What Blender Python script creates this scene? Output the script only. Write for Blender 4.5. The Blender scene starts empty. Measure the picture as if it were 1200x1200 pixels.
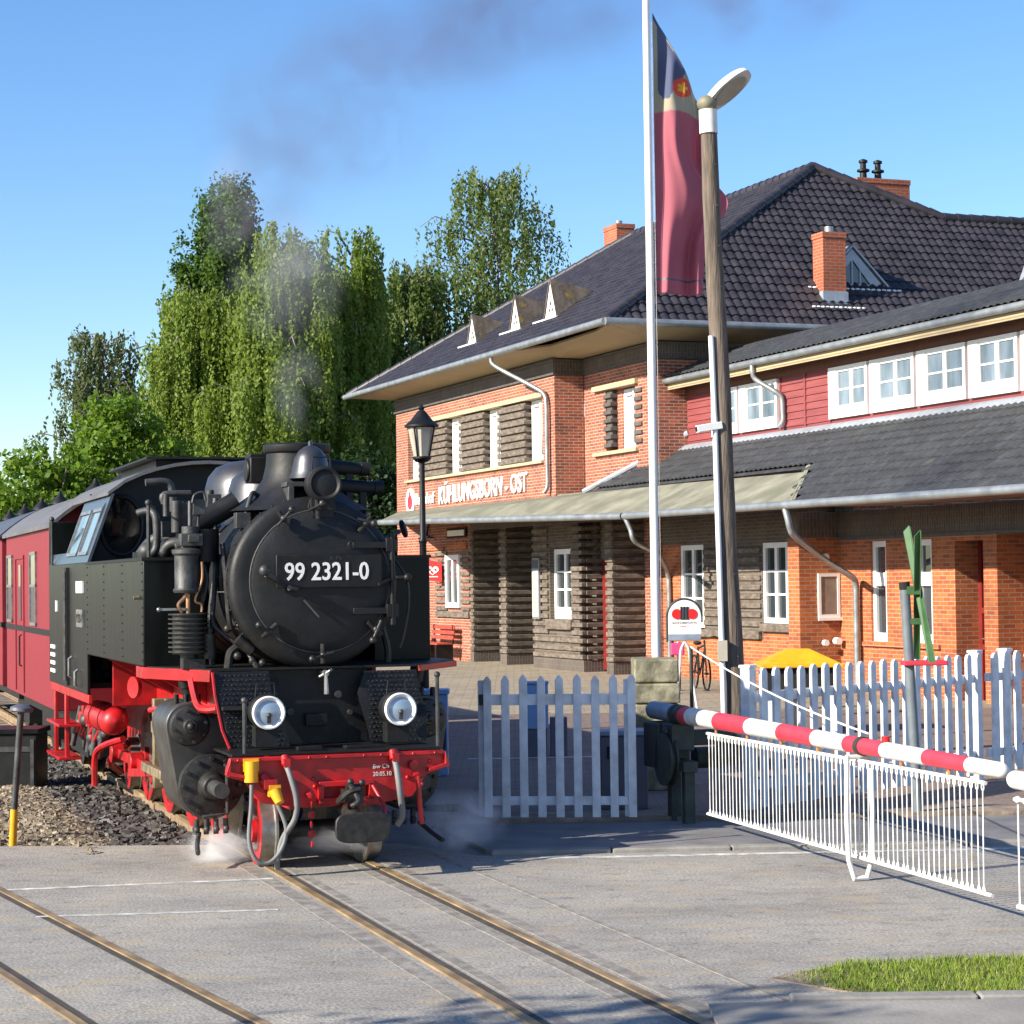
import bpy, bmesh, math, random
import numpy as np
from math import sin, cos, pi, radians, atan, atan2, sqrt
from mathutils import Vector, Matrix

random.seed(7)
rng = np.random.default_rng(11)
SC = bpy.context.scene
COL = SC.collection

# ------------------------------------------------------------------ camera
CAM_H = 2.28
PITCH = atan(78 / 2500.0)
ROLL = 0.013
cam_d = bpy.data.cameras.new("camera")
cam = bpy.data.objects.new("camera", cam_d)
COL.objects.link(cam)
cam_d.sensor_width = 36.0
cam_d.lens = 75.0
cam_d.clip_start = 0.1
cam_d.clip_end = 3000
_F = Vector((0, cos(PITCH), sin(PITCH)))
_R0 = Vector((1, 0, 0))
_U0 = Vector((0, -sin(PITCH), cos(PITCH)))
_R = _R0 * cos(ROLL) - _U0 * sin(ROLL)
_U = _R0 * sin(ROLL) + _U0 * cos(ROLL)
cam.matrix_world = Matrix(((_R.x, _U.x, -_F.x, 0), (_R.y, _U.y, -_F.y, 0), (_R.z, _U.z, -_F.z, CAM_H), (0, 0, 0, 1)))
SC.camera = cam

# ------------------------------------------------------------------ light
SUN_EL = radians(27)
SUN_AZ = radians(30)
to_sun = Vector((-cos(SUN_EL) * cos(SUN_AZ), -cos(SUN_EL) * sin(SUN_AZ), sin(SUN_EL)))
w = bpy.data.worlds.new("World")
SC.world = w
w.use_nodes = True
nt = w.node_tree
bg = nt.nodes["Background"]
sky = nt.nodes.new("ShaderNodeTexSky")
sky.sky_type = 'NISHITA'
sky.sun_disc = False
sky.sun_elevation = SUN_EL
sky.sun_rotation = atan2(to_sun.x, to_sun.y)
sky.air_density = 1.0
sky.dust_density = 0.3
sky.ozone_density = 3.0
hsv = nt.nodes.new("ShaderNodeHueSaturation")
hsv.inputs['Saturation'].default_value = 1.22
hsv.inputs['Hue'].default_value = 0.508
nt.links.new(sky.outputs[0], hsv.inputs['Color'])
nt.links.new(hsv.outputs[0], bg.inputs[0])
bg.inputs[1].default_value = 0.102
sd = bpy.data.lights.new("sun", 'SUN')
sd.energy = 5.0
sd.angle = radians(0.5)
sd.color = (1.0, 0.92, 0.78)
so = bpy.data.objects.new("sun", sd)
COL.objects.link(so)
so.rotation_euler = to_sun.to_track_quat('Z', 'Y').to_euler()
SC.view_settings.view_transform = 'Standard'
SC.view_settings.look = 'None'
SC.view_settings.gamma = 1
SC.view_settings.exposure = 1.05
SC.cycles.volume_step_rate = 2.0
SC.cycles.volume_max_steps = 64
SC.cycles.max_bounces = 8
SC.cycles.volume_bounces = 3
SC.cycles.transparent_max_bounces = 12


# ------------------------------------------------------------------ helpers
def grp(o, label=None, cat=None, group=None, kind=None):
    if label: o["label"] = label
    if cat: o["category"] = cat
    if group: o["group"] = group
    if kind: o["kind"] = kind
    return o


def thing(name, label, cat, loc=(0, 0, 0), rz=0.0, group=None):
    o = bpy.data.objects.new(name, None)
    o.empty_display_size = 0.3
    COL.objects.link(o)
    o.location = loc
    o.rotation_euler = (0, 0, rz)
    return grp(o, label, cat, group)


def copy_tree(o, parent=None):
    c = o.copy()
    COL.objects.link(c)
    if parent is not None:
        c.parent = parent
    for ch in list(o.children):
        copy_tree(ch, c)
    return c


class MB:
    """collects faces and links them as one mesh object"""

    def __init__(self):
        self.v = []
        self.f = []
        self.uv = []          # None or list of uv per face
        self.M = None

    def xf(self, M=None):
        self.M = M
        return self

    def _add(self, vs, fs, uvs=None):
        b = len(self.v)
        if self.M is not None:
            vs = [tuple(self.M @ Vector(p)) for p in vs]
        self.v.extend([tuple(p) for p in vs])
        for i, f in enumerate(fs):
            self.f.append([b + k for k in f])
            self.uv.append(uvs[i] if uvs else None)
        return self

    def box(self, x0, x1, y0, y1, z0, z1):
        if x0 > x1: x0, x1 = x1, x0
        if y0 > y1: y0, y1 = y1, y0
        if z0 > z1: z0, z1 = z1, z0
        vs = [(x0, y0, z0), (x1, y0, z0), (x1, y1, z0), (x0, y1, z0), (x0, y0, z1), (x1, y0, z1), (x1, y1, z1), (x0, y1, z1)]
        return self._add(vs, [(0, 3, 2, 1), (4, 5, 6, 7), (0, 1, 5, 4), (1, 2, 6, 5), (2, 3, 7, 6), (3, 0, 4, 7)])

    def cbox(self, c, s):
        return self.box(c[0] - s[0] / 2, c[0] + s[0] / 2, c[1] - s[1] / 2, c[1] + s[1] / 2, c[2] - s[2] / 2, c[2] + s[2] / 2)

    def quad(self, *pts):
        return self._add(pts, [tuple(range(len(pts)))])

    def prism(self, poly, d):
        """poly: 3D points of a planar polygon, d: extrusion vector"""
        n = len(poly)
        p = [Vector(q) for q in poly]
        d = Vector(d)
        nrm = Vector((0, 0, 0))
        for i in range(n):
            a, b = p[i], p[(i + 1) % n]
            nrm += a.cross(b)
        if nrm.dot(d) > 0:
            p.reverse()
        vs = [tuple(q) for q in p] + [tuple(q + d) for q in p]
        fs = [tuple(range(n)), tuple(range(2 * n - 1, n - 1, -1))]
        for i in range(n):
            j = (i + 1) % n
            fs.append((j, i, n + i, n + j))
        return self._add(vs, fs)

    def cyl(self, p0, p1, r0, r1=None, seg=20, caps=True):
        if r1 is None: r1 = r0
        p0, p1 = Vector(p0), Vector(p1)
        ax = (p1 - p0).normalized()
        q = ax.to_track_quat('Z', 'Y')
        a, b = q @ Vector((1, 0, 0)), q @ Vector((0, 1, 0))
        vs, fs = [], []
        for i in range(seg):
            t = 2 * pi * i / seg
            d = a * cos(t) + b * sin(t)
            vs.append(p0 + d * r0)
            vs.append(p1 + d * r1)
        for i in range(seg):
            j = (i + 1) % seg
            fs.append((2 * i, 2 * j, 2 * j + 1, 2 * i + 1))
        if caps:
            if r0 > 1e-6: fs.append(tuple(2 * i for i in range(seg - 1, -1, -1)))
            if r1 > 1e-6: fs.append(tuple(2 * i + 1 for i in range(seg)))
        return self._add(vs, fs)

    def lathe(self, prof, o=(0, 0, 0), ax=(0, 0, 1), seg=28, sx=1.0):
        """prof: list of (radius, height along axis)"""
        o, ax = Vector(o), Vector(ax).normalized()
        q = ax.to_track_quat('Z', 'Y')
        a, b = q @ Vector((1, 0, 0)), q @ Vector((0, 1, 0))
        vs, fs = [], []
        m = len(prof)
        for i in range(seg):
            t = 2 * pi * i / seg
            d = a * cos(t) * sx + b * sin(t)
            for (r, h) in prof:
                vs.append(o + d * max(r, 1e-4) + ax * h)
        for i in range(seg):
            j = (i + 1) % seg
            for k in range(m - 1):
                fs.append((i * m + k, j * m + k, j * m + k + 1, i * m + k + 1))
        fs.append(tuple(i * m for i in range(seg - 1, -1, -1)))
        fs.append(tuple(i * m + m - 1 for i in range(seg)))
        return self._add(vs, fs)

    def tube(self, pts, r, seg=8, caps=True):
        P = [Vector(p) for p in pts]
        n = len(P)
        rr = r if isinstance(r, (list, tuple)) else [r] * n
        T = []
        for i in range(n):
            t = P[min(i + 1, n - 1)] - P[max(i - 1, 0)]
            T.append(t.normalized())
        up = Vector((0, 0, 1)) if abs(T[0].z) < 0.9 else Vector((1, 0, 0))
        a = (up - T[0] * up.dot(T[0])).normalized()
        vs, fs = [], []
        for i in range(n):
            a = (a - T[i] * a.dot(T[i])).normalized()
            b = T[i].cross(a)
            for k in range(seg):
                t = 2 * pi * k / seg
                vs.append(P[i] + (a * cos(t) + b * sin(t)) * rr[i])
        for i in range(n - 1):
            for k in range(seg):
                j = (k + 1) % seg
                fs.append((i * seg + k, i * seg + j, (i + 1) * seg + j, (i + 1) * seg + k))
        if caps:
            fs.append(tuple(range(seg - 1, -1, -1)))
            fs.append(tuple((n - 1) * seg + k for k in range(seg)))
        return self._add(vs, fs)

    def sphere(self, c, r, seg=14, rings=8, s=(1, 1, 1)):
        vs, fs = [], []
        for i in range(rings + 1):
            ph = pi * i / rings
            for k in range(seg):
                t = 2 * pi * k / seg
                vs.append((c[0] + s[0] * r * sin(ph) * cos(t), c[1] + s[1] * r * sin(ph) * sin(t), c[2] - s[2] * r * cos(ph)))
        for i in range(rings):
            for k in range(seg):
                j = (k + 1) % seg
                fs.append((i * seg + k, i * seg + j, (i + 1) * seg + j, (i + 1) * seg + k))
        return self._add(vs, fs)

    def build(self, name, m, parent=None, smooth=False, bevel=0.0, part_label=None):
        me = bpy.data.meshes.new(name)
        me.from_pydata(self.v, [], self.f)
        me.validate()
        uvl = me.uv_layers.new(name="UVMap")
        for p in me.polygons:
            n = p.normal
            ax = max(range(3), key=lambda k: abs(n[k]))
            cu = self.uv[p.index] if p.index < len(self.uv) else None
            for q, li in enumerate(p.loop_indices):
                if cu:
                    uvl.data[li].uv = cu[q]
                else:
                    c = me.vertices[me.loops[li].vertex_index].co
                    uvl.data[li].uv = (c.y, c.z) if ax == 0 else ((c.x, c.z) if ax == 1 else (c.x, c.y))
        if smooth:
            for p in me.polygons: p.use_smooth = True
            me.set_sharp_from_angle(angle=radians(38))
        me.materials.append(m)
        o = bpy.data.objects.new(name, me)
        COL.objects.link(o)
        if parent is not None: o.parent = parent
        if bevel > 0:
            b = o.modifiers.new("bevel", 'BEVEL')
            b.width = bevel
            b.segments = 2
            b.limit_method = 'ANGLE'
            b.angle_limit = radians(40)
        if part_label: o["label"] = part_label
        return o


def smoothpath(pts, n=6):
    """Catmull-Rom through pts"""
    P = [Vector(p) for p in pts]
    P = [P[0]] + P + [P[-1]]
    out = []
    for i in range(1, len(P) - 2):
        for k in range(n):
            t = k / n
            a, b, c, d = P[i - 1], P[i], P[i + 1], P[i + 2]
            out.append(0.5 * ((2 * b) + (c - a) * t + (2 * a - 5 * b + 4 * c - d) * t * t + (3 * b - a - 3 * c + d) * t ** 3))
    out.append(P[-2])
    return out


def text(txt, height, width, o, right, up, ext, m, name, parent, bold=0.0, shear=0.0):
    cu = bpy.data.curves.new(name, 'FONT')
    cu.body = txt
    cu.size = 1.0
    cu.extrude = 0.02
    cu.offset = bold
    cu.shear = shear
    cu.resolution_u = 3
    t = bpy.data.objects.new(name, cu)
    COL.objects.link(t)
    dg = bpy.context.evaluated_depsgraph_get()
    me = bpy.data.meshes.new_from_object(t.evaluated_get(dg))
    bpy.data.objects.remove(t)
    co = np.array([v.co for v in me.vertices])
    mn, mx = co.min(0), co.max(0)
    right, up, o = Vector(right).normalized(), Vector(up).normalized(), Vector(o)
    nn = right.cross(up)
    for v in me.vertices:
        c = v.co
        fx = (c.x - mn[0]) / (mx[0] - mn[0]) * width
        fy = (c.y - mn[1]) / (mx[1] - mn[1]) * height
        fz = (c.z / 0.02) * ext
        v.co = o + right * fx + up * fy + nn * fz
    me.materials.clear()
    me.materials.append(m)
    ob = bpy.data.objects.new(name, me)
    COL.objects.link(ob)
    if parent is not None: ob.parent = parent
    return ob


# ------------------------------------------------------------------ materials
def new_mat(name):
    m = bpy.data.materials.new(name)
    m.use_nodes = True
    t = m.node_tree
    return m, t, t.nodes["Principled BSDF"]


def N(t, kind, **kw):
    n = t.nodes.new(kind)
    for k, v in kw.items():
        if hasattr(n, k):
            setattr(n, k, v)
    return n


def ramp(t, stops):
    r = t.nodes.new("ShaderNodeValToRGB")
    e = r.color_ramp.elements
    e[0].position, e[0].color = stops[0][0], (*stops[0][1], 1)
    e[1].position, e[1].color = stops[-1][0], (*stops[-1][1], 1)
    for p, c in stops[1:-1]:
        q = e.new(p)
        q.color = (*c, 1)
    return r


def mat(name, col, rough=0.5, metal=0.0, var=0.18, scale=6.0, bump=0.0, bscale=None, stretch=(1, 1, 1), spec=0.5, dirt=None, coat=0.0):
    m, t, b = new_mat(name)
    tc = N(t, "ShaderNodeTexCoord")
    mp = N(t, "ShaderNodeMapping")
    mp.inputs['Scale'].default_value = stretch
    t.links.new(tc.outputs['Object'], mp.inputs[0])
    nz = N(t, "ShaderNodeTexNoise")
    nz.inputs['Scale'].default_value = scale
    nz.inputs['Detail'].default_value = 5
    t.links.new(mp.outputs[0], nz.inputs['Vector'])
    lo = tuple(c * (1 - var) for c in col)
    hi = tuple(min(1, c * (1 + var)) for c in col)
    stops = [(0.3, lo), (0.7, hi)]
    if dirt: stops = [(0.22, dirt), (0.42, lo), (0.7, hi)]
    r = ramp(t, stops)
    t.links.new(nz.outputs[0], r.inputs[0])
    t.links.new(r.outputs[0], b.inputs['Base Color'])
    b.inputs['Roughness'].default_value = rough
    b.inputs['Metallic'].default_value = metal
    b.inputs['Specular IOR Level'].default_value = spec
    b.inputs['Coat Weight'].default_value = coat
    rr = N(t, "ShaderNodeMapRange")
    rr.inputs['To Min'].default_value = max(0.05, rough - 0.1)
    rr.inputs['To Max'].default_value = min(1, rough + 0.12)
    t.links.new(nz.outputs[0], rr.inputs[0])
    t.links.new(rr.outputs[0], b.inputs['Roughness'])
    if bump > 0:
        n2 = N(t, "ShaderNodeTexNoise")
        n2.inputs['Scale'].default_value = bscale or scale * 4
        n2.inputs['Detail'].default_value = 4
        t.links.new(mp.outputs[0], n2.inputs['Vector'])
        bp = N(t, "ShaderNodeBump")
        bp.inputs['Strength'].default_value = 1.0
        bp.inputs['Distance'].default_value = bump
        t.links.new(n2.outputs[0], bp.inputs['Height'])
        t.links.new(bp.outputs[0], b.inputs['Normal'])
    return m


def brick_mat(name, c1, c2, mortar, bw=0.25, rh=0.077, ms=0.011, rough=0.85, rot=0.0, squash=1.0, bump=0.008, stain=0.25):
    m, t, b = new_mat(name)
    uv = N(t, "ShaderNodeUVMap")
    mp = N(t, "ShaderNodeMapping")
    mp.inputs['Rotation'].default_value = (0, 0, rot)
    t.links.new(uv.outputs[0], mp.inputs[0])
    br = N(t, "ShaderNodeTexBrick")
    br.inputs['Color1'].default_value = (*c1, 1)
    br.inputs['Color2'].default_value = (*c2, 1)
    br.inputs['Mortar'].default_value = (*mortar, 1)
    br.inputs['Scale'].default_value = 1.0
    br.inputs['Mortar Size'].default_value = ms
    br.inputs['Mortar Smooth'].default_value = 0.3
    br.inputs['Bias'].default_value = 0.0
    br.inputs['Brick Width'].default_value = bw
    br.inputs['Row Height'].default_value = rh
    t.links.new(mp.outputs[0], br.inputs['Vector'])
    nz = N(t, "ShaderNodeTexNoise")
    nz.inputs['Scale'].default_value = 1.3
    nz.inputs['Detail'].default_value = 8
    nz.inputs['Roughness'].default_value = 0.65
    tc = N(t, "ShaderNodeTexCoord")
    t.links.new(tc.outputs['Object'], nz.inputs['Vector'])
    mr = N(t, "ShaderNodeMapRange")
    mr.inputs['From Min'].default_value = 0.3
    mr.inputs['From Max'].default_value = 0.7
    mr.inputs['To Min'].default_value = 1 - stain
    mr.inputs['To Max'].default_value = 1 + stain
    t.links.new(nz.outputs[0], mr.inputs[0])
    mx = N(t, "ShaderNodeVectorMath", operation='SCALE')
    t.links.new(br.outputs['Color'], mx.inputs[0])
    t.links.new(mr.outputs[0], mx.inputs['Scale'])
    t.links.new(mx.outputs[0], b.inputs['Base Color'])
    b.inputs['Roughness'].default_value = rough
    bp = N(t, "ShaderNodeBump", invert=True)
    bp.inputs['Distance'].default_value = bump
    t.links.new(br.outputs['Fac'], bp.inputs['Height'])
    t.links.new(bp.outputs[0], b.inputs['Normal'])
    return m


def glass_mat(name, col=(0.02, 0.03, 0.04), rough=0.04):
    m, t, b = new_mat(name)
    b.inputs['Base Color'].default_value = (*col, 1)
    b.inputs['Roughness'].default_value = rough
    b.inputs['Specular IOR Level'].default_value = 0.9
    b.inputs['Coat Weight'].default_value = 0.6
    b.inputs['Coat Roughness'].default_value = 0.03
    return m


def leaf_mat(name, c_lo, c_mid, c_hi, trans=0.52):
    m, t, b = new_mat(name)
    g = N(t, "ShaderNodeNewGeometry")
    r = ramp(t, [(0.0, c_lo), (0.5, c_mid), (1.0, c_hi)])
    t.links.new(g.outputs['Random Per Island'], r.inputs[0])
    t.links.new(r.outputs[0], b.inputs['Base Color'])
    b.inputs['Roughness'].default_value = 0.55
    b.inputs['Specular IOR Level'].default_value = 0.3
    tr = N(t, "ShaderNodeBsdfTranslucent")
    t.links.new(r.outputs[0], tr.inputs[0])
    mx = N(t, "ShaderNodeMixShader")
    mx.inputs[0].default_value = trans
    t.links.new(b.outputs[0], mx.inputs[1])
    t.links.new(tr.outputs[0], mx.inputs[2])
    out = t.nodes["Material Output"]
    t.links.new(mx.outputs[0], out.inputs[0])
    return m


M = {}
M['black'] = mat("black_enamel", (0.0075, 0.0077, 0.008), 0.5, var=0.4, scale=5, bump=0.0015, bscale=30, dirt=(0.016, 0.013, 0.01), spec=0.35)
M['black_matte'] = mat("smokebox_black", (0.0105, 0.011, 0.012), 0.55, var=0.35, scale=4, bump=0.002, bscale=25, spec=0.35, dirt=(0.017, 0.014, 0.012))
M['tank'] = mat("tank_paint", (0.0045, 0.006, 0.0055), 0.33, var=0.5, scale=7, stretch=(1, 3.0, 0.25), bump=0.002, bscale=2.5, spec=0.22)
M['steel'] = mat("worn_steel", (0.33, 0.32, 0.3), 0.38, metal=0.8, var=0.3, scale=12)
M['dome'] = mat("polished_dome", (0.075, 0.075, 0.08), 0.36, metal=0.7, var=0.25, scale=5)
M['darksteel'] = mat("oily_steel", (0.032, 0.03, 0.028), 0.45, metal=0.4, var=0.4, scale=14, bump=0.002)
M['greymetal'] = mat("grey_machinery", (0.055, 0.055, 0.054), 0.52, metal=0.35, var=0.45, scale=10, bump=0.002)
M['copper'] = mat("copper_pipe", (0.42, 0.24, 0.14), 0.4, metal=0.8, var=0.3)
M['bronze'] = mat("greasy_brass", (0.2, 0.155, 0.09), 0.5, metal=0.3, var=0.4, scale=12)
M['red'] = mat("red_frame_paint", (0.40, 0.006, 0.009), 0.42, var=0.3, scale=6, dirt=(0.2, 0.015, 0.012), coat=0.15)
M['coach_red'] = mat("coach_red_paint", (0.2, 0.009, 0.017), 0.5, var=0.18, scale=3, stretch=(1, 8, 0.6), bump=0.003, bscale=5)
M['coach_roof'] = mat("coach_roof_felt", (0.10, 0.10, 0.108), 0.7, var=0.2, scale=3, bump=0.004)
M['white'] = mat("white_paint", (0.78, 0.78, 0.76), 0.5, var=0.05, scale=5)
M['oldwhite'] = mat("weathered_white_paint", (0.66, 0.65, 0.62), 0.6, var=0.08, scale=9, dirt=(0.5, 0.36, 0.2))
M['bluewhite'] = mat("fence_white_paint", (0.70, 0.71, 0.74), 0.6, var=0.12, scale=7, bump=0.001, dirt=(0.5, 0.48, 0.43))
M['lens'] = glass_mat("lamp_lens", (0.25, 0.33, 0.42), 0.08)
M['pane'] = glass_mat("window_pane", (0.035, 0.045, 0.055), 0.03)
M['pane_cool'] = mat("painted_reflection_pane", (0.13, 0.16, 0.19), 0.05, var=0.75, scale=1.3, stretch=(1, 1.6, 0.5), spec=0.9, coat=0.7)  # mottled base colour paints in sky reflections and dark curtains
M['curtained'] = mat("curtained_pane", (0.5, 0.5, 0.49), 0.12, var=0.35, scale=3, stretch=(1, 6, 0.3))
M['lantern_glass'] = mat("frosted_lantern_glass", (0.42, 0.38, 0.31), 0.25, var=0.15, scale=3)
M['yellow'] = mat("yellow_plastic", (0.68, 0.33, 0.008), 0.4, var=0.15)
M['rubber'] = mat("grey_rubber_hose", (0.15, 0.15, 0.15), 0.55, var=0.2)
M['brick'] = brick_mat("red_brick", (0.42, 0.105, 0.05), (0.2, 0.06, 0.04), (0.40, 0.31, 0.24))
M['brick_or'] = brick_mat("orange_brick", (0.46, 0.12, 0.03), (0.27, 0.06, 0.022), (0.34, 0.22, 0.13))
M['brick_br'] = brick_mat("brown_clinker", (0.115, 0.09, 0.068), (0.07, 0.057, 0.046), (0.17, 0.145, 0.115))
M['rib'] = mat("clinker_course", (0.135, 0.108, 0.086), 0.85, var=0.5, scale=5, stretch=(1, 1, 2.5), bump=0.006, bscale=20)
M['ribdark'] = mat("dark_clinker_course", (0.085, 0.075, 0.07), 0.7, var=0.3, scale=5, bump=0.006, bscale=20)
M['soldier'] = brick_mat("soldier_course_brick", (0.11, 0.085, 0.07), (0.08, 0.065, 0.055), (0.15, 0.13, 0.11), bw=0.25, rh=0.08, rot=pi / 2)
M['chimney'] = brick_mat("chimney_brick", (0.42, 0.09, 0.035), (0.36, 0.075, 0.03), (0.32, 0.2, 0.14))
M['sand'] = mat("sandstone_sill", (0.42, 0.35, 0.22), 0.8, var=0.2, scale=6, bump=0.004)
M['soffit'] = mat("soffit_board", (0.42, 0.33, 0.2), 0.7, var=0.1, scale=2, stretch=(1, 0.3, 1))
M['tile'] = mat("glazed_black_tile", (0.034, 0.03, 0.035), 0.44, var=0.4, scale=2.5, spec=0.45)
M['tile2'] = mat("grey_pantile", (0.046, 0.048, 0.053), 0.6, var=0.25, scale=3, dirt=(0.075, 0.073, 0.065))
M['tile_moss'] = mat("mossy_brown_tile", (0.14, 0.11, 0.085), 0.8, var=0.35, scale=3, dirt=(0.30, 0.2, 0.03), bump=0.01, bscale=8)
M['felt'] = mat("mossy_roof_felt", (0.2, 0.195, 0.145), 0.85, var=0.25, scale=1.6, dirt=(0.12, 0.13, 0.07), bump=0.01, bscale=6)
M['zinc'] = mat("zinc_gutter", (0.3, 0.32, 0.33), 0.42, metal=0.55, var=0.2, scale=4)
M['lead'] = mat("lead_flashing", (0.36, 0.39, 0.44), 0.5, metal=0.4, var=0.15)
M['clad'] = mat("red_cladding", (0.22, 0.05, 0.05), 0.6, var=0.15, scale=4, stretch=(1, 0.4, 3))
M['door_red'] = mat("red_door_paint", (0.16, 0.014, 0.011), 0.45, var=0.15)
M['wood_post'] = mat("weathered_pole_wood", (0.12, 0.094, 0.073), 0.9, var=0.55, scale=7, stretch=(4, 4, 0.35), bump=0.012, bscale=14)
def cloth(name, c):
    m = mat(name, c, 0.85, var=0.12, scale=2)
    t = m.node_tree
    tr_ = N(t, "ShaderNodeBsdfTranslucent")
    tr_.inputs[0].default_value = (*c, 1)
    mx_ = N(t, "ShaderNodeMixShader")
    mx_.inputs[0].default_value = 0.4
    t.links.new(t.nodes["Principled BSDF"].outputs[0], mx_.inputs[1])
    t.links.new(tr_.outputs[0], mx_.inputs[2])
    t.links.new(mx_.outputs[0], t.nodes["Material Output"].inputs[0])
    return m


M['flag_low'] = cloth("burgundy_flag_cloth", (0.56, 0.17, 0.22))
M['flag_cream'] = cloth("cream_flag_cloth", (0.5, 0.45, 0.33))
M['flag_blue'] = cloth("navy_flag_cloth", (0.13, 0.155, 0.27))
M['flag_red'] = mat("red_flag_disc", (0.6, 0.06, 0.03), 0.8, var=0.2, scale=9)
M['barrier_red'] = mat("barrier_red_band", (0.58, 0.035, 0.06), 0.55, var=0.12)
M['green'] = mat("green_metal_bar", (0.05, 0.115, 0.042), 0.55, var=0.2)
M['greypost'] = mat("grey_post_paint", (0.13, 0.15, 0.165), 0.5, var=0.2)
M['machine'] = mat("dark_green_machinery", (0.03, 0.04, 0.034), 0.6, var=0.35, bump=0.004, dirt=(0.05, 0.04, 0.03))
M['moss_stone'] = mat("mossy_concrete", (0.24, 0.22, 0.15), 0.9, var=0.45, scale=6, bump=0.02, bscale=9, dirt=(0.2, 0.22, 0.04))
M['rail'] = mat("rusty_rail", (0.27, 0.185, 0.095), 0.6, metal=0.1, var=0.35, scale=9, stretch=(1, 0.3, 1), dirt=(0.16, 0.1, 0.06))
M['railside'] = mat("brown_rail_side", (0.22, 0.15, 0.09), 0.8, var=0.25, scale=6)
M['groove'] = mat("flangeway_shade", (0.05, 0.042, 0.035), 0.9, var=0.3)  # flat dark strip, the shade of the rail recess put in as colour
M['sleeper'] = mat("tarred_sleeper", (0.06, 0.045, 0.035), 0.9, var=0.3, bump=0.01)
M['blue_cab'] = mat("pale_blue_cabinet_paint", (0.2, 0.32, 0.52), 0.5, var=0.08)
M['violet'] = mat("dark_grey_cabinet_paint", (0.09, 0.09, 0.12), 0.5, var=0.12)
M['signred'] = mat("bright_red_sign", (0.72, 0.012, 0.012), 0.4, var=0.05)
M['blue'] = mat("blue_plastic", (0.08, 0.18, 0.42), 0.4, var=0.1)
M['bench'] = mat("red_bench_paint", (0.4, 0.06, 0.04), 0.55, var=0.2)
M['poster'] = mat("pale_poster_paper", (0.52, 0.56, 0.46), 0.5, var=0.12, scale=7)
M['kerb'] = mat("kerb_stone", (0.22, 0.21, 0.19), 0.9, var=0.2, scale=4, bump=0.006)
M['dark'] = mat("dark_interior", (0.012, 0.011, 0.011), 0.9)
M['bark'] = mat("tree_bark", (0.16, 0.13, 0.1), 0.9, var=0.4, scale=5, bump=0.02)
M['birchbark'] = mat("birch_bark", (0.2, 0.18, 0.15), 0.85, var=0.5, scale=4, stretch=(1, 1, 0.4), dirt=(0.06, 0.05, 0.045))
M['leaf_poplar'] = leaf_mat("poplar_leaf", (0.042, 0.095, 0.011), (0.065, 0.135, 0.016), (0.105, 0.175, 0.024))
M['leaf_birch'] = leaf_mat("birch_leaf", (0.125, 0.19, 0.022), (0.175, 0.25, 0.034), (0.24, 0.31, 0.055))
M['leaf_grey'] = leaf_mat("grey_birch_leaf", (0.075, 0.10, 0.03), (0.10, 0.13, 0.042), (0.14, 0.17, 0.06))
M['leaf_grey2'] = leaf_mat("birch_leaf_olive", (0.085, 0.13, 0.025), (0.125, 0.18, 0.038), (0.17, 0.22, 0.058))
M['leaf_bright'] = leaf_mat("bright_bush_leaf", (0.075, 0.15, 0.01), (0.125, 0.225, 0.017), (0.2, 0.3, 0.03))
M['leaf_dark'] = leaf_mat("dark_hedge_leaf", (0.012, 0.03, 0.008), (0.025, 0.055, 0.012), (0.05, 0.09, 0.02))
M['grass'] = leaf_mat("grass_blade", (0.11, 0.18, 0.018), (0.2, 0.29, 0.035), (0.34, 0.38, 0.08), 0.4)


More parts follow.
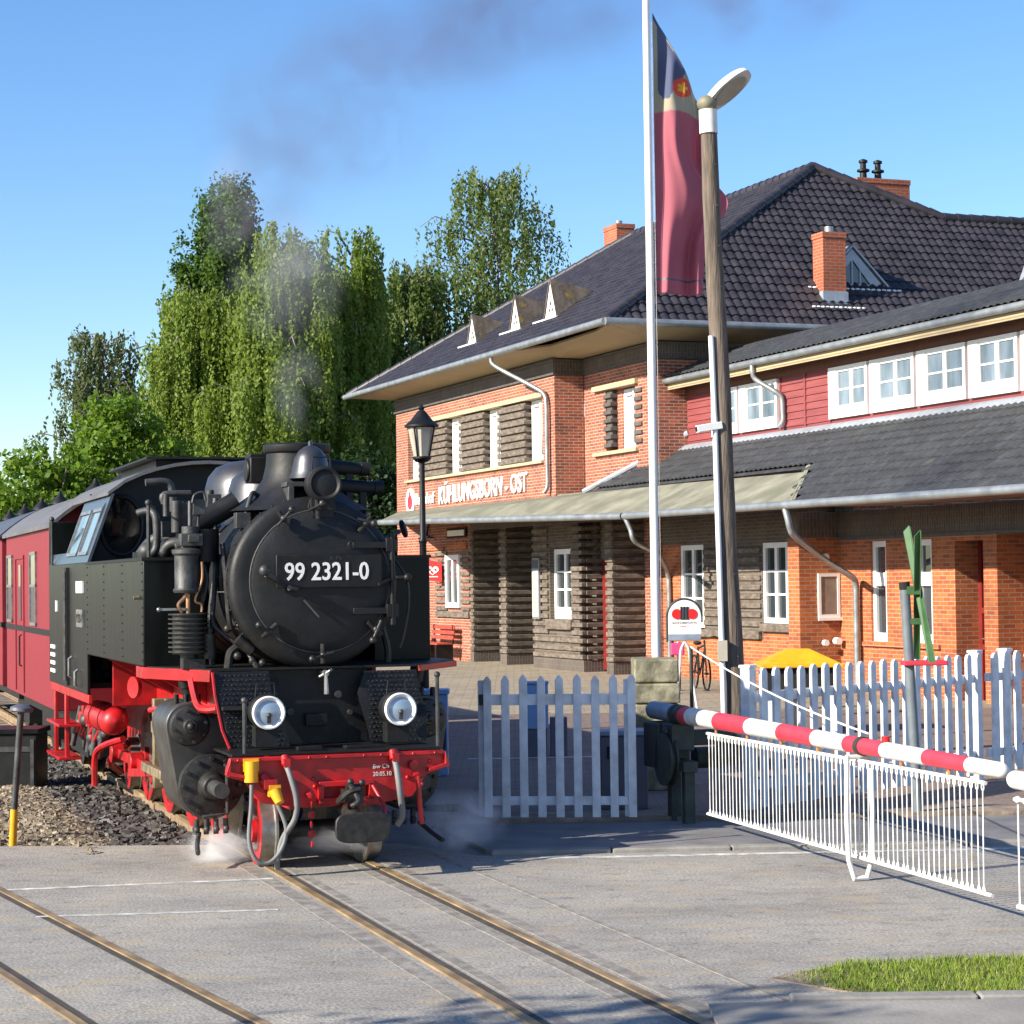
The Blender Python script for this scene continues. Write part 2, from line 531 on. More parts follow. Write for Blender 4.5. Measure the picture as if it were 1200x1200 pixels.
def asphalt_mat():
    m, t, b = new_mat("worn_asphalt")
    tc = N(t, "ShaderNodeTexCoord")
    big = N(t, "ShaderNodeTexNoise")
    big.inputs['Scale'].default_value = 0.7
    big.inputs['Detail'].default_value = 9
    big.inputs['Roughness'].default_value = 0.65
    mp = N(t, "ShaderNodeMapping")
    mp.inputs['Scale'].default_value = (0.8, 1.2, 1)
    t.links.new(tc.outputs['Object'], mp.inputs[0])
    t.links.new(mp.outputs[0], big.inputs['Vector'])
    r = ramp(t, [(0.28, (0.185, 0.168, 0.148)), (0.5, (0.265, 0.247, 0.22)), (0.72, (0.345, 0.315, 0.265))])
    t.links.new(big.outputs[0], r.inputs[0])
    fine = N(t, "ShaderNodeTexNoise")
    fine.inputs['Scale'].default_value = 45
    fine.inputs['Detail'].default_value = 6
    t.links.new(tc.outputs['Object'], fine.inputs['Vector'])
    fr = N(t, "ShaderNodeMapRange")
    fr.inputs['From Min'].default_value = 0.3
    fr.inputs['From Max'].default_value = 0.7
    fr.inputs['To Min'].default_value = 0.62
    fr.inputs['To Max'].default_value = 1.38
    t.links.new(fine.outputs[0], fr.inputs[0])
    sc = N(t, "ShaderNodeVectorMath", operation='SCALE')
    t.links.new(r.outputs[0], sc.inputs[0])
    t.links.new(fr.outputs[0], sc.inputs['Scale'])
    # cracks / tar seams
    vo = N(t, "ShaderNodeTexVoronoi", feature='DISTANCE_TO_EDGE')
    vo.inputs['Scale'].default_value = 0.45
    wn = N(t, "ShaderNodeTexNoise")
    wn.inputs['Scale'].default_value = 1.5
    t.links.new(tc.outputs['Object'], wn.inputs['Vector'])
    ad = N(t, "ShaderNodeVectorMath", operation='ADD')
    t.links.new(tc.outputs['Object'], ad.inputs[0])
    t.links.new(wn.outputs['Color'], ad.inputs[1])
    t.links.new(ad.outputs[0], vo.inputs['Vector'])
    cr = ramp(t, [(0.0, (0.86, 0.85, 0.85)), (0.008, (1, 1, 1))])
    t.links.new(vo.outputs['Distance'], cr.inputs[0])
    mul = N(t, "ShaderNodeVectorMath", operation='MULTIPLY')
    t.links.new(sc.outputs[0], mul.inputs[0])
    t.links.new(cr.outputs[0], mul.inputs[1])
    # sandy / yellowish patches
    sn = N(t, "ShaderNodeTexNoise")
    sn.inputs['Scale'].default_value = 2.3
    sn.inputs['Detail'].default_value = 6
    sp = N(t, "ShaderNodeMapping")
    sp.inputs['Location'].default_value = (7, 3, 0)
    sp.inputs['Scale'].default_value = (0.8, 1.6, 1)
    t.links.new(tc.outputs['Object'], sp.inputs[0])
    t.links.new(sp.outputs[0], sn.inputs['Vector'])
    sr = ramp(t, [(0.54, (0, 0, 0)), (0.72, (0.6, 0.6, 0.6))])
    t.links.new(sn.outputs[0], sr.inputs[0])
    ob = N(t, "ShaderNodeTexNoise")
    ob.inputs['Scale'].default_value = 5.5
    ob.inputs['Detail'].default_value = 7
    ob.inputs['Roughness'].default_value = 0.7
    om = N(t, "ShaderNodeMapping")
    om.inputs['Scale'].default_value = (1.0, 1.3, 1)
    om.inputs['Location'].default_value = (3, 9, 0)
    t.links.new(tc.outputs['Object'], om.inputs[0])
    t.links.new(om.outputs[0], ob.inputs['Vector'])
    orr = ramp(t, [(0.30, (0.5, 0.49, 0.48)), (0.42, (0.93, 0.93, 0.93)), (0.6, (1.05, 1.04, 1.03))])
    t.links.new(ob.outputs[0], orr.inputs[0])
    mul2 = N(t, "ShaderNodeVectorMath", operation='MULTIPLY')
    t.links.new(mul.outputs[0], mul2.inputs[0])
    t.links.new(orr.outputs[0], mul2.inputs[1])
    mul = mul2
    mx = N(t, "ShaderNodeMix", data_type='RGBA')
    t.links.new(sr.outputs[0], mx.inputs[0])
    t.links.new(mul.outputs[0], mx.inputs[6])
    mx.inputs[7].default_value = (0.36, 0.28, 0.17, 1)
    t.links.new(mx.outputs[2], b.inputs['Base Color'])
    b.inputs['Roughness'].default_value = 0.9
    bp = N(t, "ShaderNodeBump")
    bp.inputs['Distance'].default_value = 0.006
    t.links.new(fine.outputs[0], bp.inputs['Height'])
    t.links.new(bp.outputs[0], b.inputs['Normal'])
    return m


M['asphalt'] = asphalt_mat()
M['joint'] = mat("grimy_joint_asphalt", (0.235, 0.213, 0.185), 0.9, var=0.25, scale=9, stretch=(1, 0.8, 1), dirt=(0.13, 0.115, 0.1), bump=0.004, bscale=40)
M['pave'] = mat("pale_pavement", (0.24, 0.225, 0.2), 0.9, var=0.2, scale=2, bump=0.004, bscale=30)
M['sidewalk'] = mat("sidewalk_asphalt", (0.15, 0.145, 0.145), 0.9, var=0.25, scale=2.5, bump=0.004, bscale=40)
M['paver'] = brick_mat("forecourt_paver", (0.22, 0.155, 0.125), (0.17, 0.13, 0.11), (0.12, 0.1, 0.085), bw=0.22, rh=0.11, ms=0.008, stain=0.2)
M['plaza'] = brick_mat("pale_platform_paver", (0.31, 0.255, 0.18), (0.26, 0.22, 0.165), (0.2, 0.17, 0.13), bw=0.4, rh=0.4, ms=0.012, stain=0.2)
M['soil'] = mat("sandy_soil", (0.25, 0.19, 0.14), 0.95, var=0.35, scale=3, bump=0.02, bscale=12, dirt=(0.12, 0.1, 0.08))
M['stone_tan'] = leaf_mat("tan_ballast_stone", (0.06, 0.05, 0.038), (0.17, 0.135, 0.092), (0.29, 0.24, 0.165), 0.0)
M['stone_dark'] = leaf_mat("oily_ballast_stone", (0.025, 0.023, 0.022), (0.06, 0.055, 0.05), (0.12, 0.11, 0.10), 0.0)

# ------------------------------------------------------------------ frames
TY = radians(18.6)                                  # track direction
L_O = Vector((-1.54, 17.07, 0)) + Vector((cos(TY), sin(TY), 0)) * 0.045
BY = radians(20.96)                                 # station front direction
B_O = Vector((7.61, 36.21, 0))


def Lw(x, y, z=0.0):
    return L_O + Vector((cos(TY) * x - sin(TY) * y, sin(TY) * x + cos(TY) * y, z))


def Bw(x, y, z=0.0):
    return B_O + Vector((cos(BY) * x - sin(BY) * y, sin(BY) * x + cos(BY) * y, z))


# ================================================================== SETTING
g = MB().box(-1500, 1500, -60, 3000, -3.0, -0.13).build("ground", M['soil'])
grp(g, kind='structure')
ROAD_FAR_L, ROAD_FAR_R = 18.7, 17.72
road = MB()
# road slab: far edge steps at the track
trx = -1.6
road.prism([(-80, 11.35, 0), (80, 11.35, 0), (80, 20.5, 0), (4.2, 17.92, 0), (-0.3, 17.66, 0), (-1.0, 18.55, 0), (-4.5, 18.72, 0), (-80, 21.5, 0)], (0, 0, -0.12))
grp(road.build("road", M['asphalt']), kind='structure')
pv = MB().prism([(-80, -20, 0.002), (80, -20, 0.002), (80, 11.345, 0.002), (-80, 11.345, 0.002)], (0, 0, -0.12))
grp(pv.build("near_pavement", M['asphalt']), kind='structure')
kb = MB()
for i in range(12):
    x0 = 1.45 + i * 1.0
    kb.box(x0, x0 + 0.985, 11.36, 11.5, -0.05, 0.045)
grp(kb.build("kerb", M['kerb'], bevel=0.012), kind='structure')
pp = MB().box(1.0, 30, 10.2, 11.33, -0.1, 0.03)
grp(pp.build("footpath", M['pave']), kind='structure')
# far kerb and sidewalk
kb = MB()
ka, kc = Vector((-0.2, 17.68, 0)), Vector((9.0, 18.2, 0))
dirk = (kc - ka).normalized()
perp = Vector((-dirk.y, dirk.x, 0))
for i in range(9):
    a = ka + dirk * (i * 1.0)
    b = a + dirk * 0.985
    kb.prism([a + Vector((0, 0, 0.035)), b + Vector((0, 0, 0.035)), b + perp * 0.13 + Vector((0, 0, 0.035)), a + perp * 0.13 + Vector((0, 0, 0.035))], (0, 0, -0.1))
grp(kb.build("kerb", M['kerb'], bevel=0.012), kind='structure')
sw = MB().prism([(-0.25, 17.83, 0.028), (9.0, 18.36, 0.028), (9.4, 20.1, 0.028), (2.2, 19.75, 0.028), (-0.75, 19.75, 0.028)], (0, 0, -0.12))
grp(sw.build("sidewalk", M['sidewalk']), kind='structure')
# forecourt
p0, p1 = Lw(1.15, 3.2), Lw(1.15, 22)
fc = MB().prism([(-0.78, 19.76, 0.0), (2.2, 19.76, 0.0), (9.4, 20.11, 0), (30, 20.1, 0), (30, 36, 0), (p1.x + 4, 36, 0), (p1.x, p1.y, 0)], (0, 0, -0.12))
grp(fc.build("forecourt", M['paver']), kind='structure')
q0 = Lw(1.3, 20.6)
fc = MB().prism([(p1.x, p1.y + 0.01, 0.0), (p1.x + 4, 36.01, 0), (30, 36.01, 0), (30, 110, 0), Lw(1.2, 110)], (0, 0, -0.12))
grp(fc.build("platform", M['plaza']), kind='structure')
ci = MB().prism([Lw(0.55, 0.2, -0.006), (0.3, 17.4, -0.006), (0.2, 20.3, -0.006), Lw(1.3, 4.4, -0.006), Lw(0.55, 4.4, -0.006)], (0, 0, -0.1))
grp(ci.build("crossing_pavement", M['sidewalk']), kind='structure')
dirt = MB().prism([(-0.7, 19.72, 0.062), (5.0, 19.9, 0.062), (5.0, 20.5, 0.062), (-0.7, 20.3, 0.062)], (0, 0, -0.08))
grp(dirt.build("dirt_strip", M['soil']), kind='structure')

# painted lines on the road
ln = MB()


def ribbon(mb, a, b, wd, z):
    a, b = Vector(a), Vector(b)
    d = (b - a).normalized()
    n = Vector((-d.y, d.x, 0)) * wd / 2
    mb.prism([a + n + Vector((0, 0, z)), b + n + Vector((0, 0, z)), b - n + Vector((0, 0, z)), a - n + Vector((0, 0, z))], (0, 0, -0.003))


ribbon(ln, (-6.0, 15.55, 0), (-1.87, 16.45, 0), 0.07, 0.005)
ribbon(ln, (-3.3, 14.72, 0), (-1.66, 14.9, 0), 0.05, 0.005)
ribbon(ln, (0.2, 17.45, 0), (9.0, 17.95, 0), 0.10, 0.005)
ribbon(ln, (-0.6, 27.1, 0), (1.6, 27.3, 0), 0.14, 0.005)
grp(ln.build("road_marking", mat("worn_road_paint", (0.5, 0.49, 0.46), 0.8, var=0.3, scale=8, dirt=(0.2, 0.19, 0.18))), kind='structure')

# track of the locomotive
tr = thing("railway_track", "narrow gauge railway track under the black locomotive crossing the road", "railway track", (0, 0, 0))
tr.location = L_O
tr.rotation_euler = (0, 0, TY)
gx = [-0.455, 0.365]
for x in gx:
    r = MB().box(x - 0.032, x + 0.032, -14, 1.75, -0.1, 0.012)
    r.box(x - 0.032, x + 0.032, 1.75, 60, -0.02, 0.012)
    r.build("rail", M['rail'], tr, bevel=0.004)
    r = MB().box(x - 0.014, x + 0.014, 1.8, 60, -0.12, -0.02).box(x - 0.055, x + 0.055, 1.8, 60, -0.13, -0.105)
    r.build("rail_web", M['railside'], tr)
    s = 1 if x < 0 else -1
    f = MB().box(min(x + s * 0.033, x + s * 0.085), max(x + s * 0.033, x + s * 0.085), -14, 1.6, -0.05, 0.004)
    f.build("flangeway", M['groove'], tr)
for x, wd in ((-0.60, 0.12), (0.50, 0.10), (-0.3, 0.08), (0.22, 0.08)):
    MB().box(x - wd / 2, x + wd / 2, -14, 1.6, -0.05, 0.0035).build("joint_fill", M['joint'], tr)
MB().box(0.98, 1.02, -14, 0.6, -0.05, 0.0035).build("joint_fill", M['joint'], tr)
sl = MB()
for i in range(60):
    sl.box(-0.85, 0.78, 2.0 + i * 0.65, 2.22 + i * 0.65, -0.24, -0.128)
sl.build("sleepers", M['sleeper'], tr)["kind"] = "stuff"
# second track on the left
sa, sb = Vector((-3.87, 16.05, 0)), Vector((-1.36, 11.15, 0))
yaw2 = atan2(-(sa - sb).x, (sa - sb).y)
t2 = thing("railway_track", "second railway track embedded in the asphalt at the bottom left", "railway track", sb, yaw2)
for x in (0.0, -0.82):
    MB().box(x - 0.03, x + 0.03, -14, 9, -0.1, 0.012).build("rail", M['rail'], t2, bevel=0.004)
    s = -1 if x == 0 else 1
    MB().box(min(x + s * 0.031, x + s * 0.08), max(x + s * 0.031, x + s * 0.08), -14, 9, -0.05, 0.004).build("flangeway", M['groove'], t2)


# ballast stones
def stones(name, n, fx, size, m, kind='stuff'):
    vs = np.zeros((n, 8, 3))
    base = np.array([[-1, -1, -1], [1, -1, -1], [1, 1, -1], [-1, 1, -1], [-1, -1, 1], [1, -1, 1], [1, 1, 1], [-1, 1, 1]], float)
    for i in range(n):
        p = fx()
        s = size * random.uniform(0.5, 1.3)
        q = base * np.array([random.uniform(.6, 1.2), random.uniform(.6, 1.2), random.uniform(.5, 0.9)]) + rng.uniform(-.35, .35, (8, 3))
        a = random.uniform(0, 2 * pi)
        c, sn_ = cos(a), sin(a)
        tilt = random.uniform(-.6, .6)
        R1 = np.array([[c, -sn_, 0], [sn_, c, 0], [0, 0, 1]])
        R2 = np.array([[1, 0, 0], [0, cos(tilt), -sin(tilt)], [0, sin(tilt), cos(tilt)]])
        vs[i] = (q @ R1.T @ R2.T) * s * 0.5 + np.array(p)
    me = bpy.data.meshes.new(name)
    fb = np.array([[0, 3, 2, 1], [4, 5, 6, 7], [0, 1, 5, 4], [1, 2, 6, 5], [2, 3, 7, 6], [3, 0, 4, 7]])
    faces = (fb[None] + (np.arange(n) * 8)[:, None, None]).reshape(-1, 4)
    me.from_pydata(vs.reshape(-1, 3).tolist(), [], faces.tolist())
    me.materials.append(m)
    o = bpy.data.objects.new(name, me)
    COL.objects.link(o)
    grp(o, kind=kind)
    return o


def bal_dark():
    y = 1.7 + random.random() ** 1.3 * 16
    x = random.uniform(-1.5, -0.5) if random.random() < .75 else random.uniform(-0.5, 1.1)
    if x > -0.5 and abs(x - 0.365) < 0.05: x += 0.1
    p = Lw(x, y)
    z = -0.12 + 0.04 * random.random() + (0.03 if x < -0.6 else 0)
    return (p.x, p.y, z)


def bal_tan():
    y = 1.6 + random.random() ** 1.2 * 12
    x = -1.25 - abs(random.gauss(0, 0.5))
    p = Lw(x, y)
    return (p.x, p.y, -0.13 + 0.09 * max(0, 1 - abs(x + 1.65) / 0.6) + random.uniform(0, 0.03))


stones("ballast", 8500, bal_dark, 0.055, M['stone_dark'])
stones("ballast", 15000, bal_tan, 0.042, M['stone_tan'])


def soil_st():
    return (random.uniform(-7.5, -3.2), random.uniform(18.8, 26), -0.125)


stones("gravel", 1500, soil_st, 0.03, M['stone_tan'])

# grass verge
gp = [(1.42, 12.12), (1.6, 12.3), (1.75, 12.38), (1.95, 12.56), (2.2, 12.56), (2.6, 12.68), (2.9, 12.64), (3.4, 12.75), (6.0, 12.9), (6.0, 11.52), (2.4, 11.52), (1.95, 11.6), (1.75, 11.75)]
vg = MB().prism([(x, y, 0.008) for x, y in gp], (0, 0, -0.05))
grp(vg.build("verge_soil", M['soil']), kind='structure')


def inpoly(x, y, poly):
    c = False
    n = len(poly)
    for i in range(n):
        x1, y1 = poly[i]
        x2, y2 = poly[(i + 1) % n]
        if (y1 > y) != (y2 > y) and x < (x2 - x1) * (y - y1) / (y2 - y1) + x1:
            c = not c
    return c


gv, gf = [], []
cnt = 0
while cnt < 30000:
    x, y = random.uniform(1.3, 6), random.uniform(11.5, 12.9)
    if not inpoly(x, y, gp): continue
    edge = min(1, max(0.0, (x - 1.5) / 0.3))
    if random.random() > 0.15 + 0.85 * edge: continue
    cnt += 1
    h = random.uniform(0.015, 0.05) * (0.6 + 0.5 * edge) * random.uniform(.7, 1.3)
    a = random.uniform(0, 2 * pi)
    lx, ly = random.uniform(-.03, .03), random.uniform(-.03, .03)
    dx, dy = cos(a) * 0.005, sin(a) * 0.005
    b = len(gv)
    gv += [(x - dx, y - dy, 0.0), (x + dx, y + dy, 0.0), (x + lx, y + ly, h)]
    gf.append((b, b + 1, b + 2))
me = bpy.data.meshes.new("grass")
me.from_pydata(gv, [], gf)
me.materials.append(M['grass'])
go = bpy.data.objects.new("grass", me)
COL.objects.link(go)
grp(go, kind='stuff')


# ================================================================== LOCOMOTIVE
loco = thing("steam_locomotive", "black and red steam locomotive with white headlamps standing at the road crossing", "locomotive", L_O, TY)
BC = 2.27                                            # boiler axis height


def P(mb, name, m, parent=None, smooth=True, bevel=0.0):
    return mb.build(name, M[m] if isinstance(m, str) else m, parent or loco, smooth, bevel)


# --- main frame
fr = MB()
for s in (-1, 1):
    fr.prism([(s * 0.34, -0.3, 0.5), (s * 0.34, 8.3, 0.5), (s * 0.34, 8.3, 1.12), (s * 0.34, 6.0, 1.12), (s * 0.34, 1.2, 1.3), (s * 0.34, 0.9, 0.92), (s * 0.34, -0.3, 0.9)], (s * 0.04, 0, 0))
fr.box(-0.34, 0.34, 0.9, 1.6, 0.75, 1.25).box(-0.34, 0.34, 4.2, 4.5, 0.6, 1.1).box(-0.34, 0.34, 7.2, 7.5, 0.55, 1.1)
P(fr, "main_frame", 'red', bevel=0.006)
# --- buffer beam
bb = MB()
out = [(-0.86, 0.925), (0.86, 0.925), (0.88, 0.82), (0.86, 0.78), (0.72, 0.74), (0.60, 0.57), (0.3, 0.52), (-0.3, 0.52), (-0.62, 0.57), (-0.74, 0.74), (-0.87, 0.78), (-0.89, 0.82)]
bb.prism([(x, -0.35, z) for x, z in out], (0, 0.035, 0))
for s in (-1, 1):                                    # folded end flanges
    bb.prism([(s * 0.86, -0.35, 0.92), (s * 0.90, -0.35, 0.80), (s * 0.72, -0.35, 0.76), (s * 0.72, -0.35, 0.785), (s * 0.86, -0.35, 0.825)], (0, -0.06, 0))
bb.box(-0.86, 0.86, -0.385, -0.35, 0.895, 0.925)
for x in (-0.8, -0.66, -0.24, -0.1, 0.2, 0.34, 0.6, 0.78):
    bb.sphere((x, -0.385, 0.908), 0.012, 8, 5)
for x, z in ((-0.2, 0.74), (-0.19, 0.68), (0.56, 0.72), (0.74, 0.84), (-0.25, 0.62), (0.68, 0.66)):
    bb.sphere((x, -0.352, z), 0.018, 8, 5)
beam = P(bb, "buffer_beam", 'red', bevel=0.005)
text("Bw Cb", 0.035, 0.13, (0.28, -0.3535, 0.80), (1, 0, 0), (0, 0, 1), 0.001, M['oldwhite'], "lettering", beam)
text("20.05.10", 0.035, 0.15, (0.28, -0.3535, 0.74), (1, 0, 0), (0, 0, 1), 0.001, M['oldwhite'], "lettering", beam)
# front deck
dk = MB().box(-0.84, 0.84, -0.34, 0.42, 0.93, 0.95)
dk.box(-0.45, 0.45, 0.46, 0.8, 0.95, 1.56)
dk.prism([(-0.36, 0.34, 0.955), (-0.26, 0.34, 0.955), (-0.30, 0.46, 1.5), (-0.38, 0.46, 1.5)], (0, 0.012, 0)).box(-0.08, 0.1, 0.40, 0.46, 1.1, 1.2)
dk.box(-0.3, -0.1, -0.25, -0.15, 0.95, 0.985).box(0.1, 0.4, -0.2, -0.1, 0.95, 0.975)
P(dk, "front_deck", 'black', bevel=0.004)
# saddle details: turning handle under the smokebox
hd = MB().tube([(0.02, 0.34, 1.5), (0.12, 0.30, 1.56)], 0.012).tube([(0.07, 0.32, 1.53), (0.075, 0.32, 1.36)], [0.014, 0.022]).cyl((0.07, 0.47, 1.53), (0.07, 0.31, 1.53), 0.025)
P(hd, "smokebox_drain", 'steel')
for c_, r_ in (((-0.2, 1.22), 0.03), ((0.3, 1.2), 0.02), ((0.2, 1.35), 0.03)):
    P(MB().cyl((c_[0], 0.47, c_[1]), (c_[0], 0.43, c_[1]), r_), "inspection_cap", 'greymetal')


# tread plates
def tread(s):
    t = MB()
    if s < 0:
        a = [(-0.86, 0.34, 1.56), (-0.40, 0.34, 1.56), (-0.38, 0.31, 1.37), (-0.34, 0.30, 1.34), (-0.26, 0.2, 0.955), (-0.74, 0.2, 0.955), (-0.80, 0.25, 1.1)]
    else:
        a = [(0.40, 0.34, 1.54), (0.84, 0.34, 1.54), (0.86, 0.31, 1.37), (0.90, 0.25, 1.2), (0.88, 0.2, 0.955), (0.42, 0.2, 0.955), (0.33, 0.3, 1.36)]
    t.prism(a, (0, 0.012, 0))
    o = P(t, "tread_plate", 'black', smooth=False)
    d = MB()
    for i in range(13):
        for j in range(16):
            z = 1.53 - j * 0.037
            fr_ = (1.56 - z) / 0.6
            y = 0.34 - 0.14 * fr_
            x0, x1 = (-0.85 + 0.1 * fr_, -0.41 + 0.13 * fr_) if s < 0 else (0.41 - 0.02 * fr_, 0.83 + 0.04 * fr_)
            x = x0 + (i + 0.5 * (j % 2)) * 0.036 + 0.02
            if x > x1 - 0.015 or (1.4 < z and i < 0): continue
            a = 0.6 if (i + j) % 2 else -0.6
            dx, dz = cos(a) * 0.012, sin(a) * 0.012
            d.prism([(x - dx, y - 0.003, z - dz), (x + dz * .25, y - 0.007, z - dx * .25), (x + dx, y - 0.003, z + dz), (x - dz * .25, y - 0.007, z + dx * .25)], (0, 0.006, 0))
    P(d, "tread_pattern", 'greymetal', o, smooth=False)
    if s < 0:
        e = MB().tube([(-0.86, 0.325, 1.56), (-0.845, 0.3, 1.38), (-0.80, 0.24, 1.1), (-0.75, 0.19, 0.955)], 0.013, 6)
        P(e, "edge_trim", 'red', o)
    # toe hold
    h = MB().box(x0 * 0 + (-0.80 if s < 0 else 0.62), (-0.60 if s < 0 else 0.82), 0.2, 0.27, 1.26, 1.285)
    P(h, "foot_step", 'darksteel', o)


tread(-1)
tread(1)


# headlights
def headlight(x, z, y0, r, white=True):
    h = MB()
    h.lathe([(0.0, 0.26), (r * 0.8, 0.25), (r * 0.98, 0.17), (r, 0.05), (r * 1.08, 0.03), (r * 1.08, 0.0), (r * 0.98, -0.01)], (x, y0, z), (0, 1, 0), 32)
    h.box(x - 0.09, x + 0.09, y0 + 0.06, y0 + 0.2, z - 0.27, z - r * 0.8)
    h.tube([(x - 0.08, y0 + 0.1, z + r * .9), (x - 0.07, y0 + 0.1, z + r + 0.09), (x + 0.07, y0 + 0.1, z + r + 0.09), (x + 0.08, y0 + 0.1, z + r * .9)], 0.007, 6)
    o = P(h, "headlight", 'black_matte')
    rg = MB().lathe([(r * 0.98, -0.012), (r * 0.98, -0.03), (r * 0.9, -0.035), (r * 0.72, -0.015), (r * 0.7, -0.005), (r * 0.7, 0.0)], (x, y0, z), (0, 1, 0), 36)
    P(rg, "rim", 'white' if white else 'black_matte', o)
    ln_ = MB().lathe([(0.0, -0.033), (r * 0.35, -0.03), (r * 0.74, -0.016), (r * 0.74, -0.004), (0, -0.003)], (x, y0, z), (0, 1, 0), 28)
    P(ln_, "lens", 'lens' if white else 'black_matte', o)
    if not white: return o
    b = MB().sphere((x, y0 - 0.032, z - 0.02), r * 0.16, 10, 6).box(x - 0.015, x + 0.015, y0 - 0.036, y0 - 0.02, z - r * 0.6, z - 0.03)
    P(b, "bulb", 'greymetal', o)
    return o


headlight(-0.50, 1.25, -0.1, 0.135)
headlight(0.575, 1.245, -0.1, 0.135)
# stanchions on the deck
for x, zt in ((-0.72, 1.36), (0.845, 1.52)):
    s = MB().tube([(x, -0.25, 0.95), (x, -0.25, zt)], 0.016).sphere((x, -0.25, zt), 0.026)
    P(s, "stanchion", 'greymetal')
# --- coupler
cp = MB()
pts = []
for a in range(0, 360, 15):
    c, s = cos(radians(a)), sin(radians(a))
    pts.append((0.065 + (abs(c) ** .5) * (1 if c > 0 else -1) * 0.215, -0.86, 0.40 + (abs(s) ** .55) * (1 if s > 0 else -1) * 0.115))
cp.prism(pts, (0, 0.04, 0))
cp.cyl((0.065, -0.82, 0.42), (0.065, -0.3, 0.5), 0.06, 0.07)
P(cp, "centre_buffer", 'darksteel', bevel=0.008)
dh = MB()
dh.tube(smoothpath([(0.0, -0.45, 0.6), (-0.06, -0.6, 0.58), (0.0, -0.7, 0.66), (0.08, -0.72, 0.68)]), 0.022)
dh.tube(smoothpath([(0.08, -0.45, 0.66), (0.03, -0.62, 0.70), (0.06, -0.75, 0.6), (0.0, -0.75, 0.55)]), 0.024)
dh.cyl((0.0, -0.6, 0.68), (0.12, -0.6, 0.68), 0.03).sphere((0.03, -0.62, 0.73), 0.028).sphere((0.12, -0.62, 0.72), 0.028).cbox((0.06, -0.55, 0.62), (0.14, 0.18, 0.09))
P(dh, "draw_hook", 'darksteel')
rb = MB()
for z in (0.70, 0.57):
    rb.box(-0.17, 0.27, -0.42, -0.352, z - 0.02, z + 0.02)
rb.box(-0.17, -0.13, -0.42, -0.352, 0.57, 0.7).box(0.23, 0.27, -0.42, -0.352, 0.57, 0.7)
rb.tube([(0.25, -0.45, 0.68), (0.32, -0.55, 0.52), (0.3, -0.6, 0.45)], 0.018)
P(rb, "coupler_bracket", 'red', bevel=0.004)
ch = MB()
for i in range(6):
    z = 0.62 - i * 0.075
    ch.lathe([(0.018, -0.008), (0.03, -0.004), (0.03, 0.004), (0.018, 0.008)], (-0.235, -0.42, z), (1, 0, 0) if i % 2 else (0, 1, 0), 10)
P(ch, "safety_chain", 'red')


# --- hoses
def hose(name, pts, r, m, ends=True):
    h = MB().tube(smoothpath(pts, 6), r, 10)
    o = P(h, name, m)
    if ends:
        e = MB().cyl(pts[0], (pts[0][0], pts[0][1] + 0.05, pts[0][2] + 0.06), r * 1.5).cbox((pts[0][0], pts[0][1] - 0.01, pts[0][2] + 0.02), (0.05, 0.06, 0.06))
        P(e, "coupling_head", 'red', o)
    return o


hose("brake_hose", [(-0.43, -0.42, 0.86), (-0.41, -0.47, 0.78), (-0.37, -0.5, 0.6), (-0.38, -0.48, 0.45), (-0.46, -0.42, 0.3), (-0.5, -0.4, 0.14), (-0.5, -0.38, 0.06)], 0.023, 'rubber')
hose("brake_hose", [(0.44, -0.42, 0.87), (0.445, -0.47, 0.78), (0.46, -0.5, 0.6), (0.48, -0.48, 0.44), (0.45, -0.44, 0.36)], 0.025, 'rubber')
v = MB().tube([(0.57, -0.44, 0.74), (0.62, -0.45, 0.75), (0.66, -0.44, 0.73)], 0.02).tube([(0.62, -0.45, 0.74), (0.63, -0.46, 0.5), (0.65, -0.44, 0.36)], 0.02).cyl((0.6, -0.36, 0.82), (0.6, -0.41, 0.82), 0.035)
P(v, "heating_valve", 'red')
yl = MB().cyl((-0.70, -0.4, 0.74), (-0.70, -0.4, 0.9), 0.055, 0.05)
yl.box(-0.76, -0.64, -0.4, -0.35, 0.82, 0.92)
o = P(yl, "heating_plug", 'yellow')
hose("plug_cable", [(-0.70, -0.41, 0.72), (-0.71, -0.43, 0.55), (-0.73, -0.44, 0.3), (-0.68, -0.45, 0.15), (-0.58, -0.45, 0.12), (-0.48, -0.45, 0.22), (-0.44, -0.44, 0.38), (-0.5, -0.42, 0.56)], 0.017, 'rubber', False)
cock = MB().cbox((-0.53, -0.43, 0.67), (0.09, 0.08, 0.09)).cyl((-0.53, -0.45, 0.67), (-0.5, -0.5, 0.58), 0.05, 0.035)
P(cock, "air_cock", 'yellow')
cock = MB().cbox((-0.56, -0.41, 0.72), (0.1, 0.1, 0.07)).cyl((-0.56, -0.4, 0.7), (-0.6, -0.36, 0.78), 0.045)
P(cock, "air_cock", 'red')

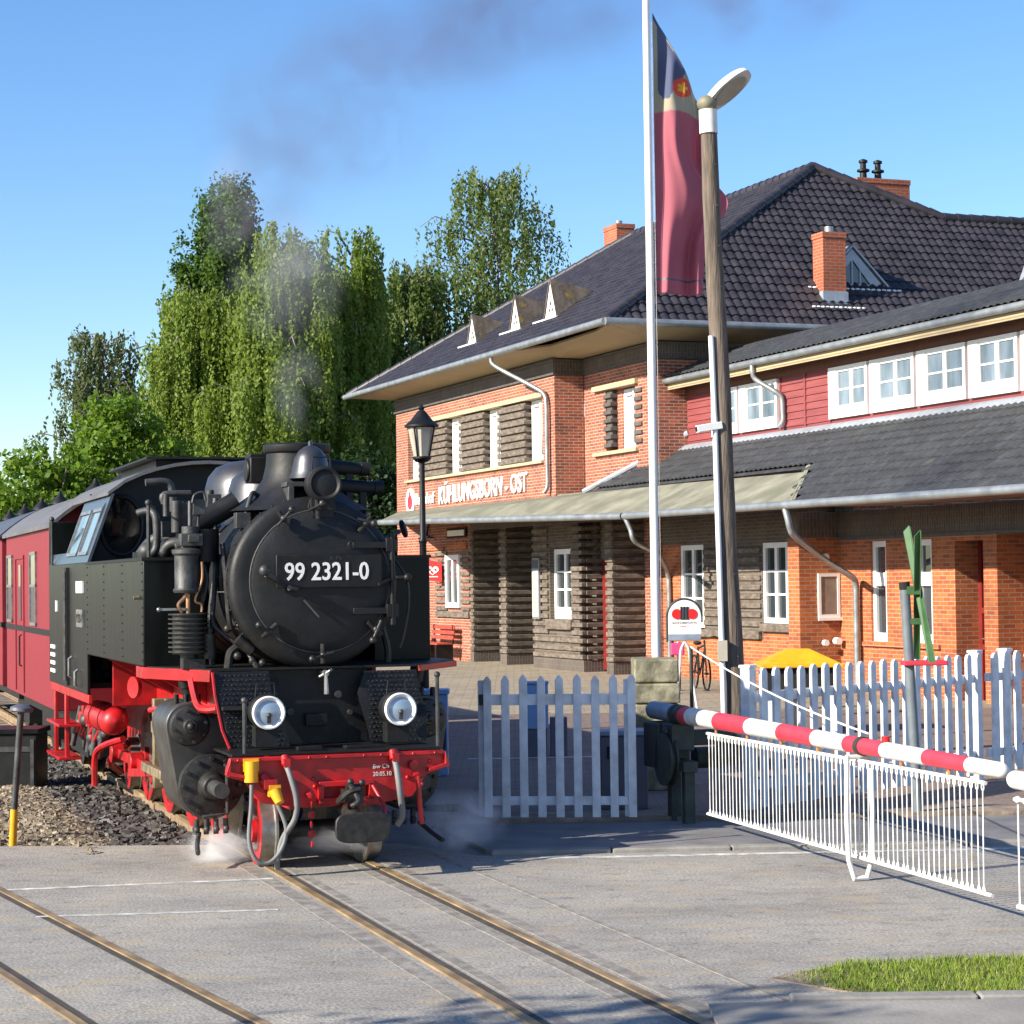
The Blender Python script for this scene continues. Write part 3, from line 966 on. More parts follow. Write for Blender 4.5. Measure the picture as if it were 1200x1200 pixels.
# --- smokebox, door and boiler
sb = MB().lathe([(0.60, 0.37), (0.66, 0.375), (0.695, 0.40), (0.705, 0.43), (0.70, 0.47), (0.70, 1.55), (0.71, 1.56), (0.71, 1.62)], (0, 0, BC), (0, 1, 0), 64)
for k in range(40):
    a = 2 * pi * k / 40
    sb.sphere((0.703 * cos(a), 0.52, BC + 0.703 * sin(a)), 0.011, 6, 4)
P(sb, "smokebox", 'black_matte')
bo = MB().lathe([(0.66, 1.62), (0.69, 1.63), (0.69, 5.3), (0.6, 5.31)], (0, 0, BC), (0, 1, 0), 56)
for y in (2.0, 2.9, 3.8, 4.7):
    bo.lathe([(0.69, y), (0.70, y + 0.005), (0.70, y + 0.06), (0.69, y + 0.065)], (0, 0, BC), (0, 1, 0), 56)
P(bo, "boiler", 'black')
DX = 0.04
dr = MB().lathe([(0.0, 0.285), (0.2, 0.29), (0.4, 0.305), (0.5, 0.32), (0.555, 0.335), (0.575, 0.345), (0.58, 0.36), (0.58, 0.38)], (DX, 0, BC + 0.01), (0, 1, 0), 64)
door = P(dr, "smokebox_door", 'black_matte')
rim = MB()
rp = [(DX + 0.583 * cos(2 * pi * k / 60), 0.352, BC + 0.01 + 0.583 * sin(2 * pi * k / 60)) for k in range(61)]
rim.tube(rp, 0.008, 6, False)
P(rim, "door_rim", 'greymetal', door)
# hinges
hg = MB()
for z in (BC + 0.30, BC - 0.24):
    hg.box(0.30, 0.63, 0.285, 0.33, z - 0.026, z + 0.026)
    hg.cyl((0.30, 0.3, z), (0.30, 0.34, z), 0.04)
    hg.box(0.58, 0.68, 0.28, 0.36, z - 0.055, z + 0.055)
hg.cyl((0.635, 0.3, BC - 0.36), (0.635, 0.3, BC + 0.40), 0.022)
hg.cyl((0.635, 0.3, BC + 0.03), (0.50, 0.24, BC - 0.03), 0.014).cyl((0.66, 0.27, BC + 0.03), (0.74, 0.25, BC + 0.03), 0.016).sphere((0.75, 0.25, BC + 0.03), 0.035)
P(hg, "door_hinge", 'black', door, bevel=0.004)
# clamps round the rim
for a, L in ((122, .16), (222, .17), (270, .17), (318, .16), (93, .1), (52, .12)):
    cl = MB()
    t = radians(a)
    c = Vector((DX + 0.60 * cos(t), 0.30, BC + 0.01 + 0.60 * sin(t)))
    d = Vector((cos(t), 0, sin(t)))
    tg = Vector((-sin(t), 0, cos(t)))
    cl.tube([c - d * 0.09, c + d * 0.07], 0.018, 8)
    cl.tube([c + Vector((0, -0.04, 0)) + tg * 0.08 - d * .02, c + Vector((0, -0.06, 0)) - tg * (L - 0.07) + d * .03], 0.012, 8)
    cl.sphere(c + Vector((0, -0.06, 0)) - tg * (L - 0.07) + d * .03, 0.03, 10, 6)
    cl.sphere(c + Vector((0, -0.03, 0)), 0.03, 10, 6)
    P(cl, "door_clamp", 'darksteel', door)
kn = MB().tube([(-0.44, 0.2, BC + 0.07), (-0.30, 0.31, BC + 0.0)], 0.025).sphere((-0.46, 0.17, BC + 0.10), 0.045, 12, 8).cyl((-0.25, 0.22, BC - 0.04), (-0.18, 0.27, BC - 0.05), 0.022)
kn.tube([(-0.12, 0.26, BC - 0.14), (0.0, 0.24, BC - 0.28)], 0.01).cbox((-0.28, 0.29, BC + 0.07), (0.06, 0.04, 0.12))
P(kn, "door_handle", 'greymetal', door)
plate = P(MB().box(-0.345, 0.535, 0.262, 0.285, 2.225, 2.495), "number_plate", 'black', door, bevel=0.006)
text("99 2321-0", 0.148, 0.70, (-0.275, 0.2595, 2.285), (1, 0, 0), (0, 0, 1), 0.003, M['white'], "number", door, bold=0.012)
text("R-Pb", 0.03, 0.1, (0.1, 0.2595, 2.45), (1, 0, 0), (0, 0, 1), 0.001, M['greymetal'], "number", door)

# chimney, bell, top lamp
cm = MB().lathe([(0.62, -0.07), (0.47, 0.02), (0.36, 0.1), (0.29, 0.2), (0.262, 0.32), (0.255, 0.42), (0.275, 0.425), (0.285, 0.44), (0.285, 0.485), (0.26, 0.5), (0.23, 0.5), (0.22, 0.3), (0.2, 0.0)], (0.0, 1.0, 2.94), (0, 0, 1), 40)
P(cm, "chimney", 'black_matte')
be = MB().lathe([(0.185, 0.0), (0.175, 0.02), (0.155, 0.06), (0.145, 0.12), (0.13, 0.18), (0.1, 0.23), (0.05, 0.265), (0.02, 0.275), (0.018, 0.31), (0.0, 0.32)], (0.03, 0.62, 3.13), (0, 0, 1), 32)
o = P(be, "bell", 'dome')
bk = MB()
for x in (-0.16, 0.06):
    bk.box(x - 0.025, x + 0.025, 0.5, 0.7, 2.93, 3.06)
bk.box(-0.2, 0.1, 0.52, 0.72, 3.06, 3.10).cyl((0.03, 0.62, 3.09), (0.03, 0.62, 3.14), 0.05)
P(bk, "bell_bracket", 'greymetal', o, bevel=0.005)
headlight(0.06, 3.07, 0.26, 0.135, False)
hb = MB().box(-0.04, 0.16, 0.3, 0.45, 2.86, 2.95).tube([(-0.03, 0.34, 2.95), (-0.05, 0.4, 2.84)], 0.016).tube([(0.14, 0.34, 2.95), (0.18, 0.4, 2.84)], 0.016)
P(hb, "lamp_bracket", 'black_matte')
# domes
dm = MB().lathe([(0.58, -0.32), (0.53, -0.2), (0.50, -0.1), (0.485, 0.0), (0.475, 0.1), (0.445, 0.21), (0.37, 0.3), (0.24, 0.35), (0.08, 0.37), (0.0, 0.372)], (0.0, 2.65, 3.03), (0, 0, 1), 48)
P(dm, "sand_dome", 'dome')
dm = MB().lathe([(0.48, -0.3), (0.42, -0.15), (0.385, 0.0), (0.375, 0.1), (0.345, 0.19), (0.27, 0.26), (0.15, 0.3), (0.0, 0.315)], (-0.02, 1.95, 3.0), (0, 0, 1), 44)
P(dm, "steam_dome", 'dome')
tg = MB().cbox((-0.2, 1.45, 3.24), (0.26, 0.24, 0.22)).cyl((-0.35, 1.45, 3.24), (-0.05, 1.45, 3.24), 0.1).box(-0.33, -0.08, 1.36, 1.56, 3.34, 3.38).tube([(-0.2, 1.4, 3.13), (-0.24, 1.36, 3.0), (-0.3, 1.36, 2.9)], 0.03)
P(tg, "turbo_generator", 'black', bevel=0.01)
for x0, x1, z in ((0.25, 0.62, 3.26), (0.2, 0.74, 3.1)):
    wv = MB().cyl((x0, 1.15, z), (x1, 1.15, z - 0.02), 0.075, 0.05).cyl((x1 - 0.03, 1.15, z - 0.02), (x1 + 0.05, 1.15, z - 0.02), 0.06).box(x1 - 0.16, x1 - 0.1, 1.12, 1.18, 2.86, z)
    P(wv, "safety_valve", 'black_matte', bevel=0.004)
lf = MB().tube(smoothpath([(-0.34, 0.9, 2.98), (-0.42, 0.8, 3.02), (-0.46, 0.75, 2.95), (-0.5, 0.7, 2.84)]), 0.02).box(-0.6, -0.48, 0.6, 0.72, 2.72, 2.85)
P(lf, "lifting_bracket", 'greymetal', bevel=0.004)
lf = MB()
lf.cyl((0.52, 0.9, 2.72), (0.58, 0.9, 2.88), 0.05, 0.02)
P(lf, "filler_cap", 'greymetal')
lf = MB()
lf.cyl((0.72, 1.0, 2.62), (0.9, 1.0, 2.7), 0.02).lathe([(0.02, -0.01), (0.08, -0.01), (0.08, 0.01), (0.02, 0.01)], (0.93, 1.0, 2.72), (1, 0, .3), 14)
P(lf, "side_valve", 'greymetal', bevel=0.004)

# --- running board
rn = MB().prism([(-1.24, 1.35, 1.565), (-0.86, 0.36, 1.565), (0.86, 0.36, 1.565), (1.40, 1.1, 1.565), (1.40, 1.6, 1.565), (1.26, 1.65, 1.565), (-1.24, 1.65, 1.565)], (0, 0, 0.018))
rboard = P(rn, "running_board", 'black', smooth=False)
for a, b in (((-1.25, 1.36), (-0.87, 0.35)), ((0.87, 0.35), (1.41, 1.09)), ((1.41, 1.09), (1.41, 1.6)), ((-1.25, 1.36), (-1.25, 1.7))):
    re_ = MB()
    a3, b3 = Vector((a[0], a[1], 1.575)), Vector((b[0], b[1], 1.575))
    d = (b3 - a3).normalized()
    n = Vector((-d.y, d.x, 0)) * 0.012
    hgt = 0.095 if a[0] < 0 else 0.05
    re_.prism([a3 + n, b3 + n, b3 - n, a3 - n], (0, 0, -hgt))
    P(re_, "edge_beam", 'red', rboard, bevel=0.004)
gr_ = MB().tube(smoothpath([(-0.98, 0.62, 1.5), (-0.95, 0.52, 1.3), (-0.9, 0.42, 1.26), (-0.82, 0.34, 1.27)]), 0.032)
P(gr_, "grab_rail", 'red')

# --- side tanks and cab
for s in (-1, 1):
    tk = MB()
    x0, x1 = (s * 0.74, s * 1.255)
    tk.box(x0, x1, 1.32, 5.0, 1.575, 2.49)
    t = P(tk, "side_tank", 'tank', bevel=0.012)
    tr_ = MB().box(s * 0.72, s * 1.268, 1.31, 5.0, 2.472, 2.498)
    tr_.cyl((s * 0.95, 2.6, 2.49), (s * 0.95, 2.6, 2.56), 0.2)
    for y in (1.34, 2.5, 3.7, 4.9):
        for k in range(12):
            tr_.sphere((s * 1.256, y + 0.03, 1.63 + k * 0.074), 0.008, 6, 4)
    P(tr_, "tank_trim", 'black', t)
    if s < 0:
        P(MB().cyl((-1.255, 1.55, 2.16), (-1.30, 1.55, 2.16), 0.018), "washout_plug", 'bronze', t)
cb = MB()
# lower cab sides and bunker
cb.box(-1.25, -1.22, 5.0, 8.35, 1.17, 2.5).box(1.22, 1.25, 5.0, 8.35, 1.17, 2.5).box(-1.25, 1.25, 8.32, 8.35, 1.17, 3.0)
cab = P(cb, "cab", 'tank', bevel=0.008)
up = MB()


def cabx(z):                                         # half width of the inclined upper cab
    return 1.245 - (z - 2.5) * 0.36


prof = [(-cabx(2.5), 2.5), (-cabx(3.18), 3.18)]
for k in range(1, 12):
    t = k / 12.0
    x = -cabx(3.18) + 2 * cabx(3.18) * t
    prof.append((x, 3.18 + 0.32 * (1 - (2 * t - 1) ** 2) ** 0.8))
prof += [(cabx(3.18), 3.18), (cabx(2.5), 2.5)]
clear_glass, _t, _b = new_mat("clear_cab_glass")
_tr = _t.nodes.new("ShaderNodeBsdfTransparent")
_mx = _t.nodes.new("ShaderNodeMixShader")
_mx.inputs[0].default_value = 0.25
_b.inputs['Base Color'].default_value = (0.01, 0.012, 0.012, 1)
_b.inputs['Roughness'].default_value = 0.05
_t.links.new(_tr.outputs[0], _mx.inputs[1])
_t.links.new(_b.outputs[0], _mx.inputs[2])
_t.links.new(_mx.outputs[0], _t.nodes["Material Output"].inputs[0])
# front wall with round windows: build as ring segments
WX, WZ, WA, WB = 0.87, 2.87, 0.215, 0.30
hole = lambda s: [(s * WX + WA * cos(2 * pi * k / 32), WZ + WB * sin(2 * pi * k / 32)) for k in range(32)]
bmf = bmesh.new()
ov = [bmf.verts.new((x, 5.2, z)) for x, z in prof]
edges = [bmf.edges.new((ov[i], ov[(i + 1) % len(ov)])) for i in range(len(ov))]
for s in (-1, 1):
    hv = [bmf.verts.new((x, 5.2, z)) for x, z in hole(s)]
    edges += [bmf.edges.new((hv[i], hv[(i + 1) % 32])) for i in range(32)]
bmesh.ops.triangle_fill(bmf, use_beauty=True, use_dissolve=False, edges=edges)
cw = MB()
cw.v = [tuple(v.co) for v in bmf.verts]
bmf.verts.index_update()
cw.f = [[v.index for v in f.verts] for f in bmf.faces]
cw.uv = [None] * len(cw.f)
bmf.free()
fwall = P(cw, "front_wall", 'black', cab, smooth=False)
for s in (-1, 1):
    ringp = [(s * WX + WA * cos(2 * pi * k / 32), 5.185, WZ + WB * sin(2 * pi * k / 32)) for k in range(33)]
    P(MB().tube(ringp, 0.022, 8, False), "window_ring", 'black_matte', cab)
    gl = MB().prism([(x, 5.215, z) for x, z in hole(s)], (0, 0.006, 0))
    P(gl, "window", clear_glass, cab, smooth=False)
# roof
rf = MB()
for y0, y1 in ((5.0, 8.6),):
    n = len(prof)
    ins = prof[1:-1]
    for i in range(len(ins) - 1):
        (xa, za), (xb, zb) = ins[i], ins[i + 1]
        xs = 1.03
        rf.prism([(xa * xs, y0, za + 0.03), (xb * xs, y0, zb + 0.03), (xb * xs, y0, zb - 0.005), (xa * xs, y0, za - 0.005)], (0, y1 - y0, 0))
P(rf, "cab_roof", 'coach_roof', cab)
vt = MB().box(-0.5, 0.5, 5.3, 7.8, 3.4, 3.55).box(-0.62, 0.62, 5.15, 7.9, 3.55, 3.575)
P(vt, "roof_ventilator", 'black', cab, bevel=0.004)
# inclined cab side with two window openings
for s in (-1, 1):
    A = lambda y, z: (s * cabx(z), y, z)
    st = MB()
    segs = [(5.0, 5.22, 2.5, 3.19), (5.95, 6.08, 2.5, 3.19), (6.95, 8.35, 2.5, 2.62), (5.22, 5.95, 2.5, 2.58), (6.08, 6.95, 2.5, 2.58), (5.22, 5.95, 3.06, 3.19), (6.08, 6.95, 3.06, 3.19), (6.95, 7.05, 2.62, 3.19)]
    for (ya, yb, za, zb) in segs:
        st.prism([A(ya, za), A(yb, za), A(yb, zb), A(ya, zb)], (-s * 0.03, 0, 0))
    P(st, "cab_side", mat("cab_side_paint", (0.06, 0.07, 0.085), 0.28, metal=0.2, var=0.15), cab, smooth=False)
    for ya, yb in ((5.22, 5.95), (6.08, 6.95)):
        fo = MB()
        e = 0.035
        for (a, b, c, d) in ((ya, ya + e, 2.58, 3.06), (yb - e, yb, 2.58, 3.06), (ya, yb, 2.58, 2.58 + e), (ya, yb, 3.06 - e, 3.06)):
            fo.prism([A(a, c), A(b, c), A(b, d), A(a, d)], (s * 0.015, 0, 0))
        wn_ = P(fo, "side_window", 'steel', cab, smooth=False)
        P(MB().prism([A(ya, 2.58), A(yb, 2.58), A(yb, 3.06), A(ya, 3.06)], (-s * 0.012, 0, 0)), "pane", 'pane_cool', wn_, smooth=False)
# dark inside of the cab, firebox backhead with fittings
ins_ = MB().box(-1.0, 1.0, 6.6, 6.64, 1.6, 3.25)
P(ins_, "backhead", 'dark', cab, smooth=False)
# door seam, handrails, plates, ladder marks on the left side of the cab
hr = MB()
for y in (6.55, 6.63):
    hr.tube([(-1.285, y, 1.25), (-1.285, y, 2.42)], 0.014)
hr.tube([(-1.26, 7.95, 2.5), (-1.26, 7.95, 3.0)], 0.016).sphere((-1.26, 7.95, 3.02), 0.03)
hr.tube([(-1.2, 1.36, 2.5), (-1.2, 1.36, 2.95)], 0.016).sphere((-1.2, 1.36, 2.96), 0.028)
hr.tube([(-1.2, 1.36, 2.95), (-0.98, 2.4, 2.95)], 0.01)
P(hr, "handrail", 'greymetal')
P(MB().box(-1.275, -1.25, 6.52, 6.68, 1.2, 2.46), "cab_door", 'dark', cab)
for (ya, yb, za, zb, mm) in ((5.25, 5.75, 2.19, 2.31, 'white'), (5.25, 5.75, 1.84, 2.02, 'steel'), (7.5, 7.6, 1.98, 2.1, 'white')):
    P(MB().box(-1.268, -1.25, ya, yb, za, zb), "nameplate", mm, cab)
pn = text("99 2321-0", 0.09, 0.42, (-1.2695, 5.71, 1.885), (0, -1, 0), (0, 0, 1), 0.001, M['black'], "number", cab)
stp = MB()
for i in range(4):
    stp.box(-1.262, -1.25, 7.75, 8.15, 1.56 - i * 0.09, 1.60 - i * 0.09)
P(stp, "warning_stripe", 'white', cab)
P(MB().tube([(-1.27, 6.1, 1.3), (-1.3, 6.1, 1.32), (-1.3, 6.1, 1.5), (-1.27, 6.1, 1.52)], 0.014).tube([(-1.27, 5.6, 1.22), (-1.3, 5.6, 1.24), (-1.3, 5.6, 1.38), (-1.27, 5.6, 1.4)], 0.016), "door_handle", 'steel', cab)

# --- air pump on the left front
ap = MB()
ax_, ay_ = -0.98, 0.72
ap.cyl((ax_, ay_, 1.7), (ax_, ay_, 2.03), 0.13, seg=28)
for k in range(9):
    ap.lathe([(0.10, -0.008), (0.165, -0.006), (0.165, 0.006), (0.10, 0.008)], (ax_, ay_, 1.72 + k * 0.038), (0, 0, 1), 28)
ap.cyl((ax_, ay_, 1.58), (ax_, ay_, 1.7), 0.07)
ap.cbox((ax_ + 0.03, ay_ - 0.02, 1.62), (0.18, 0.14, 0.08))
ap.cyl((ax_ + 0.16, ay_ - 0.05, 1.66), (ax_ + 0.16, ay_ - 0.05, 1.86), 0.055).cyl((ax_ + 0.16, ay_ - 0.05, 1.86), (ax_ + 0.17, ay_ - 0.05, 1.9), 0.03)
pump = P(ap, "air_pump", 'darksteel')
sc_ = MB().lathe([(0.03, 0.0), (0.105, 0.01), (0.115, 0.03), (0.1, 0.05), (0.1, 0.31), (0.12, 0.33), (0.12, 0.36), (0.06, 0.38), (0.05, 0.42)], (ax_ - 0.01, ay_, 2.19), (0, 0, 1), 26)
P(sc_, "steam_cylinder", 'greymetal', pump)
pr = MB().cyl((ax_, ay_, 2.03), (ax_, ay_, 2.19), 0.02).tube(smoothpath([(ax_ - 0.06, ay_ - .05, 2.04), (ax_ - 0.09, ay_ - .05, 2.1), (ax_ - 0.04, ay_ - .05, 2.16), (ax_ - 0.02, ay_ - .05, 2.2)]), 0.014).tube(smoothpath([(ax_ + 0.1, ay_ - .05, 2.04), (ax_ + 0.1, ay_ - .05, 2.1), (ax_ + 0.05, ay_ - .05, 2.14), (ax_ + 0.1, ay_ - .08, 2.3), (ax_ + 0.1, ay_ - .08, 2.45)]), 0.011)
P(pr, "copper_pipe", 'copper', pump)
vb = MB().cbox((ax_ + 0.02, ay_ - 0.02, 2.63), (0.18, 0.13, 0.1)).cbox((ax_ + 0.03, ay_ - 0.1, 2.64), (0.09, 0.05, 0.06)).cyl((ax_ + 0.02, ay_, 2.68), (ax_ + 0.02, ay_, 2.74), 0.07).cyl((ax_ - 0.1, ay_, 2.57), (ax_ - 0.02, ay_, 2.6), 0.035)
vb.cyl((ax_ + 0.02, ay_, 2.74), (ax_ + 0.03, ay_ + .05, 2.95), 0.018).cyl((ax_ + 0.08, ay_, 2.7), (ax_ + 0.1, ay_ + .05, 2.88), 0.016).cbox((ax_ + .1, ay_ + .05, 2.9), (.1, .08, .13))
vb.tube(smoothpath([(ax_ + 0.04, ay_, 2.93), (ax_ + 0.06, ay_, 3.0), (ax_ + 0.13, ay_, 3.02), (ax_ + 0.15, ay_, 2.95)]), 0.011)
P(vb, "valve_block", 'greymetal', pump, bevel=0.006)
P(MB().box(-1.2, -1.0, 0.7, 0.74, 2.055, 2.075).sphere((-1.22, 0.72, 2.065), 0.02), "lubricator_rod", 'steel', pump)
dt = MB().cyl((ax_ + 0.16, ay_ + 0.12, 2.45), (ax_ + 0.16, ay_ + 0.12, 2.72), 0.12).cyl((ax_ + 0.1, 0.95, 2.75), (ax_ + 0.45, 0.95, 2.95), 0.09)
P(dt, "mixing_preheater", 'black')
# clutter between tank and boiler
ct = MB()
cl_pts = [
    ([(-1.15, 2.3, 2.9), (-1.05, 2.25, 2.92), (-1.0, 2.2, 2.85), (-1.0, 2.2, 2.6), (-1.06, 2.2, 2.52)], 0.035),
    ([(-0.95, 2.1, 2.55), (-0.9, 2.05, 2.62), (-0.75, 2.0, 2.64), (-0.62, 1.95, 2.6)], 0.045),
    ([(-0.92, 3.3, 3.22), (-0.75, 3.3, 3.23), (-0.68, 3.3, 3.18), (-0.66, 3.3, 2.95)], 0.035),
    ([(-0.86, 2.6, 3.0), (-0.86, 2.6, 3.08), (-0.62, 2.6, 3.09)], 0.03),
    ([(-0.86, 2.5, 3.08), (-0.86, 2.5, 2.88)], 0.03),
    ([(-0.78, 2.1, 3.0), (-0.74, 2.1, 2.82), (-0.76, 2.1, 2.7)], 0.03),
    ([(-0.70, 1.7, 2.9), (-0.66, 1.6, 2.75), (-0.62, 1.5, 2.85), (-0.6, 1.5, 3.0)], 0.025),
    ([(-0.62, 1.55, 2.75), (-0.55, 1.4, 2.95), (-0.5, 1.35, 3.05)], 0.016),
    ([(-0.95, 2.4, 2.5), (-0.85, 2.2, 2.62), (-0.7, 2.0, 2.52)], 0.07),
    ([(-1.05, 2.9, 2.5), (-0.95, 2.7, 2.66), (-0.8, 2.6, 2.7)], 0.06),
]
for p_, r_ in cl_pts:
    P(MB().tube(smoothpath(p_, 5), r_, 10), "steam_pipe", 'greymetal')
ct.cbox((-0.8, 2.05, 2.85), (0.14, 0.16, 0.26)).cbox((-0.68, 1.9, 2.9), (0.12, 0.12, 0.2)).cbox((-0.88, 2.3, 2.76), (0.12, 0.12, 0.14)).cyl((-0.85, 2.0, 2.72), (-0.85, 2.0, 3.0), 0.05).cyl((-0.62, 1.65, 2.8), (-0.62, 1.65, 3.08), 0.035).cbox((-0.6, 1.6, 2.98), (0.12, 0.1, 0.12))
ct.sphere((-1.05, 2.35, 2.56), 0.09).sphere((-0.75, 2.2, 2.6), 0.1)
P(ct, "feed_pump", 'greymetal', bevel=0.004)
ct = MB()
for p_, r_ in [
    ([(-0.72, 0.9, 2.75), (-0.74, 0.8, 2.5), (-0.76, 0.75, 2.2), (-0.78, 0.7, 1.95), (-0.7, 0.65, 1.85), (-0.58, 0.62, 1.76)], 0.02),
    ([(-0.7, 0.7, 2.6), (-0.69, 0.6, 2.3), (-0.68, 0.55, 2.0), (-0.66, 0.55, 1.9)], 0.022),
    ([(-0.75, 0.9, 2.5), (-0.84, 0.8, 2.46), (-0.82, 0.75, 2.3), (-0.86, 0.75, 2.1)], 0.02),
    ([(-0.66, 1.0, 2.5), (-0.72, 0.9, 2.3), (-0.76, 0.9, 2.0), (-0.76, 0.85, 1.6)], 0.03),
    ([(-0.6, 0.6, 1.75), (-0.66, 0.6, 1.7), (-0.68, 0.6, 1.58)], 0.035),
    ([(-0.52, 0.55, 1.72), (-0.5, 0.5, 1.65), (-0.46, 0.48, 1.58)], 0.025),
    ([(-0.78, 0.7, 2.2), (-0.6, 0.5, 2.2)], 0.006),
    ([(-0.64, 0.55, 2.05), (-0.6, 0.5, 1.95), (-0.55, 0.5, 1.9)], 0.02),
    ([(-0.7, 0.6, 1.9), (-0.62, 0.55, 1.92), (-0.56, 0.52, 1.98)], 0.014),
    ([(0.70, 0.45, 2.45), (0.78, 0.4, 2.3), (0.8, 0.4, 2.1), (0.76, 0.4, 1.85), (0.72, 0.4, 1.72)], 0.012),
    ([(0.7, 0.9, 1.9), (0.75, 0.9, 1.7), (0.75, 0.9, 1.58)], 0.03)]:
    P(MB().tube(smoothpath(p_, 5), r_, 8), "air_pipe", 'darksteel')
for c_ in ((-0.58, 0.55, 1.78), (-0.62, 0.5, 1.68), (-0.5, 0.5, 1.64), (-0.68, 0.6, 1.9), (-0.42, 0.47, 1.62)):
    ct.sphere(c_, 0.035, 10, 6)
ct.cyl((-0.62, 0.5, 1.82), (-0.5, 0.5, 1.72), 0.05).cyl((-0.6, 0.7, 2.0), (-0.5, 0.6, 1.8), 0.06)
P(ct, "pipe_union", 'darksteel')


# --- cylinders
def cylinder_block(s):
    c = MB()
    vz, cz, vx, cx = 1.12, 0.63, s * 1.0, s * 0.83
    vr, cr = 0.19, 0.275
    # hull outline of valve chest and cylinder (x outward)
    pts = []
    for a in range(20, 200, 12):
        pts.append((vx + s * -vr * cos(radians(a)), vz + vr * sin(radians(a))))
    for a in range(185, 350, 12):
        pts.append((cx + s * -cr * cos(radians(a)), cz + cr * sin(radians(a))))
    pts += [(s * 0.45, 0.6), (s * 0.45, 1.2)]
    c.prism([(x, 0.62, z) for x, z in pts], (0, 0.72, 0))
    b = P(c, "cylinder_block", mat("cylinder_cladding", (0.055, 0.052, 0.048), 0.42, metal=0.3, var=0.3, scale=5), bevel=0.012)
    d = MB()
    d.lathe([(0.0, 0.53), (0.05, 0.53), (0.06, 0.55), (0.1, 0.56), (0.15, 0.575), (0.165, 0.6), (0.165, 0.64)], (vx, 0, vz), (0, 1, 0), 30)
    d.lathe([(0.0, 0.54), (0.12, 0.545), (0.2, 0.555), (0.255, 0.57), (0.265, 0.6), (0.265, 0.64)], (cx, 0, cz), (0, 1, 0), 36)
    d.lathe([(0.0, 0.42), (0.085, 0.43), (0.1, 0.45), (0.105, 0.5), (0.12, 0.52), (0.12, 0.55)], (cx, 0, cz), (0, 1, 0), 26)
    for k in range(12):
        a = 2 * pi * k / 12
        d.cyl((cx + 0.225 * cos(a), 0.565, cz + 0.225 * sin(a)), (cx + 0.225 * cos(a), 0.53, cz + 0.225 * sin(a)), 0.018, seg=6)
    for k in range(8):
        a = 2 * pi * k / 8 + .2
        d.cyl((vx + 0.13 * cos(a), 0.575, vz + 0.13 * sin(a)), (vx + 0.13 * cos(a), 0.545, vz + 0.13 * sin(a)), 0.014, seg=6)
    d.sphere((vx, 0.52, vz), 0.035, 12, 8)
    P(d, "cylinder_cover", 'darksteel', b)
    P(MB().cyl((cx, 0.44, cz), (cx, 0.12, cz), 0.062, 0.062), "piston_rod_tube", 'greymetal', b)
    q = MB().cyl((vx + s * -0.05, 0.85, vz + vr), (vx + s * -0.02, 0.85, vz + 0.32), 0.05).cyl((vx + s * -.02, .85, vz + .3), (vx + s * 0.0, 0.85, 1.56), 0.06)
    for dx in (-0.08, 0.0, 0.1):
        q.cyl((vx + dx, 0.75, vz + 0.15), (vx + dx, 0.75, vz + 0.25), 0.022)
    P(q, "steam_pipe", 'black', b)
    dr_ = MB()
    dr_.tube([(cx - s * .1, 0.5, 0.8), (cx - s * .1, 0.42, 0.8), (cx - s * .1, 0.42, 0.42), (cx + s * 0.1, 0.42, 0.40)], 0.016)
    for dx in (-0.12, -0.04, 0.04, 0.12):
        dr_.cyl((cx + dx, 0.6, 0.36), (cx + dx, 0.6, 0.24), 0.022).sphere((cx + dx, 0.58, 0.28), 0.028, 8, 5)
    dr_.tube(smoothpath([(cx + s * 0.1, 0.6, 0.25), (cx + s * 0.15, 0.4, 0.18), (cx + s * .18, 0.2, 0.14)]), 0.02)
    P(dr_, "drain_cock", 'greymetal', b)


cylinder_block(-1)
cylinder_block(1)
# slide bar and crosshead (left shows)
for s in (-1, 1):
    sbm = MB().box(s * 0.95, s * 0.87, 1.34, 2.5, 0.70, 0.75).box(s * 0.95, s * 0.87, 1.34, 2.5, 0.50, 0.54).box(s * 1.0, s * 0.85, 2.42, 2.52, 0.45, 1.25)
    sbm.cbox((s * 0.92, 2.1, 0.62), (0.12, 0.28, 0.2)).box(s * 1.06, s * 0.9, 1.38, 1.5, 0.95, 1.3).box(s * 1.14, s * 1.06, 1.36, 1.7, 1.0, 1.1).box(s * 1.12, s * 1.06, 1.36, 2.4, 0.62, 0.7)
    P(sbm, "slide_bar", 'bronze', bevel=0.008)
    rd = MB().box(s * 0.86, s * 0.80, 1.75, 5.9, 0.47, 0.57).prism([(s * 0.93, 2.1, 0.58), (s * 0.93, 2.1, 0.66), (s * 0.93, 4.5, 0.46), (s * 0.93, 4.5, 0.38)], (-s * 0.05, 0, 0))
    for y in (1.85, 3.15, 4.45, 5.75):
        rd.cyl((s * 0.79, y, 0.52), (s * 0.92, y, 0.52), 0.1)
    P(rd, "coupling_rod", 'red', bevel=0.006)


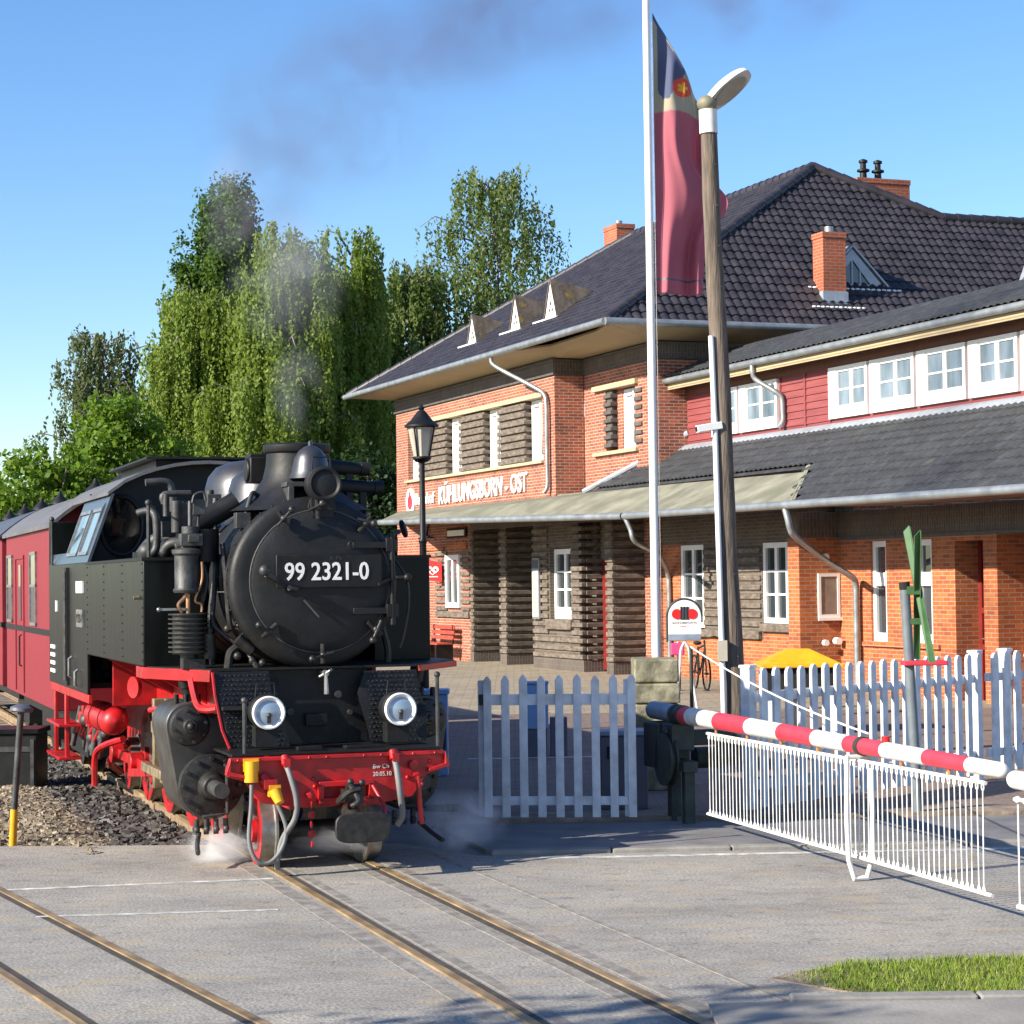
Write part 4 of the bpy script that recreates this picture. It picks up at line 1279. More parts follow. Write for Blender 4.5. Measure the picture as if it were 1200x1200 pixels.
# --- wheels
def wheel(x, y, r, n, s):
    w_ = MB()
    w_.lathe([(r - 0.10, -0.05), (r - 0.008, -0.056), (r - 0.006, -0.045), (r - 0.012, 0.045), (r - 0.10, 0.045), (r - 0.11, 0.0)], (x, y, r + 0.012), (s * -1, 0, 0), 44)
    if r < 0.4: w_.cyl((x + s * 0.045, y, r + .012), (x + s * 0.02, y, r + .012), r - 0.04, r - 0.04, 36)
    w_.cyl((x + s * 0.09, y, r), (x - s * 0.06, y, r), 0.09, 0.1)
    for k in range(n):
        a = 2 * pi * k / n
        d = Vector((0, cos(a), sin(a)))
        c = Vector((x, y, r))
        w_.tube([c + d * 0.08, c + d * (r - 0.09)], [0.035, 0.024], 6)
    if r > 0.4:
        w_.prism([(x - 0.03, y + (r - 0.12) * cos(radians(a)), r + (r - 0.12) * sin(radians(a))) for a in range(200, 290, 10)], (0.06, 0, 0))
    o = P(w_, "wheel", 'red')
    t = MB().lathe([(r - 0.02, -0.05), (r - 0.002, -0.052), (r + 0.001, 0.05), (r + 0.03, 0.056), (r + 0.03, 0.075), (r - 0.02, 0.075)], (x, y, r + 0.012), (-s, 0, 0), 48)
    P(t, "tyre", 'steel', o)


for s in (-1, 1):
    wheel(s * 0.44 - 0.045, 0.27, 0.285, 9, s)
    for y in (1.85, 3.15, 4.45, 5.75):
        wheel(s * 0.44 - 0.045, y, 0.48, 13, s)
    wheel(s * 0.44 - 0.045, 7.15, 0.285, 9, s)
for y, r in ((0.27, 0.285), (1.85, .48), (3.15, .48), (4.45, .48), (5.75, .48), (7.15, .285)):
    P(MB().cyl((-0.45, y, r), (0.4, y, r), 0.07), "axle", 'darksteel')
br = MB()
for y in (2.5, 3.8, 5.1):
    for s in (-1, 1):
        br.prism([(s * 0.5, y - 0.02, 0.3), (s * 0.5, y + 0.03, 0.9), (s * 0.5, y - 0.05, 0.9), (s * 0.5, y - 0.1, 0.3)], (s * -0.07, 0, 0)).cbox((s * 0.45, y - 0.1, 0.4), (0.08, 0.1, 0.3))
P(br, "brake_gear", 'red', bevel=0.005)
# red skirts, brackets, reservoir, steps under tank and cab
sk = MB()
sk.box(-0.56, -0.52, 1.7, 5.0, 0.98, 1.575).box(-1.0, -0.52, 4.98, 5.02, 1.05, 1.575)
sk.box(-1.24, -1.2, 5.0, 8.3, 1.08, 1.17)
sk.prism([(-1.2, 2.2, 1.57), (-0.56, 2.2, 1.57), (-0.56, 2.2, 1.2)], (0, 0.05, 0)).prism([(-1.2, 4.0, 1.57), (-0.56, 4.0, 1.57), (-0.56, 4.0, 1.2)], (0, 0.05, 0))
sk.box(0.82, 0.86, 1.7, 5.0, 1.05, 1.575).box(1.2, 1.24, 5.0, 8.3, 1.08, 1.17)
sk.tube([(-0.9, 1.7, 1.22), (-1.0, 2.6, 1.14)], 0.03)
P(sk, "skirt_plate", 'red', bevel=0.005)
P(MB().lathe([(0.03, -0.015), (0.1, -0.02), (0.1, 0.02), (0.03, 0.015)], (-1.05, 3.2, 1.32), (1, 0.4, 0), 20), "valve_wheel", 'red')
rs = MB().lathe([(0.0, 4.9), (0.08, 4.92), (0.12, 4.96), (0.145, 5.05), (0.145, 6.3), (0.12, 6.38), (0.0, 6.42)], (-0.98, 0, 0.90), (0, 1, 0), 28)
for y in (5.2, 5.9):
    rs.lathe([(0.14, y), (0.155, y), (0.155, y + 0.05), (0.14, y + 0.05)], (-0.98, 0, 0.90), (0, 1, 0), 28)
P(rs, "air_reservoir", 'red')
sp_ = MB()
for y in (7.15, 8.15):
    sp_.box(-1.22, -1.18, y - 0.06, y + 0.06, 0.35, 1.1)
for z in (0.36, 0.72):
    sp_.box(-1.3, -1.05, 7.05, 8.25, z, z + 0.03)
P(sp_, "cab_step", 'red', bevel=0.004)
gp_ = MB().tube(smoothpath([(-0.9, 5.0, 0.72), (-1.05, 5.4, 0.62), (-1.1, 5.6, 0.5), (-1.1, 5.65, 0.2)]), 0.035).tube(smoothpath([(-0.7, 6.0, 0.6), (-0.85, 6.3, 0.4), (-0.7, 6.6, 0.25)]), 0.04)
P(gp_, "sand_pipe", 'red')
gb = MB()
for i in range(9):
    y = 5.9 + i * 0.25
    gb.cyl((-0.95, y, 0.9), (-0.95 + random.uniform(-.1, .1), y + .1, 0.45), random.uniform(0.02, 0.05)).sphere((-0.95, y, random.uniform(0.5, 0.8)), random.uniform(.05, .09))
P(gb, "brake_cylinder", 'greymetal')
gb = MB()
for i in range(7):
    y = 6.2 + i * 0.25
    gb.cbox((-0.9, y, 0.85 + random.uniform(-.1, .15)), (0.2, 0.16, 0.12)).tube([(-0.9, y, 0.9), (-1.0, y + .2, 0.6)], 0.025)
P(gb, "brake_rigging", 'red', bevel=0.01)
# right front: hanging step and drain pipe
rp_ = MB().tube([(0.98, 0.7, 0.75), (0.98, 0.7, 0.36)], 0.02).tube([(0.92, 0.7, 0.36), (1.3, 0.75, 0.33)], 0.03).cbox((1.2, 0.74, 0.36), (0.22, 0.1, 0.04))
rp_.cyl((1.0, 0.9, 1.55), (1.0, 0.9, 1.0), 0.015)
P(rp_, "front_step", 'darksteel')


# ================================================================== COACHES
def coach(y0, y1, label, cat_group, doors, wins, roofm):
    t = thing("passenger_coach", label, "railway coach", Lw(0, y0), TY, cat_group)
    Ln = y1 - y0
    hw = 1.14
    b = MB().box(-hw, hw, 0, Ln, 0.8, 2.98)
    body = b.build("body", M['coach_red'], t, bevel=0.01)
    MB().box(-hw - 0.012, hw + 0.012, -0.01, Ln + 0.01, 1.665, 1.735).build("waist_band", M['black'], t)
    r = MB()
    n = 16
    ins = []
    for k in range(n + 1):
        tt = k / n
        x = -hw - 0.05 + (2 * hw + 0.1) * tt
        ins.append((x, 2.96 + 0.50 * (1 - abs(2 * tt - 1) ** 2.2)))
    for k in range(n):
        (xa, za), (xb, zb) = ins[k], ins[k + 1]
        r.prism([(xa, -0.1, za + 0.04), (xb, -0.1, zb + 0.04), (xb, -0.1, zb - 0.01), (xa, -0.1, za - 0.01)], (0, Ln + 0.2, 0))
    gbl = [(x, 0.0, z - 0.01) for x, z in ins]
    rf_ = r.build("roof", roofm, t, smooth=True)
    MB().prism([(-hw, 0.02, 2.95)] + gbl + [(hw, 0.02, 2.95)], (0, Ln - .04, 0)).build("gable", M['coach_red'], t)
    for yv in (1.6, 4.2, 7.0, 9.8):
        if yv < Ln:
            vv = MB().cyl((-0.1, yv, 3.44), (-0.1, yv, 3.54), 0.07).lathe([(0.16, 0.0), (0.13, 0.06), (0.05, 0.13), (0.02, 0.2)], (-0.1, yv, 3.53), (0, 0, 1), 16)
            vv.build("roof_ventilator", M['black'], rf_, smooth=True)
    for yw, wd, zb, zt in wins:
        f = MB()
        x = -hw - 0.012
        f.box(x - 0.012, x + 0.03, yw, yw + wd, zb, zb + 0.04).box(x - 0.012, x + 0.03, yw, yw + wd, zt - 0.04, zt)
        f.box(x - 0.012, x + 0.03, yw, yw + 0.04, zb, zt).box(x - 0.012, x + 0.03, yw + wd - 0.04, yw + wd, zb, zt)
        f.box(x - 0.012, x + 0.02, yw, yw + wd, zb + 0.52 * (zt - zb), zb + 0.52 * (zt - zb) + 0.035)
        wf = f.build("window", M['steel'], t)
        MB().box(x, x + 0.02, yw + .03, yw + wd - .03, zb + .03, zt - .03).build("pane", M['pane'], wf)
    for yd, wd in doors:
        f = MB()
        x = -hw - 0.008
        for (a, b2, c, d) in ((yd, yd + .03, .85, 2.66), (yd + wd - .03, yd + wd, .85, 2.66), (yd, yd + wd, 2.63, 2.68)):
            f.box(x - 0.008, x + 0.03, a, b2, c, d)
        dd = f.build("door", M['coach_red'], t)
        MB().box(x - 0.004, x + 0.02, yd + wd * .35, yd + wd * .6, 1.8, 2.55).build("pane", M['pane'], dd)
        MB().tube([(x - .02, yd + .1, 1.2), (x - .05, yd + .1, 1.22), (x - .05, yd + .1, 1.6), (x - .02, yd + .1, 1.62)], 0.012).build("handle", M['black'], dd)
    u = MB().box(-0.9, 0.9, 0.0, Ln, 0.6, 0.8).box(-0.7, 0.7, 0.5, 2.2, 0.2, 0.6).box(-0.7, 0.7, Ln - 2.2, Ln - .5, 0.2, 0.6)
    u.build("underframe", M['black'], t)
    for yb in (0.8, 2.0, Ln - 2.0, Ln - 0.8):
        for s in (-1, 1):
            MB().cyl((s * 0.44 - .045, yb, 0.29), (s * 0.54 - .045, yb, 0.29), 0.29, seg=24).build("wheel", M['darksteel'], t, smooth=True)
    return t


coach(8.75, 14.75, "short red coach with grey roof coupled right behind the locomotive", "red coaches of the train", [(3.5, 1.1)], [(1.95, 0.75, 1.76, 2.70), (5.05, 0.75, 1.76, 2.70)], M['coach_roof'])
coach(15.5, 28.0, "red coach with dark roof behind the short coach at the left edge", "red coaches of the train", [(0.6, 0.9), (11, 0.9)], [(2.0 + i * 1.5, 1.0, 1.76, 2.7) for i in range(6)], mat("dark_coach_roof", (0.06, 0.065, 0.08), 0.5, var=0.2))

# ================================================================== STATION BUILDING
st = thing("station_building", "two storey red brick railway station with dark hipped roof and long low wing", "station", B_O, BY)


def S(mb, name, m, parent=None, smooth=False, bevel=0.0):
    return mb.build(name, M[m] if isinstance(m, str) else m, parent or st, smooth, bevel)


def tile_sheet(mb, o, ue, vs, poly, tw=0.3, tl=0.36, amp=0.035, step=0.035, seg=5):
    """o origin, ue unit along eave, vs unit up slope, poly list of (u,v) metres"""
    o, ue, vs = Vector(o), Vector(ue).normalized(), Vector(vs).normalized()
    n = ue.cross(vs).normalized()
    if n.z < 0: n = -n
    us = [p[0] for p in poly]
    vv = [p[1] for p in poly]
    nu0, nu1 = int(math.floor(min(us) / tw)), int(math.ceil(max(us) / tw))
    nv0, nv1 = int(math.floor(min(vv) / tl)), int(math.ceil(max(vv) / tl))
    for j in range(nv0, nv1):
        for i in range(nu0, nu1):
            uc, vc = (i + .5) * tw, (j + .5) * tl
            if not inpoly(uc, vc, poly): continue
            V, Fc = [], []
            hj = random.uniform(-.004, .004)
            for k in range(seg + 1):
                t = k / seg
                prof_ = amp * (0.5 - 0.5 * cos(2 * pi * (t * 0.86 + 0.05))) if t < 1 else 0.0
                u = (i + t * 1.0) * tw
                for (v, hh) in ((j * tl - 0.02, step + hj), (j * tl + tl, 0.0)):
                    V.append(o + ue * u + vs * v + n * (prof_ + hh))
            for k in range(seg):
                a = 2 * k
                Fc.append((a, a + 2, a + 3, a + 1))
            b = len(V)
            # front lip
            for k in range(seg + 1):
                V.append(V[2 * k] - n * 0.03)
            for k in range(seg):
                Fc.append((b + k, b + k + 1, 2 * (k + 1), 2 * k))
            mb._add(V, Fc)
    # backing deck
    V = [o + ue * u + vs * v - n * 0.03 for u, v in poly]
    mb._add(V, [tuple(range(len(V)))])


def ridge_caps(mb, a, b, r=0.13, L=0.38):
    a, b = Vector(a), Vector(b)
    d = b - a
    n = max(1, int(d.length / L))
    d = d / n
    for i in range(n):
        p = a + d * i
        mb.cyl(p, p + d * 1.06, r * 1.1, r * 0.92, seg=10)


# ---------------- walls of the main block
wa = MB()
wa.box(0.0, 0.4, 24.53, 31.1, 0, 3.62).box(0.0, 0.4, 18.2, 31.1, 4.0, 5.2).box(0.0, 0.4, 18.2, 31.1, 6.95, 7.35)
wa.box(0.0, 0.4, 18.2, 19.02, 5.2, 6.95).box(0.0, 0.4, 29.98, 31.1, 5.2, 6.95)
wa.box(0.0, 0.4, 18.2, 24.53, 3.62, 4.0).box(0.0, 0.4, 24.53, 31.1, 3.62, 4.0)
wa.box(0.4, 0.797, 18.2, 18.6, 3.0, 7.35)
wa.box(0.8, 1.2, 16.85, 18.18, 0, 7.35).box(0.8, 1.2, 13.9, 15.08, 0, 7.35).box(0.8, 1.2, 15.08, 16.85, 0, 5.32).box(0.8, 1.2, 15.08, 16.85, 6.85, 7.35)
wa.box(1.2, 8.5, 13.9, 14.3, 0, 7.35)
wa.box(0.4, 12, 30.7, 31.1, 0, 7.35).box(8.5, 12, 13.9, 31, 0, 7.35)
wall = S(wa, "brick_wall", 'brick')
# dark frieze of upright bricks under the eaves
fz = MB()
fz.box(-0.03, 0.4, 18.17, 31.13, 7.35, 7.72).box(0.4, 0.77, 18.17, 18.6, 7.35, 7.72).box(0.77, 1.2, 13.87, 18.17, 7.35, 7.72).box(1.2, 8.5, 13.87, 14.3, 7.35, 7.72)
S(fz, "frieze", 'soldier')
fz = MB()
for z in (7.36, 7.70):
    fz.box(-0.06, 0.3, 18.14, 31.16, z, z + 0.05).box(0.3, 0.74, 18.14, 18.5, z, z + .05).box(0.74, 1.2, 13.84, 18.14, z, z + 0.05).box(1.2, 8.5, 13.84, 14.2, z, z + 0.05)
S(fz, "frieze_moulding", 'ribdark')


def window(x, ya, yb, za, zb, cols=2, rows=2, fw=0.07, depth=0.1, face=-1, parent=None, glass='pane', sill=True, mull=0.045, lower=0.0):
    """window in a wall facing -x; yb > ya"""
    f = MB()
    x1 = x + depth
    f.box(x, x1, ya, ya + fw, za, zb).box(x, x1, yb - fw, yb, za, zb).box(x, x1, ya + fw, yb - fw, za, za + fw + lower).box(x, x1, ya + fw, yb - fw, zb - fw, zb)
    iw, ih = (yb - ya - 2 * fw), (zb - za - 2 * fw - lower)
    for c in range(1, cols):
        yc = ya + fw + iw * c / cols
        w2 = mull if cols > 2 else mull * 1.3
        f.box(x + 0.012, x1 - 0.012, yc - w2, yc + w2, za + fw + lower, zb - fw)
    for r in range(1, rows):
        zc = za + fw + lower + ih * r / rows
        f.box(x + 0.02, x1 - 0.02, ya + fw, yb - fw, zc - mull / 2, zc + mull / 2)
    o = S(f, "window", 'white', parent)
    S(MB().box(x + depth * .55, x + depth * .7, ya + fw * .5, yb - fw * .5, za + fw * .5, zb - fw * .5), "pane", glass, o)
    return o


def ribs(mb, x0, x1, y0, y1, z0, z1, h=0.11, pitch=0.195, out=0.05, back=True):
    """projecting rounded clinker courses on a wall; mb gets rounded bars"""
    z = z0
    while z + h <= z1 + 0.01:
        mb.box(x0 - out, x1, y0 - out, y1 + out, z, z + h)
        z += pitch
    if back: mb.box(x0 + 0.02, x1 - .001, y0 + 0.02, y1 - 0.02, z0, z1)


# upper windows and ribbed piers between them
for ya, yb in ((19.02, 20.2), (22.2, 23.3), (25.3, 26.4), (28.9, 29.98)):
    window(0.17, ya, yb, 5.28, 6.86, 1, 1, fw=0.16, glass='curtained')
    # opened casement leaf seen slanting inwards
    lf_ = MB().prism([(0.13, ya + 0.55, 5.34), (0.13, ya + 0.63, 5.34), (0.13, ya + 0.50, 6.8), (0.13, ya + 0.42, 6.8)], (0.05, 0, 0))
    S(lf_, "casement", 'white')
for ya, yb in ((20.2, 22.2), (23.3, 25.3), (26.4, 28.9)):
    rbm = MB()
    ribs(rbm, 0.0, 0.3, ya + 0.06, yb - 0.06, 5.29, 6.84)
    S(rbm, "ribbed_pier", 'rib', bevel=0.014)
S(MB().box(-0.09, 0.25, 18.95, 30.1, 5.19, 5.27), "window_sill", 'sand', bevel=0.01)
S(MB().box(-0.07, 0.3, 18.95, 30.05, 6.87, 6.99), "lintel", 'sand', bevel=0.01)
# side window on the set-back bay
window(0.98, 15.08, 16.15, 5.36, 6.82, 1, 1, fw=0.16, glass='curtained')
S(MB().prism([(0.94, 15.62, 5.42), (0.94, 15.72, 5.42), (0.94, 15.54, 6.78), (0.94, 15.44, 6.78)], (0.05, 0, 0)), "casement", 'white')
S(MB().box(0.95, 1.15, 16.15, 16.5, 5.36, 6.85), "window_jamb", 'brick')
rbm = MB()
ribs(rbm, 0.8, 1.0, 16.5, 16.85, 5.45, 6.85, h=0.1, pitch=0.2, out=0.05)
S(rbm, "ribbed_pier", 'ribdark', bevel=0.014)
rbm = MB()
ribs(rbm, 0.8, 1.0, 14.72, 15.02, 5.45, 6.85, h=0.1, pitch=0.2, out=0.05, back=False)
S(rbm, "ribbed_pier", 'ribdark', bevel=0.014)
S(MB().box(0.70, 1.1, 14.9, 17.5, 5.26, 5.35), "window_sill", 'sand', bevel=0.01)
S(MB().box(0.70, 1.1, 14.9, 17.5, 6.86, 6.99), "lintel", 'sand', bevel=0.01)

# ---------------- main roof
EZ = 8.06
ex0, ey0 = -0.95, 12.7
A1, A2 = Vector((6.75, 17.0, 12.74)), Vector((6.75, 28.2, 12.74))
NC, FC = Vector((ex0, ey0, EZ)), Vector((ex0, 33.0, EZ))


def sheet(mb, corners, eave_a, eave_b, **k):
    """corners: 3D polygon in a plane; eave from eave_a to eave_b"""
    a, b = Vector(eave_a), Vector(eave_b)
    ue = (b - a).normalized()
    P_ = [Vector(c) for c in corners]
    nrm = (P_[1] - P_[0]).cross(P_[2] - P_[0]).normalized()
    vs = nrm.cross(ue).normalized()
    if vs.z < 0: vs = -vs
    poly = [((p - a).dot(ue), (p - a).dot(vs)) for p in P_]
    tile_sheet(mb, a, ue, vs, poly, **k)


rt = MB()
sheet(rt, [FC, NC, A1, A2], FC, NC, tw=0.24, tl=0.31, amp=0.03, step=0.03)
roofA = S(rt, "front_roof_slope", 'tile', smooth=True)
rt = MB()
sheet(rt, [NC, (15.0, ey0, EZ), (15.0, 15.75, 11.35), (9.8, 15.75, 11.35), A1], NC, (15.0, ey0, EZ), tw=0.23, tl=0.30, amp=0.045, step=0.035)
roofB = S(rt, "near_roof_slope", 'tile', smooth=True)
rt = MB()
rt._add([FC, A2, (14.0, 33.0, EZ)], [(0, 1, 2)])
rt._add([A1, A2, (14.0, 33.0, EZ), (14.0, 22, EZ)], [(0, 1, 2, 3)])
rt._add([(9.8, 15.75, 11.35), (15, 15.75, 11.35), (15, 19.5, 8.06), (9.8, 19.5, 8.06)], [(0, 1, 2, 3)])
rt._add([A1, (9.8, 15.75, 11.35), (9.8, 19.5, 8.06), (14, 22, 8.06)], [(0, 1, 2), (0, 2, 3)])
S(rt, "rear_roof_slope", 'tile')
rc = MB()
ridge_caps(rc, NC, A1)
ridge_caps(rc, A1, A2)
ridge_caps(rc, A2, FC)
ridge_caps(rc, A1, (9.8, 15.75, 11.37))
ridge_caps(rc, (9.8, 15.75, 11.37), (15, 15.75, 11.37))
S(rc, "ridge_tiles", 'tile', smooth=True)
# soffit and gutters
sf = MB()
sf.prism([(-0.97, 18.9, 7.98), (-0.97, 33.0, 7.98), (0.1, 31.1, 7.78), (0.1, 18.2, 7.78)], (0, 0, 0.05))
sf.prism([(-0.97, 18.9, 7.98), (0.1, 18.2, 7.78), (0.8, 18.2, 7.78), (0.8, 13.9, 7.78), (-0.9, 12.75, 7.98), (-0.55, 14.2, 7.98), (-0.4, 17.4, 7.98)], (0, 0, 0.05))
sf.prism([(-0.9, 12.72, 7.98), (0.8, 13.9, 7.78), (8.4, 13.9, 7.78), (8.4, 12.72, 7.98)], (0, 0, 0.05))
sf.prism([(-0.97, 33.0, 7.98), (8, 33.0, 7.98), (8, 31.1, 7.78), (0.1, 31.1, 7.78)], (0, 0, 0.05))
S(sf, "soffit", 'soffit')


def gutter(mb, a, b, r=0.08):
    a, b = Vector(a), Vector(b)
    mb.cyl(a, b, r, r, seg=12)


gt = MB()
gutter(gt, (-1.03, 33.1, 8.02), (-1.03, 12.62, 8.02), 0.085)
S(gt, "gutter", 'zinc', smooth=True)
gt = MB()
gutter(gt, (-1.03, 12.6, 8.02), (8.2, 12.6, 8.02), 0.085)
S(gt, "gutter", 'zinc', smooth=True)
# narrow ventilation dormers on the front slope
slope_z = lambda x: EZ + (x - ex0) * (A1.z - EZ) / (A1.x - ex0)


def vent_dormer(x, y, h, w_):
    t = MB()
    zb = slope_z(x)
    t.prism([(x, y - w_, zb), (x, y + w_, zb), (x, y, zb + h)], (0.04, 0, 0))
    o = S(t, "dormer_front", 'white')
    k = MB().box(x - 0.16, x + 0.05, y - w_ * 1.8, y + w_ * 2.2, zb - 0.04, zb + 0.0)
    S(k, "dormer_apron", 'white', o)
    d = MB()
    for dy, dz in ((0, 0.42), (-0.1, .25), (0.1, .25)):
        d.prism([(x - 0.006, y + dy - 0.06, zb + h * dz - .05), (x - 0.006, y + dy + 0.06, zb + h * dz - .05), (x - .006, y + dy, zb + h * dz + 0.09)], (0.01, 0, 0))
    S(d, "vent_hole", 'dark', o)
    zr = zb + h * 0.74
    xr = ex0 + (zr - EZ) * (A1.x - ex0) / (A1.z - EZ)
    r_ = MB()
    for s in (-1, 1):
        r_.prism([(x - 0.03, y + s * (w_ + .03), zb), (x - 0.03, y, zb + h + .03), (xr, y, zr + .03)], (0.0, s * 0.03, 0.02))
    S(r_, "dormer_roof", 'tile_moss', o)


vent_dormer(0.45, 25.4, 0.80, 0.36)
vent_dormer(0.45, 22.0, 0.92, 0.38)
vent_dormer(0.50, 19.6, 0.98, 0.40)


# chimneys
def chimney(x0, x1, y0, y1, z0, z1, pots, flash=None):
    c = MB().box(x0, x1, y0, y1, z0, z1)
    c.box(x0 - 0.02, x1 + 0.02, y0 - 0.02, y1 + 0.02, z1 - 0.14, z1)
    o = S(c, "chimney", 'chimney', bevel=0.008)
    for px, py, kind in pots:
        p = MB()
        if kind == 'pot':
            p.lathe([(0.1, 0.0), (0.09, 0.2), (0.17, 0.22), (0.17, 0.27), (0.08, 0.3), (0.08, 0.45), (0.12, 0.46), (0.12, 0.52), (0.03, 0.56)], (px, py, z1), (0, 0, 1), 16)
            S(p, "chimney_pot", 'black', o, smooth=True)
        else:
            p.cyl((px, py, z1), (px, py, z1 + 0.16), 0.11)
            S(p, "chimney_pot", 'zinc', o, smooth=True)
    if flash:
        f = MB().box(x0 - 0.03, x1 + 0.03, y0 - 0.03, y1 + 0.03, z0, flash)
        S(f, "flashing", 'lead', o)
        z = flash - 0.55
        a = MB()
        for k in range(12):
            xx = x0 - 0.35 + k * (x1 - x0 + 0.7) / 11
            a.sphere((xx, y0 - 0.16, 8.06 + (y0 - 0.16 - 12.7) * 1.088 + 0.05), 0.07, 8, 5, (1, .8, .5))
        S(a, "flashing_apron", 'white', o, smooth=True)


chimney(4.93, 5.55, 13.3, 13.8, 8.5, 10.42, [(5.24, 13.55, 'cap')], flash=9.0)
chimney(8.95, 10.55, 18.5, 19.4, 11.0, 12.88, [(9.3, 18.8, 'pot'), (9.75, 18.8, 'pot')])
chimney(6.5, 7.1, 28.9, 29.9, 11.5, 13.2, [(6.8, 29.4, 'cap')])


# gabled skylight dormer
def gable_dormer(x, y):
    zb = 8.06 + (y - 12.7) * 1.088
    h, w_ = 0.92, 0.88
    t = MB()
    for a, b in (((x - w_, zb), (x, zb + h)), ((x + w_, zb), (x, zb + h))):
        dx, dz = b[0] - a[0], b[1] - a[1]
        L = sqrt(dx * dx + dz * dz)
        nx, nz = -dz / L * 0.16, dx / L * 0.16
        if nz > 0: nx, nz = -nx, -nz
        t.prism([(a[0], y, a[1]), (b[0], y, b[1]), (b[0], y, b[1] - 0.26), (a[0] - (0.33 if a[0] > x else -0.33), y, a[1])], (0, 0.08, 0))
    t.box(x - w_, x + w_, y - 0.002, y + 0.078, zb - 0.06, zb + 0.06)
    for dx in (-0.22, 0.0, 0.22):
        t.box(x + dx - 0.018, x + dx + 0.018, y + .012, y + 0.06, zb + 0.05, zb + h * (1 - abs(dx) / w_) - 0.15)
    o = S(t, "skylight_dormer", 'lead')
    S(MB().prism([(x - w_ * .8, y + .04, zb), (x + w_ * .8, y + .04, zb), (x, y + .04, zb + h * .85)], (0, 0.02, 0)), "pane", 'pane', o)
    d = MB()
    yr = y + h / 1.088
    for s in (-1, 1):
        d.prism([(x + s * (w_ + .08), y - 0.05, zb), (x, y - 0.05, zb + h + .04), (x, yr, zb + h + .04)], (s * .02, 0, 0.04))
    S(d, "dormer_roof", 'lead', o)
    a = MB()
    for k in range(18):
        xx = x - w_ - 0.35 + k * (2 * w_ + 0.7) / 17
        a.sphere((xx, y - 0.1, zb - 0.08), 0.07, 8, 5, (1, .8, .5))
    S(a, "flashing_apron", 'white', o, smooth=True)


gable_dormer(5.98, 13.75)
gable_dormer(11.75, 13.95)

# ---------------- ground floor of the main block
JH = 3.62


def jamb(mb, x0, x1, y, z0=0.3, z1=3.5):
    z = z0
    while z < z1:
        mb.box(x0, x1, y - 0.055, y, z, z + 0.11)
        z += 0.195


bk = MB()
bk.box(1.2, 1.5, 14.72, 24.53, 0, 4.3)
bk.box(0.0, 1.2, 24.30, 24.53, 0, JH)
bk.box(0.0, 1.2, 21.74, 22.19, 0, JH)
bk.box(0.0, 1.2, 19.55, 19.77, 0, JH).box(0.0, 0.35, 18.67, 19.55, 0, JH).box(0.0, 0.35, 17.28, 18.67, 0, 1.24).box(0.0, 0.35, 17.28, 18.67, 3.02, JH).box(0.0, 0.35, 16.78, 17.28, 0, JH)
bk.box(0.35, 0.9, 16.5, 16.78, 0, JH)
bk.box(0.0, 0.9, 14.72, 15.07, 0, JH)
bk.box(0.45, 0.6, 15.07, 16.5, 2.7, JH)
S(bk, "clinker_wall", 'brick_br')
for (xa, ya, yj, fronts) in ((1.2, 24.53, 24.30, [(24.245, 24.53)]), (1.2, 22.19, 21.74, [(21.685, 22.19)]), (1.2, 19.77, 19.55, [(18.75, 19.77)]), (0.9, 17.2, 16.5, [(16.5, 17.2)]), (0.9, 15.07, 14.72, [(14.665, 15.07)])):
    rb_ = MB()
    jamb(rb_, 0.06, xa, yj)
    z = 0.3
    while z < 3.5:
        for a, b in fronts:
            rb_.box(-0.055, 0.06, a, b, z, z + .11)
        z += 0.195
    S(rb_, "ribbed_pier", 'rib', bevel=0.014)
rb_ = MB()
for z in (0.3, 0.495, 0.69):
    rb_.box(-0.055, 0.06, 17.2, 18.75, z, z + .11)
S(rb_, "ribbed_apron", 'rib', bevel=0.014)
S(MB().box(-0.03, 1.2, 14.7, 24.5, JH, 4.0), "frieze", 'soldier')
for ya, yb, xx in ((24.27, 24.55, 1.0), (21.71, 22.2, 1.0), (16.47, 19.78, 0.9), (14.69, 15.08, 0.9)):
    S(MB().box(-0.03, xx, ya, yb, 0, 0.28), "plinth", 'soldier')
window(0.12, 17.28, 18.67, 1.26, 3.0, 2, 3, fw=0.13, lower=0.16)
S(MB().box(-0.10, 0.2, 17.15, 18.8, 1.0, 1.25), "window_sill", 'rib', bevel=0.02)
dd = S(MB().box(0.48, 0.54, 15.07, 16.5, 0.05, 2.7).box(0.45, 0.48, 15.6, 15.68, 0.05, 2.7), "door", 'door_red')
S(MB().cyl((0.44, 15.45, 1.05), (0.44, 15.3, 1.05), 0.02), "handle", 'steel', dd)
# orange brick end with window
window(-0.10, 25.26, 26.42, 1.48, 2.97, 2, 1, fw=0.14, depth=0.1)
rbm = MB()
ribs(rbm, -0.01, 0.1, 24.6, 25.2, 1.4, 3.1, back=False)
S(rbm, "ribbed_pier", 'rib', bevel=0.014)
rbm = MB()
ribs(rbm, -0.01, 0.1, 26.5, 27.4, 1.4, 3.1, back=False)
S(rbm, "ribbed_pier", 'rib', bevel=0.014)
S(MB().box(-0.08, 0.1, 24.6, 27.4, 1.2, 1.38), "window_sill", 'rib', bevel=0.02)
S(MB().box(-0.05, 0.05, 24.75, 26.4, 3.12, 3.32).box(-.05, .05, 26.7, 28.6, 3.12, 3.22), "lintel", 'brick_or')
sb_ = S(MB().box(-0.08, -0.04, 24.7, 26.3, 3.45, 3.72), "name_board", 'dark')
S(MB().box(-0.1, -0.08, 24.8, 26.2, 3.50, 3.66), "board_face", 'white', sb_)
